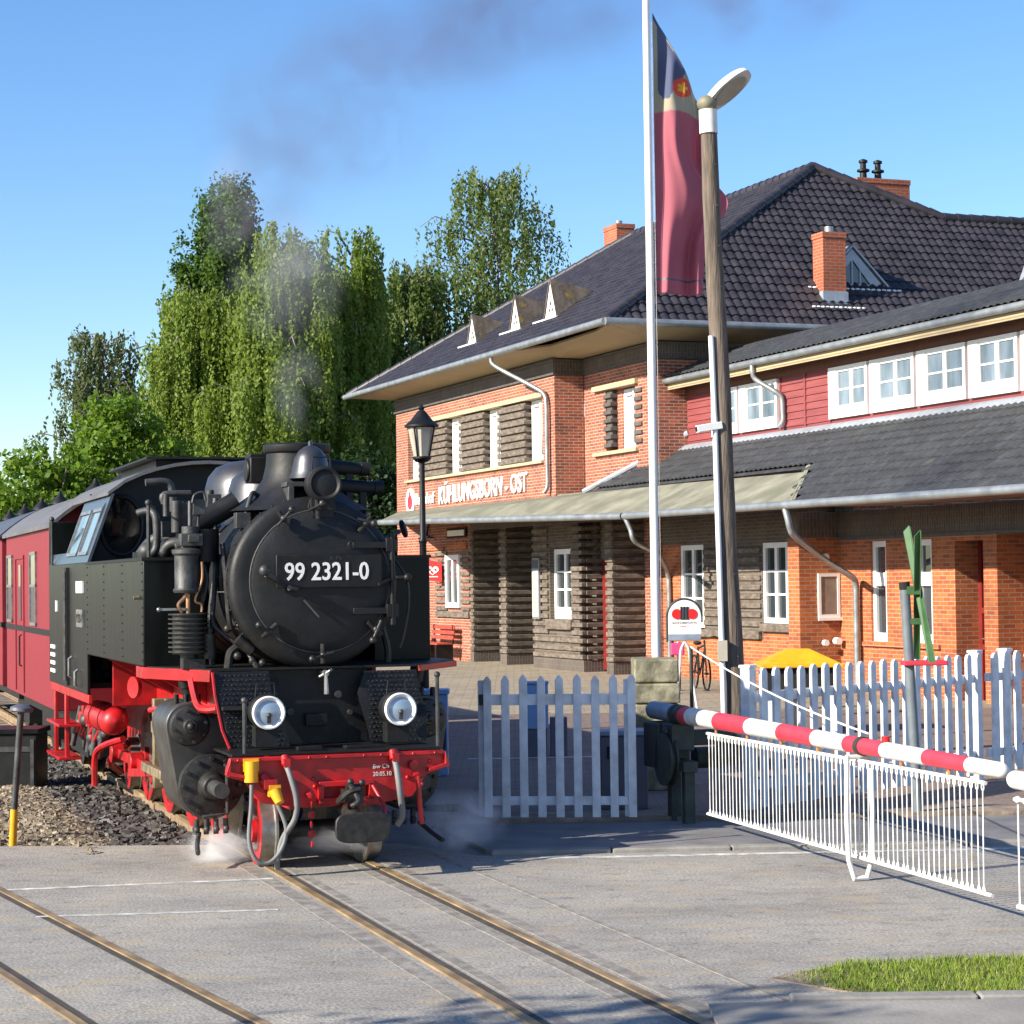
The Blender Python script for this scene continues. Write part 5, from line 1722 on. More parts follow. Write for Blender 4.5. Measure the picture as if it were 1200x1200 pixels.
S(MB().tube([(-0.02, 28.0, 4.0), (-0.1, 28.0, 3.6), (-0.14, 28.4, 3.5), (-0.14, 28.6, 3.5)], 0.03).tube([(-0.02, 28.0, 4.0), (-0.1, 28.0, 3.6), (-0.14, 27.6, 3.5), (-0.14, 27.4, 3.5)], 0.03), "wall_bracket", 'black')

# station name
kn_ = text("KÜHLUNGSBORN - OST", 0.62, 7.0, (-0.03, 27.05, 4.44), (0, -1, 0.012), (0, 0, 1), 0.02, M['white'], "station_name", st, bold=0.012)
text("Bahnhof", 0.34, 1.75, (-0.03, 29.2, 4.5), (0, -1, 0), (0, 0, 1), 0.02, M['white'], "station_name", st, bold=0.012)
lg = S(MB().cyl((-0.005, 29.68, 4.62), (-0.05, 29.68, 4.62), 0.40, seg=28), "round_emblem", 'white', smooth=True)
S(MB().cyl((-0.05, 29.68, 4.6), (-0.06, 29.68, 4.6), 0.22, seg=24).cyl((-0.05, 29.68, 4.85), (-0.06, 29.68, 4.85), 0.07, seg=14), "emblem_mark", 'barrier_red', lg, smooth=True)

# ---------------- canopy along the platform side
cp_ = MB()
G1, G2, G3 = (-2.4, 25.8), (-1.2, 11.15), (-1.2, 3.7)
cp_.prism([(-2.96, 23.4, 3.88), (-1.26, 11.15, 3.67), (0.03, 11.15, 4.31), (0.03, 30.95, 4.37)], (0, 0, -0.07))
cp_.prism([(-1.26, 11.147, 3.67), (-1.26, 3.72, 3.61), (0.03, 5.3, 4.27), (0.03, 11.147, 4.31)], (0, 0, -0.07))
cp_.prism([(0.033, 16.2, 4.32), (0.033, 18.19, 4.36), (0.798, 18.19, 4.42), (0.798, 15.0, 4.42), (0.033, 15.0, 4.32)], (0, 0, -0.1))
S(cp_, "canopy_roof", 'felt')
cs = MB().prism([(-2.94, 23.4, 3.80), (-1.22, 11.0, 3.58), (-1.24, 3.72, 3.56), (0.0, 4.5, 3.62), (0.0, 30.5, 4.0)], (0, 0, -0.02))
cs.prism([(-1.2, 3.7, 3.55), (-1.2, -9, 3.5), (0.9, -9, 3.52), (0.9, 3.7, 3.57)], (0, 0, -0.02))
S(cs, "canopy_soffit", mat("brown_soffit_board", (0.16, 0.1, 0.06), 0.75, var=0.25, scale=3))
gt = MB()
gutter(gt, (-3.02, 23.3, 3.82), (-1.32, 11.15, 3.6), 0.075)
S(gt, "gutter", 'zinc', smooth=True)
gt = MB()
gutter(gt, (-1.30, 11.1, 3.6), (-1.28, -9, 3.52), 0.075)
S(gt, "gutter", 'zinc', smooth=True)

# ---------------- long low wing
wg = MB()
X9 = 0.90
wg.box(X9, 1.3, 12.95, 14.72, 0, 3.0).box(X9, 1.3, 11.75, 12.95, 0, 0.92).box(X9, 1.3, 8.95, 11.75, 0, 0.92).box(X9, 1.3, 6.16, 8.95, 0, 1.1)
wg.box(X9, 1.3, 6.16, 7.8, 1.1, 3.0)
S(wg, "low_wall", 'brick_or')
wg = MB()
wg.box(X9, 1.3, 8.95, 11.75, 0.92, 3.0).box(X9, 1.3, 7.8, 8.95, 2.96, 3.0).box(X9, 1.3, 11.75, 12.95, 2.98, 3.0)
wg.box(X9 - .02, 1.3, 5.8, 14.7, 3.0, 4.2)
S(wg, "clinker_wall", 'brick_br')
rbm = MB()
ribs(rbm, X9, 1.0, 9.05, 11.65, 1.0, 3.0, back=False)
S(rbm, "ribbed_pier", 'rib', bevel=0.014)
S(MB().box(X9 - 0.1, X9 + .1, 9.0, 13.2, 0.93, 1.1).box(X9 - .1, X9 + .1, 7.6, 8.95, 1.1, 1.27), "window_sill", 'rib', bevel=0.02)
window(X9 + 0.02, 11.75, 12.95, 1.13, 2.98, 2, 3, fw=0.11)
window(X9 + 0.02, 7.85, 8.95, 1.28, 2.96, 2, 3, fw=0.11)
og = MB()
og.box(0.0, X9, 5.7, 6.16, 0, 3.0)
og.box(X9, 1.25, 4.52, 5.7, 0, 3.0).box(X9, 1.25, 2.92, 3.95, 0, 3.0).box(X9, 1.25, 1.6, 2.36, 0, 3.0)
og.box(X9, 1.25, 2.36, 2.92, 0, 1.0).box(X9, 1.25, 3.95, 4.52, 0, 1.0).box(X9, 1.25, 2.36, 2.92, 2.9, 3.0).box(X9, 1.25, 3.95, 4.52, 2.9, 3.0)
og.box(1.25, 1.6, 1.6, 1.62, 0, 3.0).box(X9, 1.9, 0.28, 0.70, 0, 3.0).box(X9, 1.25, 0.7, 1.6, 2.85, 3.0)
og.box(1.9, 2.1, -9, 0.28, 0, 3.4).box(X9, 1.3, -9, -2.0, 0, 3.0)
S(og, "orange_wall", 'brick_or')
og = MB().box(-0.02, X9, 5.68, 6.18, 3.0, 3.5).box(X9 - .02, 1.25, -9, 5.68, 3.0, 3.5)
S(og, "frieze", 'soldier')
S(MB().box(X9 - 0.04, X9 + .1, -9, 5.7, 2.94, 3.0), "frieze_moulding", 'ribdark')
for ya, yb in ((3.95, 4.52), (2.36, 2.92)):
    window(X9 + 0.05, ya, yb, 1.0, 2.9, 1, 1, fw=0.11, lower=0.05)
    S(MB().box(X9 + 0.03, X9 + .09, ya + .05, yb - .05, 2.05, 2.3), "transom", 'white')
S(MB().box(X9 - .06, X9 + .1, 2.1, 4.8, 0.90, 0.985), "window_sill", 'brick_or', bevel=0.01)
# small window on the return face
f = MB()
f.box(0.40, 0.46, 5.66, 5.72, 1.42, 2.3).box(0.82, 0.88, 5.66, 5.72, 1.42, 2.3).box(0.46, 0.82, 5.66, 5.72, 1.42, 1.5).box(0.46, 0.82, 5.66, 5.72, 2.24, 2.3).box(0.38, 0.9, 5.63, 5.66, 1.38, 1.44)
wf_ = S(f, "small_window", 'white')
S(MB().box(0.45, 0.83, 5.675, 5.695, 1.48, 2.26), "pane", mat("net_curtain_glass", (0.2, 0.18, 0.15), 0.2, var=0.2), wf_)
S(MB().cyl((0.55, 5.68, 2.62), (0.55, 5.6, 2.62), 0.07).cyl((0.5, 5.64, 0.95), (0.5, 5.55, 0.95), 0.06).cyl((0.75, 5.64, 0.98), (0.75, 5.5, 0.98), 0.07), "wall_fitting", 'white', smooth=True)
dd = S(MB().box(1.42, 1.48, 0.7, 1.6, 0.0, 2.85).box(1.38, 1.42, 0.7, 0.8, 0, 2.85).box(1.38, 1.42, 1.5, 1.6, 0, 2.85).box(1.38, 1.42, 0.8, 1.5, 1.55, 1.65).box(1.38, 1.42, 0.8, 1.5, .9, 1.0), "door", 'door_red')
S(MB().box(1.405, 1.418, 0.85, 1.45, 1.7, 2.7), "pane", 'pane', dd)
S(MB().tube([(1.38, 1.42, 1.1), (1.32, 1.42, 1.1), (1.32, 1.3, 1.1)], 0.015), "handle", 'steel', dd)
# wing roof
W1, W2 = (-1.22, 3.58), (1.6, 5.33)
rz = lambda x: W1[1] + (x - W1[0]) * (W2[1] - W1[1]) / (W2[0] - W1[0])
wr = MB()
sheet(wr, [(-1.22, 3.7, rz(-1.22)), (-1.22, -9, rz(-1.22)), (1.6, -9, rz(1.6)), (1.6, 13.9, rz(1.6)), (0.03, 16.3, rz(.03)), (0.03, 5.3, rz(.03))], (-1.22, 17, rz(-1.22)), (-1.22, -9, rz(-1.22)), tw=0.21, tl=0.32, amp=0.035, step=0.03, seg=4)
S(wr, "wing_roof", 'tile2', smooth=True)
S(MB().prism([(1.55, 14.0, rz(1.55) + .05), (1.55, -9, rz(1.55) + .05), (1.35, -9, rz(1.35) + 0.06), (1.35, 14.2, rz(1.35) + .06)], (0, 0, -.05)).tube([(0.0, 16.4, 4.36), (0.8, 15.1, rz(.8) + .12), (1.6, 13.85, rz(1.6) + .3)], 0.07), "flashing", 'lead')
S(MB().tube([(0.06, 5.32, rz(.03) + .01), (-1.24, 3.68, rz(-1.22) + .01)], 0.05).prism([(0.03, 5.22, rz(.03) + .03), (0.03, 5.38, rz(.03) + .03), (-1.24, 3.74, rz(-1.22) + .03), (-1.24, 3.58, rz(-1.22) + .03)], (0, 0, 0.015)), "verge_flashing", 'felt')
# upper storey of the wing, red boards
uw = MB()
uw.box(1.6, 1.8, -9, 13.9, 5.2, 6.72)
uwo = S(uw, "clad_wall", 'clad')
bd = MB()
for k in range(9):
    z = 5.42 + k * 0.15
    for (ya, yb) in ((12.5, 13.88),):
        bd.prism([(1.575, ya, z), (1.598, ya, z + 0.145), (1.598, yb, z + 0.145), (1.575, yb, z)], (0.01, 0, 0))
S(bd, "weatherboard", 'clad', uwo)
bd = MB()
for k in range(9):
    z = 5.42 + k * 0.15
    bd.prism([(1.575, 7.16, z), (1.598, 7.16, z + 0.145), (1.598, 9.3, z + 0.145), (1.575, 9.3, z)], (0.01, 0, 0))
for y in (8.2, 7.17, 9.28):
    bd.box(1.56, 1.6, y - 0.03, y + 0.03, 5.4, 6.72)
S(bd, "weatherboard", 'clad', uwo)


def casement_pair(ya, yb, za, zb):
    """white casing with two casements of two panes each, wall plane x=1.6"""
    f = MB()
    w0 = yb - ya
    f.box(1.52, 1.62, ya, yb, za, za + 0.17).box(1.52, 1.62, ya, yb, zb - 0.05, zb).box(1.52, 1.62, yb - 0.30, yb, za + .17, zb - .05).box(1.52, 1.62, ya, ya + 0.06, za + .17, zb - .05)
    o = S(f, "window", 'white')
    y0, y1 = ya + 0.06, yb - 0.30
    f = MB()
    ym = (y0 + y1) / 2
    for a, b in ((y0, ym), (ym, y1)):
        f.box(1.54, 1.6, a, a + 0.06, za + .17, zb - .05).box(1.54, 1.6, b - 0.06, b, za + .17, zb - .05).box(1.54, 1.6, a + .06, b - .06, za + .17, za + .25).box(1.54, 1.6, a + .06, b - .06, zb - .11, zb - .05)
        zc = (za + zb) / 2 + 0.05
        f.box(1.55, 1.59, a + .06, b - .06, zc - .018, zc + .018)
    S(f, "casement", 'white', o)
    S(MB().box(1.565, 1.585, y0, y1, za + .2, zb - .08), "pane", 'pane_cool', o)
    c_ = MB()
    for yy in (y1 - 0.05, ym - 0.05):
        for q in range(4):
            c_.box(1.5855, 1.588, yy - .05 - q * .05, yy - .01 - q * .05, za + .2, zb - .1)
    S(c_, "curtain", 'lantern_glass', o)


for ya, yb in ((5.6, 7.13), (3.87, 5.5), (2.11, 3.77), (0.47, 2.01), (-1.2, 0.37), (-2.9, -1.3), (9.36, 11.12), (11.22, 12.5)):
    casement_pair(ya, yb, 5.44, 6.48)
S(MB().box(1.55, 1.6, -9, 13.9, 6.5, 6.72), "head_board", mat("brown_head_board", (0.12, 0.05, 0.035), 0.7))
ue_ = MB().box(1.1, 1.14, -9, 14.6, 6.62, 6.8).prism([(1.1, -9, 6.64), (1.1, 14.6, 6.64), (1.6, 13.88, 6.74), (1.6, -9, 6.74)], (0, 0, 0.03))
S(ue_, "fascia_board", 'soffit')
gt = MB()
gutter(gt, (1.03, -9, 6.82), (1.03, 14.7, 6.82), 0.075)
S(gt, "gutter", 'zinc', smooth=True)
wr = MB()
sheet(wr, [(1.0, 14.5, 6.9), (1.0, -9, 6.9), (2.75, -9, 7.62), (2.75, 13.88, 7.62)], (1.0, 14.6, 6.9), (1.0, -9, 6.9), tw=0.21, tl=0.32, amp=0.035, step=0.03, seg=4)
wr._add([(2.75, -9, 7.62), (2.75, 13.88, 7.62), (6, 13.88, 6.4), (6, -9, 6.4)], [(0, 1, 2, 3)])
S(wr, "upper_wing_roof", 'tile2', smooth=True)


# downpipes
def downpipe(pts, r=0.055):
    m_ = MB().tube(smoothpath(pts, 5), r, 10)
    S(m_, "downpipe", 'zinc', smooth=True)


downpipe([(-1.0, 20.0, 7.98), (-0.98, 20.0, 7.8), (-0.8, 19.75, 7.6), (-0.3, 18.9, 7.12), (-0.12, 18.6, 6.9), (-0.1, 18.5, 6.6), (-0.1, 18.5, 6.0), (-0.1, 18.5, 5.2), (-0.1, 18.5, 4.6), (-0.18, 18.55, 4.42)])
downpipe([(-1.28, 3.85, 3.5), (-1.25, 3.8, 3.3), (-1.2, 3.8, 3.12), (-1.05, 3.88, 2.98), (-0.2, 4.3, 2.55), (0.6, 4.75, 2.24), (0.76, 4.86, 2.1), (0.78, 4.88, 1.8), (0.78, 4.88, 1.0), (0.78, 4.88, 0.0)], 0.06)
downpipe([(-1.28, 11.08, 3.55), (-1.2, 11.0, 3.3), (-1.15, 10.98, 3.1), (-0.9, 11.2, 2.98), (0.0, 12.3, 2.8), (0.65, 13.2, 2.5), (0.8, 13.4, 2.3), (0.82, 13.4, 2.0), (0.82, 13.4, 1.0), (0.82, 13.4, 0.0)])
downpipe([(1.03, 9.5, 6.8), (1.03, 9.5, 6.62), (1.1, 9.46, 6.45), (1.35, 9.15, 6.2), (1.48, 9.06, 6.05), (1.5, 9.05, 5.8), (1.5, 9.05, 5.55), (1.45, 9.15, 5.42)])

# ================================================================== STREET AND PLATFORM FURNITURE
def picket(mb, c, d, n, w_, th, z0, z1, tip=0.05, rounded=False):
    """picket centred at c (x,y), d unit along the fence, n unit normal"""
    c, d, n = Vector((c[0], c[1], 0)), Vector((d[0], d[1], 0)), Vector((n[0], n[1], 0))
    h = w_ / 2
    if rounded:
        prof_ = [(-h, z0), (h, z0), (h, z1 - h), (h * .75, z1 - h * .4), (h * .3, z1), (-h * .3, z1), (-h * .75, z1 - h * .4), (-h, z1 - h)]
    else:
        prof_ = [(-h, z0), (h, z0), (h, z1 - tip), (h * .25, z1), (-h * .25, z1), (-h, z1 - tip)]
    mb.prism([c + d * a + n * (th / 2) + Vector((0, 0, z)) for a, z in prof_], -n * th)


def rail_bar(mb, a, b, z0, z1, th):
    a, b = Vector((a[0], a[1], 0)), Vector((b[0], b[1], 0))
    d = (b - a).normalized()
    n = Vector((-d.y, d.x, 0)) * th / 2
    mb.prism([a + n + Vector((0, 0, z0)), b + n + Vector((0, 0, z0)), b - n + Vector((0, 0, z0)), a - n + Vector((0, 0, z0))], (0, 0, z1 - z0))


# --- little gate between the locomotive and the barrier
ga, gb_ = Vector((-0.26, 19.98, 0)), Vector((1.11, 19.84, 0))
gd = (gb_ - ga).normalized()
gn = Vector((gd.y, -gd.x, 0))
gate = thing("picket_gate", "small closed white picket gate between the locomotive and the barrier post", "gate", (0, 0, 0))
for i in range(9):
    c = ga + gd * (0.01 + i * 0.168)
    m_ = MB()
    picket(m_, c + gn * 0.035, gd, gn, 0.076, 0.024, 0.03, 1.37 + 0.006 * (i % 3), 0.045)
    m_.build("picket", M['bluewhite'], gate, bevel=0.005)
for z0, z1 in ((1.10, 1.20), (0.17, 0.25)):
    m_ = MB()
    rail_bar(m_, ga, gb_ - gd * .05, z0, z1, 0.04)
    m_.build("crossbar", M['bluewhite'], gate, bevel=0.005)
for c, h in ((ga - gd * 0.045 - gn * 0.05, 1.33), (gb_ - gd * 0.06 - gn * .06, 1.33)):
    m_ = MB()
    rail_bar(m_, c - gd * .04, c + gd * .04, 0.0, h, 0.08)
    m_.build("gate_post", M['bluewhite'], gate, bevel=0.006)
m_ = MB()
rail_bar(m_, ga - gd * .075 - gn * .1, ga - gd * .015 - gn * .1, 0.0, 1.25, 0.03)
m_.cyl(ga - gd * .05 + Vector((0, 0, 1.1)), ga - gd * .05 + Vector((0, 0, 1.2)), 0.02)
m_.build("hinge_post", M['greymetal'], gate)


# --- white picket fence on the right
def fence(a, b, n_p, label, w_, post, h=1.40, sec=0):
    a, b = Vector((a[0], a[1], 0)), Vector((b[0], b[1], 0))
    d = (b - a).normalized()
    n = Vector((d.y, -d.x, 0))
    t = thing("picket_fence", label, "picket fence", (0, 0, 0), 0, "white picket fences")
    L = (b - a).length
    for i in range(n_p):
        m_ = MB()
        c = a + d * (L * (i + 0.5) / n_p) + n * 0.04
        picket(m_, c, d, n, w_, 0.035, 0.08, h + random.uniform(-.008, .008), rounded=True)
        m_.build("picket", M['bluewhite'], t, bevel=0.006)
    for z0, z1 in ((1.08, 1.17), (0.25, 0.34)):
        m_ = MB()
        rail_bar(m_, a, b, z0, z1, 0.045)
        m_.build("crossbar", M['bluewhite'], t)
    for pt in post:
        m_ = MB()
        c = a + d * (L * pt) - n * 0.06
        rail_bar(m_, c - d * 0.055, c + d * 0.055, 0.0, h, 0.11)
        m_.prism([c + d * x + n * y + Vector((0, 0, h)) for x, y in ((-.065, -.065), (.065, -.065), (.065, .065), (-.065, .065))], (0, 0, 0.03))
        m_.build("fence_post", M['bluewhite'], t, bevel=0.006)
    return t


fence((2.27, 20.3), (5.1, 23.4), 20, "long white picket fence with round tops behind the striped barrier beam", 0.10, (0.0, 1.0))
fence((5.2, 23.55), (7.6, 25.9), 15, "closely spaced white picket fence section at the right edge", 0.12, (0.14,))
# --- barrier
BX = lambda Z: 6.99 - 0.278 * Z
Zu = lambda u: 6.99 / ((u - 600) / 2500.0 + 0.278)
bdir = Vector((BX(14) - BX(20), -6.0, 0)).normalized()      # towards the tip
bper = Vector((-bdir.y, bdir.x, 0))
if bper.x < 0: bper = -bper


def bpt(Z, z=1.0):
    return Vector((BX(Z), Z, z))


bz = lambda Z: 1.0 + (Z - 14) * 0.002
brr = lambda Z: 0.053 + (Z - 14) * 0.005


def make_skirt(parent, Za, Zb, n):
    sk_ = MB()
    pts_t = [bpt(Z, bz(Z) - brr(Z) - 0.05) for Z in np.linspace(Za, Zb, 3)]
    sk_.tube(pts_t, 0.014, 6)
    pts_b = [bpt(Z, 0.17) for Z in np.linspace(Za + .02, Zb - .06, 3)]
    sk_.tube(pts_b, 0.014, 6)
    sk_.build("skirt_frame", M['oldwhite'], parent, smooth=True)
    for i in range(n):
        Z = Za + (Zb - Za) * (i + 0.5) / n
        zt = bz(Z) - brr(Z) - 0.05
        ro = MB()
        j = random.uniform(-.012, .012)
        p0_, p1_ = bpt(Z, zt - 0.05), bpt(Z, 0.21) + bdir * j
        ro.tube([p0_, p1_], 0.0052, 5)
        for c_ in (bpt(Z, zt - 0.025), bpt(Z, 0.19) + bdir * j):
            ring = [c_ + bdir * (0.017 * cos(2 * pi * k / 8)) + Vector((0, 0, 0.026 * sin(2 * pi * k / 8))) for k in range(9)]
            ro.tube(ring, 0.0055, 4, False)
        ro.build("skirt_rod", M['oldwhite'], parent, smooth=True)
    for k in range(7):
        Z = Za + (Zb - Za) * (k + .3) / 7
        hk = MB().cyl(bpt(Z, bz(Z) - brr(Z) - 0.055), bpt(Z, bz(Z) - brr(Z) + 0.015), 0.012, seg=6)
        hk.build("skirt_hanger", mat("rusty_hanger", (0.4, 0.16, 0.05), 0.7), parent)


bar = thing("level_crossing_barrier", "long lowered red and white crossing barrier with hanging white rod skirt", "barrier", (0, 0, 0), 0, "level crossing barriers")
edges_u = [763, 790, 798, 807, 839, 876, 913, 953, 990, 1033, 1082, 1132, 1168]
cols_ = ['blue_grey', 'machine', 'barrier_red', 'white', 'barrier_red', 'white', 'barrier_red', 'white', 'barrier_red', 'white', 'barrier_red', 'white']
M['blue_grey'] = mat("blue_grey_paint", (0.22, 0.26, 0.33), 0.5, var=0.2)
for i, c_ in enumerate(cols_):
    Za, Zb = Zu(edges_u[i]), Zu(edges_u[i + 1])
    b_ = MB()
    b_.cyl(bpt(Za, bz(Za)), bpt(Zb, bz(Zb)), brr(Za), brr(Zb), seg=28, caps=(i in (0, 1, 11)))
    if i == 11: b_.sphere(bpt(Zb, bz(Zb)), brr(Zb) * .99, 20, 10)
    mm_ = M['oldwhite'] if c_ == 'white' else M[c_]
    b_.build("beam_band", mm_, bar, smooth=True)
cj = MB()
for u in (790, 797, 1006):
    Z = Zu(u)
    cj.cyl(bpt(Z + .03, bz(Z)), bpt(Z - .03, bz(Z)), brr(Z) + 0.008, seg=24)
cj.build("beam_collar", M['machine'], bar, smooth=True)
rd_ = MB()
Z = Zu(1033)
rd_.cyl(bpt(Z, bz(Z) + .05), bpt(Z, bz(Z) + .1), 0.03, seg=14)
rd_.build("warning_lamp", M['signred'], bar, smooth=True)
make_skirt(bar, 19.0, 14.05, 64)
# folding support leg
lg_ = MB()
cL, Zl = bpt(15.94, 0), 15.94
for s in (-1, 1):
    q = cL + bper * (0.095 * s)
    lg_.tube([q + Vector((0, 0, 0.93)), q + Vector((0, 0, 0.5)) + bper * .01 * s, q + Vector((0, 0, 0.16)), q - bper * (0.045 * s) + Vector((0, 0, 0.02))], 0.02, 10)
lg_.tube([cL - bper * .06 + Vector((0, 0, 0.02)), cL + bper * .06 + Vector((0, 0, 0.02))], 0.02, 8)
lg_.cyl(cL - bper * .1 + Vector((0, 0, .92)), cL + bper * .1 + Vector((0, 0, .92)), 0.018)
lg_.build("support_leg", M['oldwhite'], bar, smooth=True)

# barrier machine
mz = 19.75
mc = bpt(mz, 0)
mac = thing("barrier_machine", "dark green barrier drive with drum wheel at the hinged end of the striped beam", "barrier drive", (0, 0, 0))
m_ = MB()


def obox(mb, c, la, lb, z0, z1):
    """box oriented along bdir/bper"""
    c = Vector((c[0], c[1], 0))
    mb.prism([c + bdir * a + bper * b + Vector((0, 0, z0)) for a, b in ((-la, -lb), (la, -lb), (la, lb), (-la, lb))], (0, 0, z1 - z0))


obox(m_, mc - bdir * .1 + bper * 0.0, 0.06, 0.05, 0, 0.95)
obox(m_, mc + bdir * .22 + bper * 0.02, 0.05, 0.05, 0, 0.55)
obox(m_, mc + bdir * .05, 0.3, 0.07, 0.5, 0.6)
m_.build("pedestal", M['machine'], mac, bevel=0.01)
m_ = MB()
obox(m_, mc + bdir * .0, 0.16, 0.11, 0.68, 0.93)
m_.cyl(mc + bper * -.14 + Vector((0, 0, 0.86)), mc + bper * .14 + Vector((0, 0, 0.86)), 0.06)
obox(m_, mc + bdir * .0 + bper * .28, 0.07, 0.24, 0.72, 0.86)
obox(m_, mc - bdir * .3, 0.2, 0.16, 0.5, 0.92)
m_.build("gear_housing", M['machine'], mac, bevel=0.015)
m_ = MB()
wc = mc - bper * 0.11 + Vector((0, 0, 0.6))
m_.lathe([(0.03, -0.05), (0.2, -0.05), (0.245, -0.04), (0.245, -0.02), (0.21, -0.01), (0.21, 0.01), (0.245, 0.02), (0.245, 0.04), (0.2, 0.05), (0.03, 0.05)], wc, bper, 36)
m_.build("drum_wheel", M['machine'], mac, smooth=True)
m_ = MB()
cw_ = mc + bper * .36 - bdir * .25
m_.cyl(cw_ + Vector((0, 0, .58)) - bper * .1, cw_ + Vector((0, 0, .58)) + bper * .12, 0.10, seg=22)
obox(m_, mc + bper * .42 + bdir * 0.02, 0.04, 0.04, 0.5, 0.9)
m_.build("counterweight", M['machine'], mac, smooth=True)
m_ = MB().cyl((1.70, 20.5, 0.0), (1.70, 20.5, 1.6), 0.018, seg=10)
m_.build("cable_mast", M['machine'], mac, smooth=True)
cab_e = bpt(Zu(1013), bz(15.8) + 0.10)
cpts = []
for k in range(13):
    t_ = k / 12
    p_ = Vector((1.70, 20.5, 1.6)).lerp(cab_e, t_)
    p_.z -= 0.06 * 4 * t_ * (1 - t_)
    cpts.append(p_)
grp(MB().tube(cpts, 0.008, 6).build("guy_cable", M['oldwhite'], smooth=True), "thin slack white cable running down to the striped barrier beam", "cable")

# second barrier, tip only in the picture
bar2 = thing("level_crossing_barrier", "tip of the opposite white barrier entering at the right edge", "barrier", (0, 0, 0), 0, "level crossing barriers")
Zs = [13.66, 13.2, 12.6, 11.9, 11.2, 10.5, 9.8]
for i in range(6):
    b_ = MB()
    b_.cyl(bpt(Zs[i], 0.955), bpt(Zs[i + 1], 0.955), 0.06, 0.062, seg=26)
    if i == 0: b_.sphere(bpt(Zs[0], .955), 0.0595, 18, 10)
    b_.build("beam_band", M['oldwhite'] if i % 2 == 0 else M['barrier_red'], bar2, smooth=True)
sk_ = MB()
sk_.tube([bpt(13.68, 0.83), bpt(9.8, 0.83)], 0.014, 6).tube([bpt(13.66, 0.15), bpt(9.8, 0.17)], 0.018, 6)
sk_.build("skirt_frame", M['oldwhite'], bar2, smooth=True)
for i in range(40):
    Z = 13.64 - i * 0.1
    ro = MB().tube([bpt(Z, 0.80), bpt(Z, 0.17)], 0.0065, 5).sphere(bpt(Z, 0.83), 0.024, 8, 5)
    ro.build("skirt_rod", M['oldwhite'], bar2, smooth=True)

# --- boxes and cabinets
t = thing("concrete_block", "mossy stacked concrete block in front of the white flagpole", "concrete block", (1.52, 23.1, 0))
m_ = MB().box(-0.24, 0.24, -0.3, 0.3, 0.0, 0.92).box(-0.25, 0.25, -0.31, 0.31, 0.93, 1.14).box(-0.24, 0.24, -0.3, 0.3, 1.15, 1.40)
m_.build("block_courses", M['moss_stone'], t, bevel=0.02)
t = thing("storage_box", "low dark grey lidded box behind the right end of the white gate", "box", (1.07, 21.2, 0))
MB().box(-0.23, 0.23, -0.2, 0.2, 0, 0.72).build("body", M['violet'], t, bevel=0.01)
MB().box(-0.25, 0.25, -0.22, 0.22, 0.725, 0.77).build("lid", M['blue_grey'], t, bevel=0.008)
MB().box(-0.17, -0.12, -0.225, -0.2, 0.5, 0.62).build("latch", M['dark'], t)
t = thing("utility_cabinet", "slim pale blue cabinet seen through the pickets of the white gate", "cabinet", (0.27, 27.4, 0), 0, "pale blue cabinets")
MB().box(-0.16, 0.16, -0.12, 0.12, 0.36, 0.92).build("body", M['blue_cab'], t, bevel=0.01)
MB().box(-0.17, 0.17, -0.13, 0.13, 0.925, 0.96).build("lid", M['blue_cab'], t, bevel=0.008)
MB().box(-0.14, 0.14, -0.1, 0.1, 0, 0.355).build("base", M['violet'], t)
MB().box(0.18, 0.4, -0.1, 0.12, 0, 0.5).build("side_box", M['violet'], t, bevel=0.01)
t = thing("utility_cabinet", "pale blue cabinet half hidden behind the right flank of the locomotive", "cabinet", (-1.0, 25.0, 0), 0, "pale blue cabinets")
MB().box(-0.2, 0.22, -0.16, 0.16, 0.0, 0.94).build("body", M['blue_cab'], t, bevel=0.01)
MB().box(-0.22, 0.24, -0.18, 0.18, 0.945, 1.0).build("lid", M['blue_cab'], t, bevel=0.008)
MB().box(0.16, 0.2, -0.185, -0.16, .3, .7).build("hinge", M['greymetal'], t)
# dark box at the far left
t = thing("storage_box", "dark metal box on the gravel beside the red coach at the left edge", "box", (-5.75, 24.8, -0.13))
MB().box(-0.55, 0.27, -0.3, 0.3, 0, 0.70).build("body", M['black'], t, bevel=0.012)
q = MB().box(-0.5, 0.2, -0.312, -0.3, 0.08, 0.12).box(-0.5, 0.2, -0.312, -0.3, 0.5, 0.56).box(0.2, 0.24, -0.312, -0.3, 0.08, 0.64)
q.build("panel_strip", M['greymetal'], t)
MB().box(-0.58, 0.3, -0.33, 0.33, 0.70, 0.76).build("lid", M['tank'], t, bevel=0.01)
# sign post at the left
t = thing("marker_post", "slim grey post with yellow foot and dark cap beside the ballast", "post", (-4.56, 19.39, -0.13))
MB().cyl((0, 0, 0), (0.018, 0, 0.38), 0.034, seg=14).build("yellow_foot", M['yellow'], t, smooth=True)
MB().cyl((0.018, 0, 0.38), (0.085, 0, 1.27), 0.03, seg=14).build("shaft", M['greymetal'], t, smooth=True)
MB().lathe([(0.0, 0.05), (0.05, 0.045), (0.1, 0.02), (0.105, -0.01), (0.09, -0.02), (0.0, -0.02)], (0.09, 0, 1.28), (0.1, 0, 1), 24).build("cap", M['violet'], t, smooth=True)

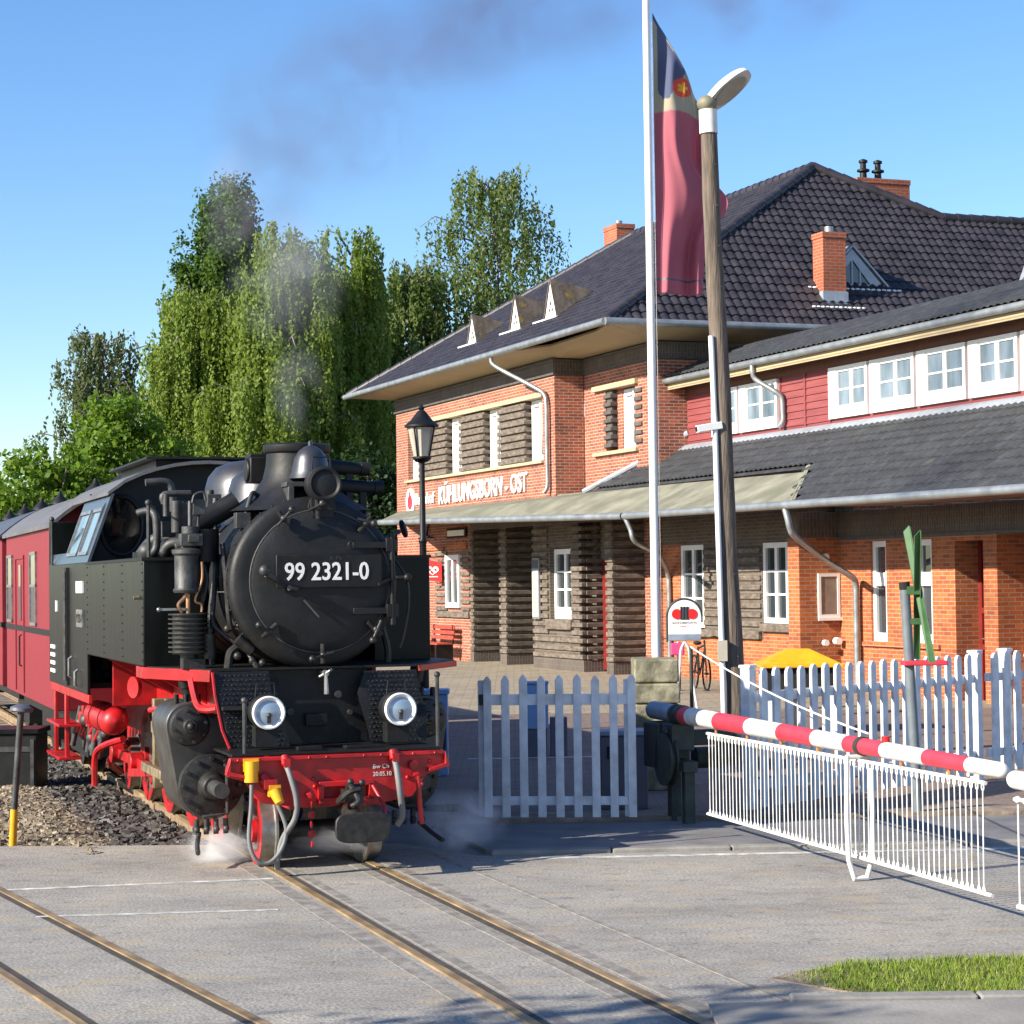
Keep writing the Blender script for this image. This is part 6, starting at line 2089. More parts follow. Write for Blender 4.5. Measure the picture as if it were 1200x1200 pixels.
# --- flagpole and flag
t = thing("flagpole", "tall slender white flagpole rising above the station roof", "flagpole", (1.867, 28.0, 0))
MB().cyl((0, 0, 0), (-0.01, 0, 11.2), 0.06, 0.046, seg=18).build("mast", M['white'], t, smooth=True)
MB().cyl((0, 0, 0), (0, 0, 0.5), 0.075, seg=18).build("socket", M['zinc'], t, smooth=True)
rope = MB()
for k in range(5):
    rope.tube([(0.07, -0.02, 1.2), (0.07, -0.03, 5.0), (0.06, -0.02, 9.6)], 0.005, 5)
rope.build("halyard", M['oldwhite'], t)
NU, NV = 72, 150
fv, ff, fm = [], [], []


def flag_pt(u, v):
    wd = 0.60 + 0.36 * math.exp(-((v - 0.62) / 0.14) ** 2) * 0.9 - 0.05 * v
    slope = 1.02 * u * max(0, 1 - v * 1.25) ** 1.3
    x = 0.07 + wd * u * (0.97 + 0.03 * sin(9 * v))
    z = 8.68 - 3.2 * v - slope
    y = 0.03 + 0.11 * sin(8.2 * u + 2.6 * v + .5) * (0.3 + 0.8 * u) + 0.05 * sin(17 * u - 4 * v) * u + 0.012 * sin(23 * u + 9 * v + 3 * sin(5 * v)) + 0.05 * sin(3 * u + 11 * v) * u * (1 - v)
    y += 0.34 * u * u
    return (x, y, z)


def flag_col(x, z):
    if z < 5.66 and z > 5.635: return 4
    if z < 7.53 + 0.03 * sin(5 * x): return 0
    if (x - 0.40) ** 2 + (z - 7.83) ** 2 < 0.115 ** 2:
        a = atan2(z - 7.83, x - 0.40)
        rr = sqrt((x - 0.40) ** 2 + (z - 7.83) ** 2)
        return 3 if rr > 0.03 + 0.035 * abs(cos(2.5 * a)) else 5
    q = z + 1.6 * (x - 0.07)
    if 8.02 - 0.15 < q < 8.62 and x > 0.12 and z > 7.7 and x < 0.34 - 0.12 * sin(6 * z): return 2
    if q > 8.62 and z > 8.38: return 2
    return 1


for j in range(NV + 1):
    for i in range(NU + 1):
        fv.append(flag_pt(i / NU, j / NV))
for j in range(NV):
    for i in range(NU):
        a = j * (NU + 1) + i
        ff.append((a, a + NU + 1, a + NU + 2, a + 1))
        c_ = np.mean([fv[k] for k in ff[-1]], axis=0)
        fm.append(flag_col(c_[0], c_[2]))
me = bpy.data.meshes.new("flag")
me.from_pydata(fv, [], ff)
for k in ('flag_low', 'flag_cream', 'flag_blue', 'flag_red', 'violet', 'yellow'):
    me.materials.append(M[k])
for p, k in zip(me.polygons, fm):
    p.material_index = k
    p.use_smooth = True
fo = bpy.data.objects.new("flag", me)
COL.objects.link(fo)
fo.location = (1.867, 28.0, CAM_H * (1 - 28 / 24.0))
fo.scale = (28 / 24.0,) * 3
sm_ = fo.modifiers.new("cloth", 'SOLIDIFY')
sm_.thickness = 0.004
grp(fo, "limp burgundy flag with blue and cream upper field and red round emblem", "flag")

# --- wooden lamp pole
t = thing("street_lamp", "leaning weathered wooden pole carrying a white street lamp head", "street lamp", (2.70, 26.0, 0))
m_ = MB()
hp = []
for k in range(17):
    z = 7.95 * k / 16
    hp.append((-0.235 * k / 16 + 0.008 * sin(z * 1.7), 0.01 * sin(z * 1.1), z))
m_.tube(hp, [0.135 - 0.035 * k / 16 + 0.004 * sin(k * 2.3) for k in range(17)], 18)
m_.build("wooden_pole", M['wood_post'], t, smooth=True)
st_ = MB()
for k in range(14):
    z = 0.8 + k * 0.5
    st_.cyl((0.05 - 0.03 * z, -0.11 + 0.003 * z, z), (0.055 - .03 * z, -0.14 + .003 * z, z), 0.012, seg=6)
st_.build("staples", M['greymetal'], t)
MB().cyl((-0.228, 0, 7.70), (-0.234, 0, 7.99), 0.112, seg=20).build("clamp_band", M['oldwhite'], t, smooth=True)
m_ = MB().sphere((-0.24, 0, 8.07), 0.13, 16, 8, (1, 1, .8))
m_.build("lamp_bracket", mat("dirty_cast_bracket", (0.2, 0.19, 0.13), 0.6, var=0.3), t, smooth=True)
axd = Vector((0.74, -0.1, 0.62)).normalized()
upd = Vector((-0.55, 0.62, 0.6))
upd = (upd - axd * upd.dot(axd)).normalized()
rgd = axd.cross(upd)
hv, hf = [], []
SG, RG = 24, 14
for i in range(RG + 1):
    ph = pi * i / RG
    for k in range(SG):
        a = 2 * pi * k / SG
        lx = -cos(ph) * 0.34
        wy = sin(ph) ** 0.7 * 0.155
        yy, zz = wy * cos(a), wy * sin(a)
        if zz < -0.03: zz = -0.03
        p_ = Vector((0.02, 0, 8.24)) + axd * lx + rgd * yy + upd * zz * 0.95
        hv.append(p_)
for i in range(RG):
    for k in range(SG):
        j = (k + 1) % SG
        hf.append((i * SG + k, i * SG + j, (i + 1) * SG + j, (i + 1) * SG + k))
m_ = MB()
m_._add(hv, hf)
hd_ = m_.build("lamp_head", mat("lamp_shell", (0.55, 0.54, 0.5), 0.35, var=0.1), t, smooth=True)
m_ = MB()
m_._add([Vector((0.04, 0, 8.24)) + axd * (0.24 * cos(2 * pi * k / 24)) + rgd * 0.125 * sin(2 * pi * k / 24) - upd * 0.034 for k in range(24)], [tuple(range(24))])
m_.build("diffuser", mat("dusty_diffuser", (0.35, 0.32, 0.26), 0.4, var=0.2), hd_)
m_ = MB().tube([(-0.18, -0.13, 0.0), (-0.17, -0.13, 0.7), (-0.195, -0.13, 2.4), (-0.22, -0.12, 4.1), (-0.25, -0.11, 5.2)], 0.034, 10)
m_.build("white_conduit", M['white'], t, smooth=True)
MB().box(-0.23, -0.12, -0.19, -0.1, 1.25, 1.5).build("junction_box", M['lantern_glass'], t)
t = thing("security_camera", "white box camera pointing left, clamped to the wooden pole", "camera", (2.56, 25.9, 4.05))
q = Vector((-1, -0.25, -0.16)).normalized()
m_ = MB()
s_ = q.cross(Vector((0, 0, 1))).normalized()
u_ = s_.cross(q)
m_.prism([Vector((0, 0, 0.06)) + s_ * a + u_ * b for a, b in ((-.05, -.045), (.05, -.045), (.05, .045), (-.05, .045))], q * 0.32)
m_.build("housing", M['white'], t, bevel=0.008)
MB().cyl(Vector((0, 0, .06)) + q * 0.31, Vector((0, 0, .06)) + q * 0.33, 0.032, seg=14).build("lens", M['dark'], t)

# --- lantern on the platform
t = thing("lantern", "black cast iron lantern post with frosted glass in front of the station corner", "lantern", (-1.30, 31.0, 0))
m_ = MB().lathe([(0.13, 0), (0.12, 0.5), (0.07, 0.55), (0.06, 1.6), (0.085, 1.63), (0.06, 1.68), (0.05, 2.8), (0.065, 2.84), (0.045, 2.88), (0.04, 4.0)], (0, 0, 0), (0, 0, 1), 18)
m_.build("lamp_post", M['black'], t, smooth=True)
m_ = MB().lathe([(0.04, 3.98), (0.1, 4.0), (0.135, 4.04), (0.135, 4.07), (0.05, 4.07)], (0, 0, 0), (0, 0, 1), 18)
for k in range(4):
    a = pi / 4 + k * pi / 2 + .3
    m_.tube([(0.125 * cos(a), 0.125 * sin(a), 4.06), (0.215 * cos(a), 0.215 * sin(a), 4.5)], 0.012, 6)
m_.build("lantern_frame", M['black'], t, smooth=True)
MB().lathe([(0.12, 4.07), (0.2, 4.49), (0.0, 4.49)], (0, 0, 0), (0, 0, 1), 8).build("lantern_glass", M['lantern_glass'], t)
MB().lathe([(0.0, 4.5), (0.25, 4.50), (0.25, 4.53), (0.16, 4.6), (0.1, 4.68), (0.06, 4.73), (0.035, 4.75), (0.05, 4.78), (0.0, 4.84)], (0, 0, 0), (0, 0, 1), 20).build("lantern_roof", M['black'], t, smooth=True)

# --- crossing sign from the side
t = thing("crossing_sign", "green crossed sign bars fixed to a grey post behind the barrier beam", "crossing sign", (3.76, 20.0, 0))
MB().cyl((0.0, 0, 0), (-0.09, 0, 2.13), 0.048, seg=16).build("sign_post", M['greypost'], t, smooth=True)
MB().cyl((-0.09, 0, 2.13), (-0.094, 0, 2.2), 0.052, seg=16).build("post_cap", M['dark'], t, smooth=True)
for (x0, y0, z0, x1, y1, z1) in ((0.014, 0.42, 2.68, 0.07, -0.42, 1.46), (-0.04, -0.42, 2.62, 0.087, 0.42, 1.46)):
    m_ = MB()
    a, b = Vector((x0, y0, z0)), Vector((x1, y1, z1))
    m_.prism([a + Vector((-.028, 0, 0)), a + Vector((.028, 0, 0.06)), b + Vector((.028, 0, 0)), b + Vector((-.028, 0, 0))], (0.0, 0.03, 0.0))
    m_.prism([a + Vector((.022, 0, 0.05)), a + Vector((.028, 0, 0.05)), b + Vector((.028, 0, 0)), b + Vector((.022, 0, 0))], (0.0, -0.05, 0.0))
    m_.build("cross_bar", M['green'], t, bevel=0.004)
m_ = MB().box(-0.09, 0.06, -0.05, 0.05, 2.08, 2.16).box(-0.06, 0.12, -0.04, 0.04, 1.80, 1.86)
m_.build("clamp", M['green'], t, bevel=0.006)
MB().box(-0.13, 0.28, -0.12, 0.1, 1.42, 1.465).build("base_plate", M['barrier_red'], t, bevel=0.01)

# --- rounded board with two red discs
t = thing("signal_board", "white rounded board with two red discs and black bars on splayed legs", "signal board", (2.82, 35.2, 0))
pts = [(-0.27, 1.33), (0.27, 1.33)] + [(0.27 * cos(a), 1.62 + 0.27 * sin(a)) for a in np.linspace(0, pi, 15)]
MB().prism([(x, 0, z) for x, z in pts], (0, 0.05, 0)).build("board", M['white'], t)
ring = [(-0.29, 0.02, 1.2), (-0.29, 0.02, 1.33)] + [(0.29 * -cos(a), 0.02, 1.62 + 0.29 * sin(a)) for a in np.linspace(0, pi, 15)]
MB().tube(ring, 0.018, 8).build("board_frame", M['greymetal'], t, smooth=True)
MB().box(-0.27, 0.27, -0.02, 0.08, 1.22, 1.33).build("lower_box", M['blue_grey'], t, bevel=0.01)
for s in (-1, 1):
    MB().cyl((s * 0.125, -0.012, 1.66), (s * 0.125, 0.0, 1.66), 0.085, seg=24).build("red_disc", M['signred'], t)
m_ = MB()
for x in (-0.05, 0.0, 0.05):
    m_.box(x - 0.017, x + 0.017, -0.014, 0.0, 1.57, 1.78)
m_.build("black_bars", M['dark'], t)
text("BAHNÜBERGANG", 0.035, 0.4, (-0.2, -0.002, 1.50), (1, 0, 0), (0, 0, 1), 0.001, M['black'], "lettering", t)
text("HALT", 0.03, 0.14, (-0.07, -0.002, 1.44), (1, 0, 0), (0, 0, 1), 0.001, M['signred'], "lettering", t)
for s in (-1, 1):
    MB().tube(smoothpath([(0.0, 0.0, 1.2), (s * 0.07, 0, 1.05), (s * 0.1, -0.02, 0.7), (s * 0.2, -0.05, 0.0)]), 0.022, 8).build("leg", M['oldwhite'], t, smooth=True)


# --- bicycles by the wall
def bicycle(loc, rz, frame_m, label, extra=None):
    t = thing("bicycle", label, "bicycle", loc, rz, "parked bicycles")
    for y in (-0.53, 0.53):
        w_ = MB()
        ring = [(0, y + 0.33 * cos(2 * pi * k / 28), 0.34 + 0.33 * sin(2 * pi * k / 28)) for k in range(29)]
        w_.tube(ring, 0.02, 6, False)
        for k in range(12):
            a = 2 * pi * k / 12
            w_.tube([(0, y, 0.34), (0, y + 0.32 * cos(a), 0.34 + 0.32 * sin(a))], 0.003, 4)
        w_.cyl((-0.04, y, 0.34), (0.04, y, 0.34), 0.025)
        w_.build("wheel", M['dark'], t, smooth=True)
    f = MB()
    for a, b in (((0, 0.53, 0.34), (0, 0.08, 0.3)), ((0, 0.08, 0.3), (0, 0.2, 0.85)), ((0, 0.2, 0.82), (0, -0.4, 0.9)), ((0, 0.08, 0.3), (0, -0.4, 0.82)), ((0, 0.53, 0.34), (0, 0.2, 0.78)), ((0, -0.53, 0.34), (0, -0.38, 1.0))):
        f.tube([a, b], 0.018, 8)
    f.build("frame", M[frame_m], t, smooth=True)
    MB().tube(smoothpath([(-0.3, -0.25, 1.05), (-0.2, -0.36, 1.07), (0, -0.38, 1.03), (0.2, -0.36, 1.07), (0.3, -0.25, 1.05)]), 0.014, 8).build("handlebar", M['greymetal'], t, smooth=True)
    MB().sphere((0, 0.24, 0.93), 0.12, 12, 6, (.7, 1.1, .35)).build("saddle", M['dark'], t, smooth=True)
    if extra:
        MB().box(-0.13, 0.13, -0.62, -0.4, 0.75, 0.98).build("basket", M[extra], t, bevel=0.02)
    return t


M['pink'] = mat("pink_bag_cloth", (0.6, 0.04, 0.16), 0.6, var=0.2)
bicycle((3.75, 43.0, 0), radians(8), 'dark', "dark bicycle parked end on behind the rounded signal board")
bicycle((3.25, 42.2, 0), radians(-6), 'oldwhite', "white framed bicycle with pink front bag near the flagpole", 'pink')

# --- yellow lidded bin behind the fence
t = thing("grit_bin", "yellow hipped lid of a low bin behind the white picket fence", "bin", (4.12, 31.0, 0))
m_ = MB()
lid = [(-0.58, -0.45, 1.0), (0.58, -0.45, 1.0), (0.58, 0.45, 1.0), (-0.58, 0.45, 1.0)]
top = [(-0.16, -0.12, 1.21), (0.16, -0.12, 1.21), (0.16, 0.12, 1.21), (-0.16, 0.12, 1.21)]
m_._add(lid + top, [(0, 1, 5, 4), (1, 2, 6, 5), (2, 3, 7, 6), (3, 0, 4, 7), (4, 5, 6, 7), (3, 2, 1, 0)])
m_.box(-0.6, 0.6, -0.47, 0.47, 0.95, 1.0)
m_.build("lid", M['yellow'], t, bevel=0.012)
MB().box(-0.5, 0.5, -0.38, 0.38, 0.62, 0.95).build("body", M['dark'], t)
for x in (-0.46, 0.0, 0.46):
    MB().box(x - 0.05, x + 0.05, -0.38, 0.38, 0.0, 0.62).build("leg", M['oldwhite'], t)

# --- things along the station front
bp_ = Bw(-0.55, 26.2)
t = thing("bench", "red slatted bench against the orange brick at the far end of the station", "bench", bp_, BY - pi / 2)
for k in range(4):
    MB().box(-0.95, 0.95, -0.22 + k * 0.12, -0.12 + k * 0.12, 0.46, 0.5).build("seat_slat", M['bench'], t)
for k in range(3):
    MB().box(-0.95, 0.95, 0.26 + k * 0.02, 0.29 + k * 0.02, 0.6 + k * 0.14, 0.7 + k * 0.14).build("back_slat", M['bench'], t)
for x in (-0.8, 0.8):
    MB().box(x - 0.03, x + 0.03, -0.2, 0.3, 0, 0.46).box(x - .03, x + .03, 0.29, 0.33, 0.46, 1.0).build("bench_support", M['black'], t)
bp_ = Bw(-1.1, 27.6)
t = thing("litter_bin", "round bin with red dome top and blue white body beside the red bench", "bin", bp_)
MB().lathe([(0.0, 0.08), (0.27, 0.08), (0.28, 0.7), (0.0, 0.7)], (0, 0, 0.1), (0, 0, 1), 24).build("body", M['blue'], t, smooth=True)
MB().lathe([(0.282, 0.45), (0.285, 0.58), (0.28, 0.6)], (0, 0, 0.1), (0, 0, 1), 24).build("white_band", M['white'], t, smooth=True)
MB().lathe([(0.3, 0.0), (0.29, 0.13), (0.22, 0.27), (0.1, 0.35), (0.0, 0.37)], (0, 0, 0.82), (0, 0, 1), 24).build("dome_lid", M['signred'], t, smooth=True)
MB().lathe([(0.24, 0.0), (0.24, 0.17), (0.0, 0.17)], (0, 0, 0.0), (0, 0, 1), 24).build("foot", M['signred'], t, smooth=True)
fp = Bw(-0.35, 26.75, 2.3)
t = thing("hanging_sign", "small bright red square sign with white double heart mark near the far corner", "sign", fp, BY - radians(35))
MB().prism([(-0.26, 0, -0.02), (0.26, 0, -0.10), (0.26, 0, 0.46), (-0.26, 0, 0.58)], (0, 0.03, 0)).build("sign_face", M['signred'], t)
hh = MB()
for s in (-1, 1):
    for rr_ in (0.105, 0.06):
        ring = [(s * 0.085 + rr_ * 0.8 * cos(a), -0.012, 0.26 + rr_ * 0.8 * sin(a)) for a in np.linspace(-0.5, 2 * pi - 1.2, 16)]
        hh.tube(ring, 0.014, 6)
hh.tube([(-0.15, -0.012, 0.22), (0, -0.012, 0.12), (0.15, -0.012, 0.22)], 0.014, 6).box(-0.15, 0.15, -0.014, -0.002, 0.05, 0.075)
hh.build("heart_mark", M['white'], t, smooth=True)
MB().tube([(-0.24, 0.04, 0.62), (0.26, 0.04, 0.62), (0.5, 0.04, 0.62)], 0.014).build("bracket", M['black'], t, smooth=True)
nb = Bw(-0.09, 19.45, 2.02)
t = thing("notice_board", "tall narrow notice board with pale poster on the clinker pier left of the window", "notice board", nb, BY - pi / 2)
MB().box(-0.24, 0.24, 0, 0.06, -0.78, 0.78).build("frame", M['zinc'], t, bevel=0.008)
po_ = MB().box(-0.2, 0.2, -0.008, 0.0, -0.72, 0.48).build("poster", M['poster'], t)
MB().box(-0.2, 0.2, -0.008, 0, 0.52, 0.72).build("header", M['violet'], t)
rr_ = MB().box(-0.165, -0.15, -0.011, -0.008, -0.62, 0.40)
for k in range(9):
    rr_.box(-0.16, random.uniform(-0.05, 0.16), -0.011, -0.008, -0.62 + k * 0.12, -0.58 + k * 0.12)
rr_.build("poster_rows", mat("poster_ink", (0.3, 0.33, 0.22), 0.6), po_)

# ================================================================== TREES
def leaf_mesh(name, P_, size, m, parent, droop=0.0, aspect=0.55, seed=1, D=None, mess=0.55):
    """one pointed leaf (quad) per row of P_, random attitude; droop tips them downwards"""
    r = np.random.default_rng(seed)
    n = len(P_)
    P_ = np.asarray(P_, float)
    a = r.normal(size=(n, 3))
    a[:, 2] -= droop * 2.0
    a /= np.linalg.norm(a, axis=1)[:, None] + 1e-9
    b = r.normal(size=(n, 3))
    if D is not None:
        nn = np.asarray(D, float) + r.normal(size=(n, 3)) * mess
        b = np.cross(a, nn)
    b -= a * (a * b).sum(1)[:, None]
    b /= np.linalg.norm(b, axis=1)[:, None] + 1e-9
    s = size * r.uniform(0.6, 1.35, n)[:, None]
    V = np.empty((n, 4, 3))
    V[:, 0] = P_ - a * s * 0.5
    V[:, 1] = P_ + b * s * aspect * 0.5
    V[:, 2] = P_ + a * s * 0.5
    V[:, 3] = P_ - b * s * aspect * 0.5
    me = bpy.data.meshes.new(name)
    me.vertices.add(n * 4)
    me.vertices.foreach_set("co", V.reshape(-1).astype(np.float32))
    me.loops.add(n * 4)
    me.loops.foreach_set("vertex_index", np.arange(n * 4, dtype=np.int32))
    me.polygons.add(n)
    me.polygons.foreach_set("loop_start", np.arange(0, n * 4, 4, dtype=np.int32))
    me.polygons.foreach_set("loop_total", np.full(n, 4, dtype=np.int32))
    me.update(calc_edges=True)
    me.materials.append(m)
    o = bpy.data.objects.new(name, me)
    COL.objects.link(o)
    o.parent = parent
    return o


def at(u, Z):
    return (u - 600) / 2500.0 * Z


def trunk_mesh(t, h, r, limbs, bark, seed, lean=0.3):
    rr = random.Random(seed)
    m_ = MB()
    pts = [(lean * sin(k * 0.9 + seed) * k / 8, lean * cos(k * 0.7 + seed) * k / 8, h * k / 8) for k in range(9)]
    m_.tube(pts, [r * (1 - 0.85 * k / 8) for k in range(9)], 10)
    for l in limbs:
        m_.tube(l, [r * 0.35 * (1 - 0.8 * i / (len(l) - 1)) for i in range(len(l))], 6)
    o = m_.build("trunk", M[bark], t, smooth=True)
    return o


def weeping_tree(u, Z, top, R, z_low, label, leafm, n_br, per, seed, strand=(2.0, 5.0), size=0.185, name="birch_tree", grpn='birches behind the train and station', bark='birchbark', dens=17, flat=0.5):
    t = thing(name, label, "tree", (at(u, Z), Z, -0.13), 0, grpn)
    r = np.random.default_rng(seed)
    rr = random.Random(seed)
    pts, limbs, nor = [], [], []
    for k in range(n_br):
        f = (k + rr.random()) / n_br
        z0 = z_low + (top - z_low) * (0.12 + 0.83 * f)
        az = k * 2.39996 + rr.uniform(-.8, .8)
        reach = R * (1.0 - flat * f ** 3.0) * rr.uniform(0.4, 1.22)
        rise = rr.uniform(0.5, 2.2) * (1 - 0.4 * f)
        zt = min(z0 + rise, top)
        c = [Vector((0, 0, z0)), Vector((cos(az) * reach * .4, sin(az) * reach * .4, z0 + rise * .7)), Vector((cos(az) * reach * .8, sin(az) * reach * .8, zt)), Vector((cos(az) * reach, sin(az) * reach, zt - 0.5))]
        limbs.append(c)
        path = smoothpath(c, 6)
        for q in range(per):
            tt = 0.25 + 0.75 * rr.random() ** 0.7
            p = path[min(len(path) - 1, int(tt * (len(path) - 1)))]
            side = Vector((-sin(az), cos(az), 0)) * rr.gauss(0, 0.36 * R / 2.5)
            s0 = p + side + Vector((rr.gauss(0, .12), rr.gauss(0, .12), rr.gauss(0, .15)))
            L = rr.uniform(*strand) * (0.5 + 0.6 * tt) * (1.15 - 0.5 * f)
            L = min(L, max(0.5, s0.z - z_low * rr.uniform(.6, 1.3)))
            nl = max(4, int(L * dens))
            zz = np.linspace(0, L, nl)
            w1, w2 = rr.uniform(-.07, .07), rr.uniform(-.07, .07)
            S_ = np.empty((nl, 3))
            S_[:, 0] = s0.x + w1 * zz + r.normal(0, 0.06, nl)
            S_[:, 1] = s0.y + w2 * zz + r.normal(0, 0.06, nl)
            S_[:, 2] = s0.z - zz + r.normal(0, 0.05, nl)
            pts.append(S_)
            nor.append(np.tile([cos(az), sin(az), 0.35], (nl, 1)))
    P_ = np.concatenate(pts)
    trunk_mesh(t, top * 0.95, 0.16, limbs, bark, seed)
    leaf_mesh("crown", P_, size, M[leafm], t, droop=0.9, seed=seed, D=np.concatenate(nor))
    return t


def clump_tree(u, Z, blobs, n_cl, n_leaf, label, leafm, seed, size=0.2, clump=0.55, name="tree", cat="tree", grpn=None, th=None, up=0.0, bark='bark', shell=0.5):
    """blobs: (dx, dy, z, rx, ry, rz) ellipsoids filled with leaf clumps near their shells"""
    t = thing(name, label, cat, (at(u, Z), Z, -0.13), 0, grpn)
    r = np.random.default_rng(seed)
    pts, limbs, nor = [], [], []
    vol = np.array([b[3] * b[4] * b[5] for b in blobs])
    for b, v in zip(blobs, vol / vol.sum()):
        n = max(3, int(n_cl * v))
        for k in range(n):
            d = r.normal(size=3)
            d /= np.linalg.norm(d)
            rad = shell + (1 - shell) * r.random() ** 0.5
            rad *= r.uniform(0.85, 1.12)
            c = np.array([b[0], b[1], b[2]]) + d * rad * np.array(b[3:6])
            if c[2] < 0.3: continue
            s = clump * r.uniform(0.6, 1.3)
            q = r.normal(size=(n_leaf, 3)) * s * np.array([.5, .5, .42 + up])
            pts.append(c + q)
            nor.append(q / (np.linalg.norm(q, axis=1)[:, None] + 1e-6) * 0.9 + d * 0.9 + np.array([0, 0, .3]))
            if r.random() < 0.12: limbs.append([Vector((0, 0, max(.5, c[2] * 0.55))), Vector((c[0] * .5, c[1] * .5, c[2] * 0.8)), Vector(c)])
    P_ = np.concatenate(pts)
    top = max(b[2] + b[5] for b in blobs)
    trunk_mesh(t, (th or top * 0.85), 0.2, limbs, bark, seed)
    leaf_mesh("crown", P_, size, M[leafm], t, droop=0.2 if up == 0 else -0.3, aspect=0.7, seed=seed, D=np.concatenate(nor), mess=0.6)
    return t


# poplar with upright shoots
pb = [(-0.2, 0, 17.0, 1.25, 1.3, 3.7), (0.55, 0.2, 14.5, 0.8, 1.0, 4.0), (-1.9, 0, 14.2, 0.75, 0.9, 3.3), (-2.55, 0.3, 11.2, 0.75, 0.9, 3.4), (-1.0, .2, 11.0, 1.6, 1.4, 5.5), (-1.2, 0, 6.0, 2.0, 1.8, 5.0), (-0.9, 0.3, 18.2, 0.7, .7, 1.6), (0.35, 0, 19.2, 0.75, .75, 1.5)]
clump_tree(272, 95, pb, 1000, 75, "tall dark green poplar with narrow top behind the locomotive cab", 'leaf_poplar', 5, size=0.2, clump=0.42, name="poplar_tree", up=0.35, th=19)
# weeping birches
weeping_tree(236, 86, 14.2, 3.2, 1.6, "broad weeping birch with hanging branches left of the chimney below the poplar", 'leaf_birch', 60, 24, 11, (2.5, 6.0))
weeping_tree(328, 84, 16.4, 2.9, 1.6, "weeping birch with trailing branches rising straight above the locomotive chimney", 'leaf_birch', 60, 24, 12, (2.5, 5.5))
weeping_tree(414, 88, 16.9, 2.6, 1.2, "weeping birch with nodding top between the chimney and the station roof", 'leaf_birch', 60, 22, 13, (2.5, 5.5))
weeping_tree(368, 92, 15.6, 3.0, 1.2, "shorter weeping birch filling the gap right behind the chimney smoke", 'leaf_birch', 50, 20, 17, (2.5, 5.5))
weeping_tree(490, 96, 17.0, 3.0, 2.0, "loose birch with sparse hanging twigs behind the left end of the station roof", 'leaf_grey2', 60, 20, 14, (1.5, 4.0), size=0.2)
weeping_tree(582, 100, 21.8, 3.9, 5.0, "tall airy birch with open crown standing behind the station roof", 'leaf_grey2', 72, 19, 15, (1.2, 3.2), size=0.21, dens=12, flat=0.55)
weeping_tree(126, 112, 15.6, 4.0, 2.0, "distant grey green birch at the far left of the trees", 'leaf_grey', 70, 16, 16, (1.0, 2.6), size=0.24, dens=12, flat=0.5)
# bushes and maples at the left
clump_tree(150, 66, [(0, 0, 4.5, 2.2, 2.0, 3.6), (1.6, 0.5, 3.6, 1.6, 1.6, 3.0), (-1.4, 0, 3.6, 1.5, 1.5, 2.7), (-0.3, -.6, 6.6, 1.2, 1.2, 1.6)], 330, 60, "bright green leafy maple above the red coach roof", 'leaf_bright', 21, size=0.2, clump=0.5, name="maple_tree", grpn="light green trees left of the locomotive")
clump_tree(60, 62, [(0, 0, 3.4, 1.9, 1.8, 2.9), (-1.6, 0.4, 3.0, 1.3, 1.4, 2.3), (1.2, .2, 4.2, 1.1, 1.2, 2.0)], 270, 60, "light green rounded tree between the maple and the left edge", 'leaf_bright', 22, size=0.19, clump=0.45, name="maple_tree", grpn="light green trees left of the locomotive")
clump_tree(-10, 60, [(0, 0, 3.0, 1.7, 1.6, 2.6), (1.0, .4, 2.4, 1.2, 1.2, 2.0)], 170, 60, "low light green tree cut by the left picture edge", 'leaf_bright', 23, size=0.19, clump=0.45, name="maple_tree", grpn="light green trees left of the locomotive")
clump_tree(225, 72, [(0, 0, 3.5, 2.2, 1.8, 3.0), (2.0, 0.3, 3.0, 1.6, 1.5, 2.4)], 240, 60, "yellow green bush directly behind the locomotive dome", 'leaf_bright', 24, size=0.19, clump=0.5, name="bush", cat="bush")
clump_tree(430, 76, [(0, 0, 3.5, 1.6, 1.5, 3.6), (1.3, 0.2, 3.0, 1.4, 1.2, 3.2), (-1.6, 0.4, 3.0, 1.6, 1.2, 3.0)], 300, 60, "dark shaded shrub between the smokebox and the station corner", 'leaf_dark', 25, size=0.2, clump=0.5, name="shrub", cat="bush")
# street tree beside the photographer (its shadow lies on the road)
clump_tree(600, 100, [(0, 0, 4.6, 1.9, 1.9, 1.5), (1.2, 0.6, 4.0, 1.2, 1.2, 1.0), (-1.2, -0.5, 4.1, 1.3, 1.3, 1.1)], 130, 42, "small street tree shading the near end of the road", 'leaf_bright', 31, size=0.15, clump=0.45, name="street_tree").location = (-8.9, 4.75, -0.05)

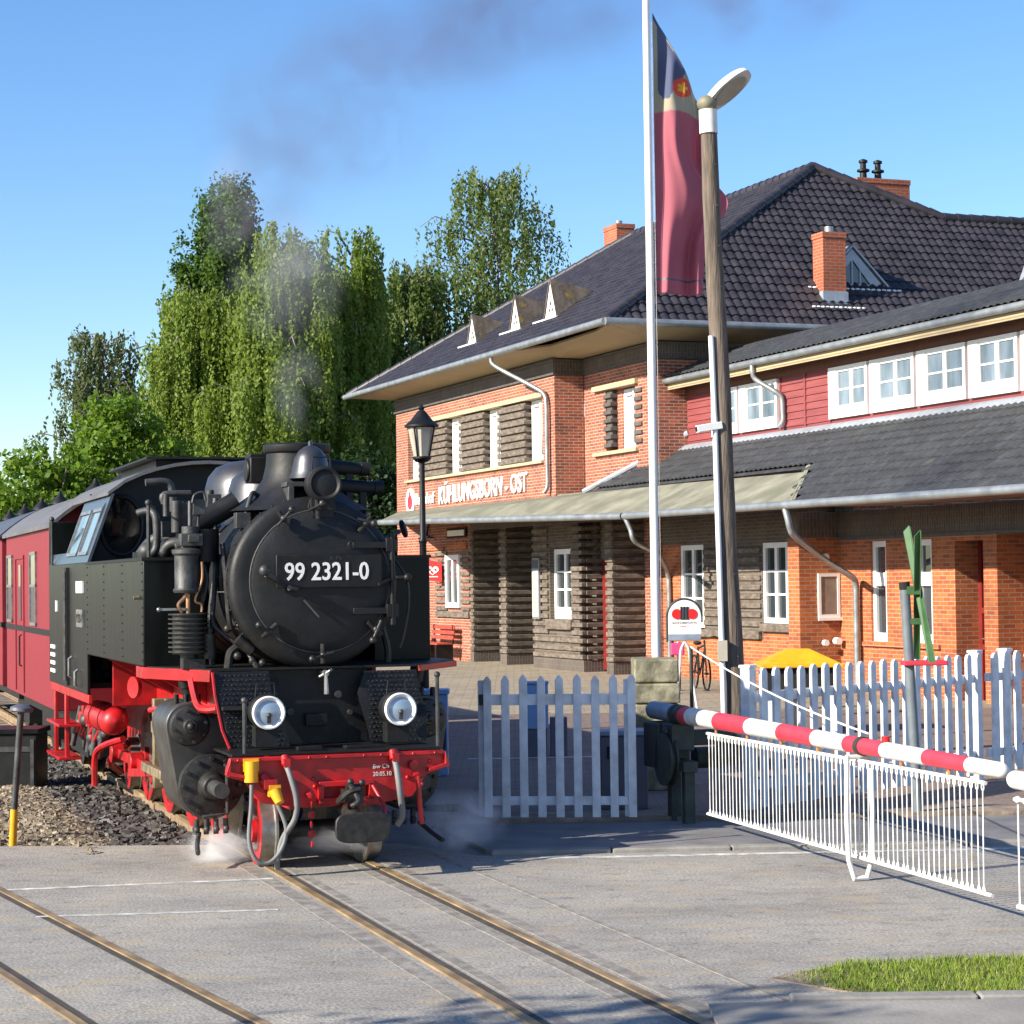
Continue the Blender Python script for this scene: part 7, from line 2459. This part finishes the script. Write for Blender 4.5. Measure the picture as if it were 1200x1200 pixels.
# ================================================================== SMOKE AND STEAM
def smoke_mat(name, col, dens, scale, lo, hi, anis=0.2, stretch=(1, 1, 1)):
    m = bpy.data.materials.new(name)
    m.use_nodes = True
    t = m.node_tree
    t.nodes.remove(t.nodes["Principled BSDF"])
    v = t.nodes.new("ShaderNodeVolumePrincipled")
    v.inputs['Color'].default_value = (*col, 1)
    v.inputs['Anisotropy'].default_value = anis
    tc = N(t, "ShaderNodeTexCoord")
    ln = N(t, "ShaderNodeVectorMath", operation='LENGTH')
    t.links.new(tc.outputs['Object'], ln.inputs[0])
    fo_ = N(t, "ShaderNodeMapRange")
    fo_.interpolation_type = 'SMOOTHSTEP'
    fo_.inputs['From Min'].default_value = 0.15
    fo_.inputs['From Max'].default_value = 0.98
    fo_.inputs['To Min'].default_value = 1.0
    fo_.inputs['To Max'].default_value = 0.0
    t.links.new(ln.outputs['Value'], fo_.inputs[0])
    g_ = N(t, "ShaderNodeNewGeometry")
    mp = N(t, "ShaderNodeMapping")
    mp.inputs['Scale'].default_value = stretch
    t.links.new(g_.outputs['Position'], mp.inputs[0])
    nz = N(t, "ShaderNodeTexNoise")
    nz.inputs['Scale'].default_value = scale
    nz.inputs['Detail'].default_value = 4
    nz.inputs['Roughness'].default_value = 0.6
    nz.inputs['Distortion'].default_value = 0.6
    t.links.new(mp.outputs[0], nz.inputs['Vector'])
    nr = N(t, "ShaderNodeMapRange")
    nr.interpolation_type = 'SMOOTHSTEP'
    nr.inputs['From Min'].default_value = lo
    nr.inputs['From Max'].default_value = hi
    t.links.new(nz.outputs[0], nr.inputs[0])
    mu = N(t, "ShaderNodeMath", operation='MULTIPLY')
    t.links.new(fo_.outputs[0], mu.inputs[0])
    t.links.new(nr.outputs[0], mu.inputs[1])
    m2 = N(t, "ShaderNodeMath", operation='MULTIPLY')
    t.links.new(mu.outputs[0], m2.inputs[0])
    m2.inputs[1].default_value = dens
    t.links.new(m2.outputs[0], v.inputs['Density'])
    t.links.new(v.outputs[0], t.nodes["Material Output"].inputs['Volume'])
    return m


def puff(name, c, s, m, rot=0.0):
    mb = MB().sphere((0, 0, 0), 1.0, 24, 14)
    o = mb.build(name, m)
    o.location = c
    o.scale = s
    o.rotation_euler = (0, rot, 0)
    grp(o, kind='stuff')
    o.visible_shadow = True
    return o


SM = smoke_mat("coal_smoke", (0.2, 0.15, 0.21), 0.42, 0.8, 0.36, 0.64)
SMT = smoke_mat("coal_smoke_thin", (0.24, 0.19, 0.25), 0.5, 0.95, 0.38, 0.66)
SM2 = smoke_mat("thin_smoke", (0.75, 0.76, 0.8), 1.1, 0.9, 0.36, 0.62)
STM = smoke_mat("steam", (0.95, 0.95, 0.97), 8.0, 3.0, 0.36, 0.64, 0.0)


def sky_at(u, v, Z):
    d = _F + _R * ((u - 600) / 2500.0) - _U * ((v - 600) / 2500.0)
    return Vector((0, 0, CAM_H)) + d * (Z / d.y)


puff("smoke", sky_at(590, 15, 34), (3.9, 1.8, 1.6), SM, -0.2)
puff("smoke", sky_at(390, 130, 30), (2.4, 1.4, 1.7), SMT, -0.3)
puff("smoke", sky_at(315, 215, 26), (1.0, 0.8, 1.3), SMT, -0.3)
puff("smoke", sky_at(890, -5, 38), (2.6, 1.4, 1.4), SMT, -0.1)
puff("smoke", sky_at(335, 330, 22), (0.75, 0.6, 0.9), SM2, 0.2)
puff("smoke", sky_at(268, 235, 25), (0.5, 0.5, 0.8), SM2, 0.1)
puff("smoke", sky_at(350, 455, 18.6), (0.32, 0.3, 0.5), SM2)
# steam low down at both sides of the front
p_ = Lw(-0.72, 0.75, 0.12)
puff("steam", p_, (0.4, 0.36, 0.2), STM)
p_ = Lw(1.25, 0.55, 0.24)
puff("steam", p_, (0.5, 0.4, 0.32), smoke_mat("steam_thin", (0.9, 0.9, 0.95), 7.0, 3.2, 0.40, 0.66, 0.0))
p_ = Lw(0.1, 0.2, 0.2)
puff("steam", p_, (0.5, 0.3, 0.14), smoke_mat("steam_faint", (0.9, 0.9, 0.95), 9.0, 4.0, 0.34, 0.66))

# ================================================================== DRIVER IN THE CAB
def skin_body(name, joints, bones, m, parent):
    me = bpy.data.meshes.new(name)
    keys = list(joints)
    me.from_pydata([joints[k][0] for k in keys], [(keys.index(a), keys.index(b)) for a, b in bones], [])
    o = bpy.data.objects.new(name, me)
    COL.objects.link(o)
    o.modifiers.new("skin", 'SKIN')
    for i, k in enumerate(keys):
        me.skin_vertices[0].data[i].radius = (joints[k][1], joints[k][2])
    me.skin_vertices[0].data[0].use_root = True
    sd_ = o.modifiers.new("sub", 'SUBSURF')
    sd_.levels = sd_.render_levels = 2
    me.materials.append(m)
    if parent is not None: o.parent = parent
    return o


pd = Lw(-0.86, 5.62, 1.28)
dv = thing("person", "driver in dark jacket standing behind the round cab window", "person", pd, TY)
J = {
    'pelvis': ((0, 0.1, 0.92), 0.15, 0.12), 'waist': ((0, 0.08, 1.1), 0.14, 0.11), 'chest': ((0, 0.03, 1.32), 0.17, 0.12), 'neck0': ((0, 0.0, 1.47), 0.07, 0.07),
    'neck': ((0, -0.02, 1.54), 0.055, 0.055), 'head': ((0, -0.05, 1.62), 0.075, 0.09), 'crown': ((0, -0.04, 1.72), 0.075, 0.09),
    'shl': ((-0.19, 0.02, 1.40), 0.065, 0.065), 'ell': ((-0.24, -0.08, 1.15), 0.05, 0.05), 'wrl': ((-0.12, -0.26, 1.2), 0.035, 0.035),
    'shr': ((0.19, 0.02, 1.40), 0.065, 0.065), 'elr': ((0.26, 0.0, 1.14), 0.05, 0.05), 'wrr': ((0.22, -0.2, 1.02), 0.035, 0.035),
    'hipl': ((-0.1, 0.1, 0.86), 0.1, 0.1), 'knl': ((-0.11, 0.07, 0.48), 0.065, 0.07), 'anl': ((-0.11, 0.11, 0.08), 0.045, 0.05), 'tol': ((-0.12, -0.05, 0.04), 0.045, 0.035),
    'hipr': ((0.1, 0.1, 0.86), 0.1, 0.1), 'knr': ((0.11, 0.07, 0.48), 0.065, 0.07), 'anr': ((0.11, 0.11, 0.08), 0.045, 0.05), 'tor': ((0.12, -0.05, 0.04), 0.045, 0.035)}
Bn = [('pelvis', 'waist'), ('waist', 'chest'), ('chest', 'neck0'), ('neck0', 'neck'), ('neck', 'head'), ('head', 'crown'), ('chest', 'shl'), ('shl', 'ell'), ('ell', 'wrl'), ('chest', 'shr'), ('shr', 'elr'), ('elr', 'wrr'),
      ('pelvis', 'hipl'), ('hipl', 'knl'), ('knl', 'anl'), ('anl', 'tol'), ('pelvis', 'hipr'), ('hipr', 'knr'), ('knr', 'anr'), ('anr', 'tor')]
skin_m = mat("driver_skin", (0.48, 0.2, 0.1), 0.55, var=0.1)
cloth_m = mat("driver_jacket", (0.03, 0.03, 0.035), 0.8, var=0.2)
bm_, bt_, bb_ = new_mat("driver_body")
gg = N(bt_, "ShaderNodeTexCoord")
sx = N(bt_, "ShaderNodeSeparateXYZ")
bt_.links.new(gg.outputs['Object'], sx.inputs[0])
cm_ = ramp(bt_, [(0.0, (0.03, 0.03, 0.035)), (0.5, (0.48, 0.2, 0.1))])
cm_.color_ramp.interpolation = 'CONSTANT'
mr_ = N(bt_, "ShaderNodeMapRange")
mr_.inputs['From Min'].default_value = 1.0
mr_.inputs['From Max'].default_value = 2.0
bt_.links.new(sx.outputs['Z'], mr_.inputs[0])
bt_.links.new(mr_.outputs[0], cm_.inputs[0])
bt_.links.new(cm_.outputs[0], bb_.inputs['Base Color'])
bb_.inputs['Roughness'].default_value = 0.7
body = skin_body("body", J, Bn, bm_, dv)
for s in (-1, 1):
    hx, hy, hz = (-0.12, -0.26, 1.2) if s < 0 else (0.22, -0.2, 1.02)
    h = MB()
    h.tube([(hx, hy, hz), (hx, hy - 0.05, hz + .005), (hx, hy - 0.09, hz)], [0.03, 0.042, 0.034], 8)
    for k in range(4):
        fx = hx + (k - 1.5) * 0.019
        h.tube([(fx, hy - 0.085, hz), (fx, hy - 0.125, hz - 0.012), (fx, hy - 0.13 - .004 * (k % 2), hz - 0.045)], [0.009, 0.009, 0.007], 6)
    h.tube([(hx - s * 0.035, hy - 0.04, hz), (hx - s * 0.06, hy - 0.07, hz - 0.01), (hx - s * .055, hy - 0.1, hz - 0.02)], [0.011, 0.01, 0.008], 6)
    h.build("hand", skin_m, body, smooth=True)
fc_ = MB().prism([(-0.014, -0.135, 1.625), (0.014, -0.135, 1.625), (0.006, -0.135, 1.675), (-0.006, -0.135, 1.675)], (0, -0.025, 0))
fc_.sphere((-0.08, -0.04, 1.66), 0.022, 8, 6, (.5, 1, 1.4)).sphere((0.08, -0.04, 1.66), 0.022, 8, 6, (.5, 1, 1.4))
fc_.box(-0.025, 0.025, -0.137, -0.12, 1.592, 1.6)
fc_.build("face", skin_m, body, smooth=True)
ey = MB().sphere((-0.032, -0.128, 1.685), 0.011, 8, 6).sphere((0.032, -0.128, 1.685), 0.011, 8, 6)
ey.build("eyes", M['dark'], body, smooth=True)
MB().lathe([(0.095, 0.0), (0.1, 0.03), (0.11, 0.07), (0.06, 0.1), (0.0, 0.11)], (0, -0.045, 1.735), (0, 0, 1), 20).box(-0.07, 0.07, -0.2, -0.1, 1.735, 1.745).build("cap", cloth_m, dv, smooth=True)
MB().box(-1.2, 1.2, 5.25, 8.3, 1.22, 1.275).build("cab_floor", M['dark'], cab)
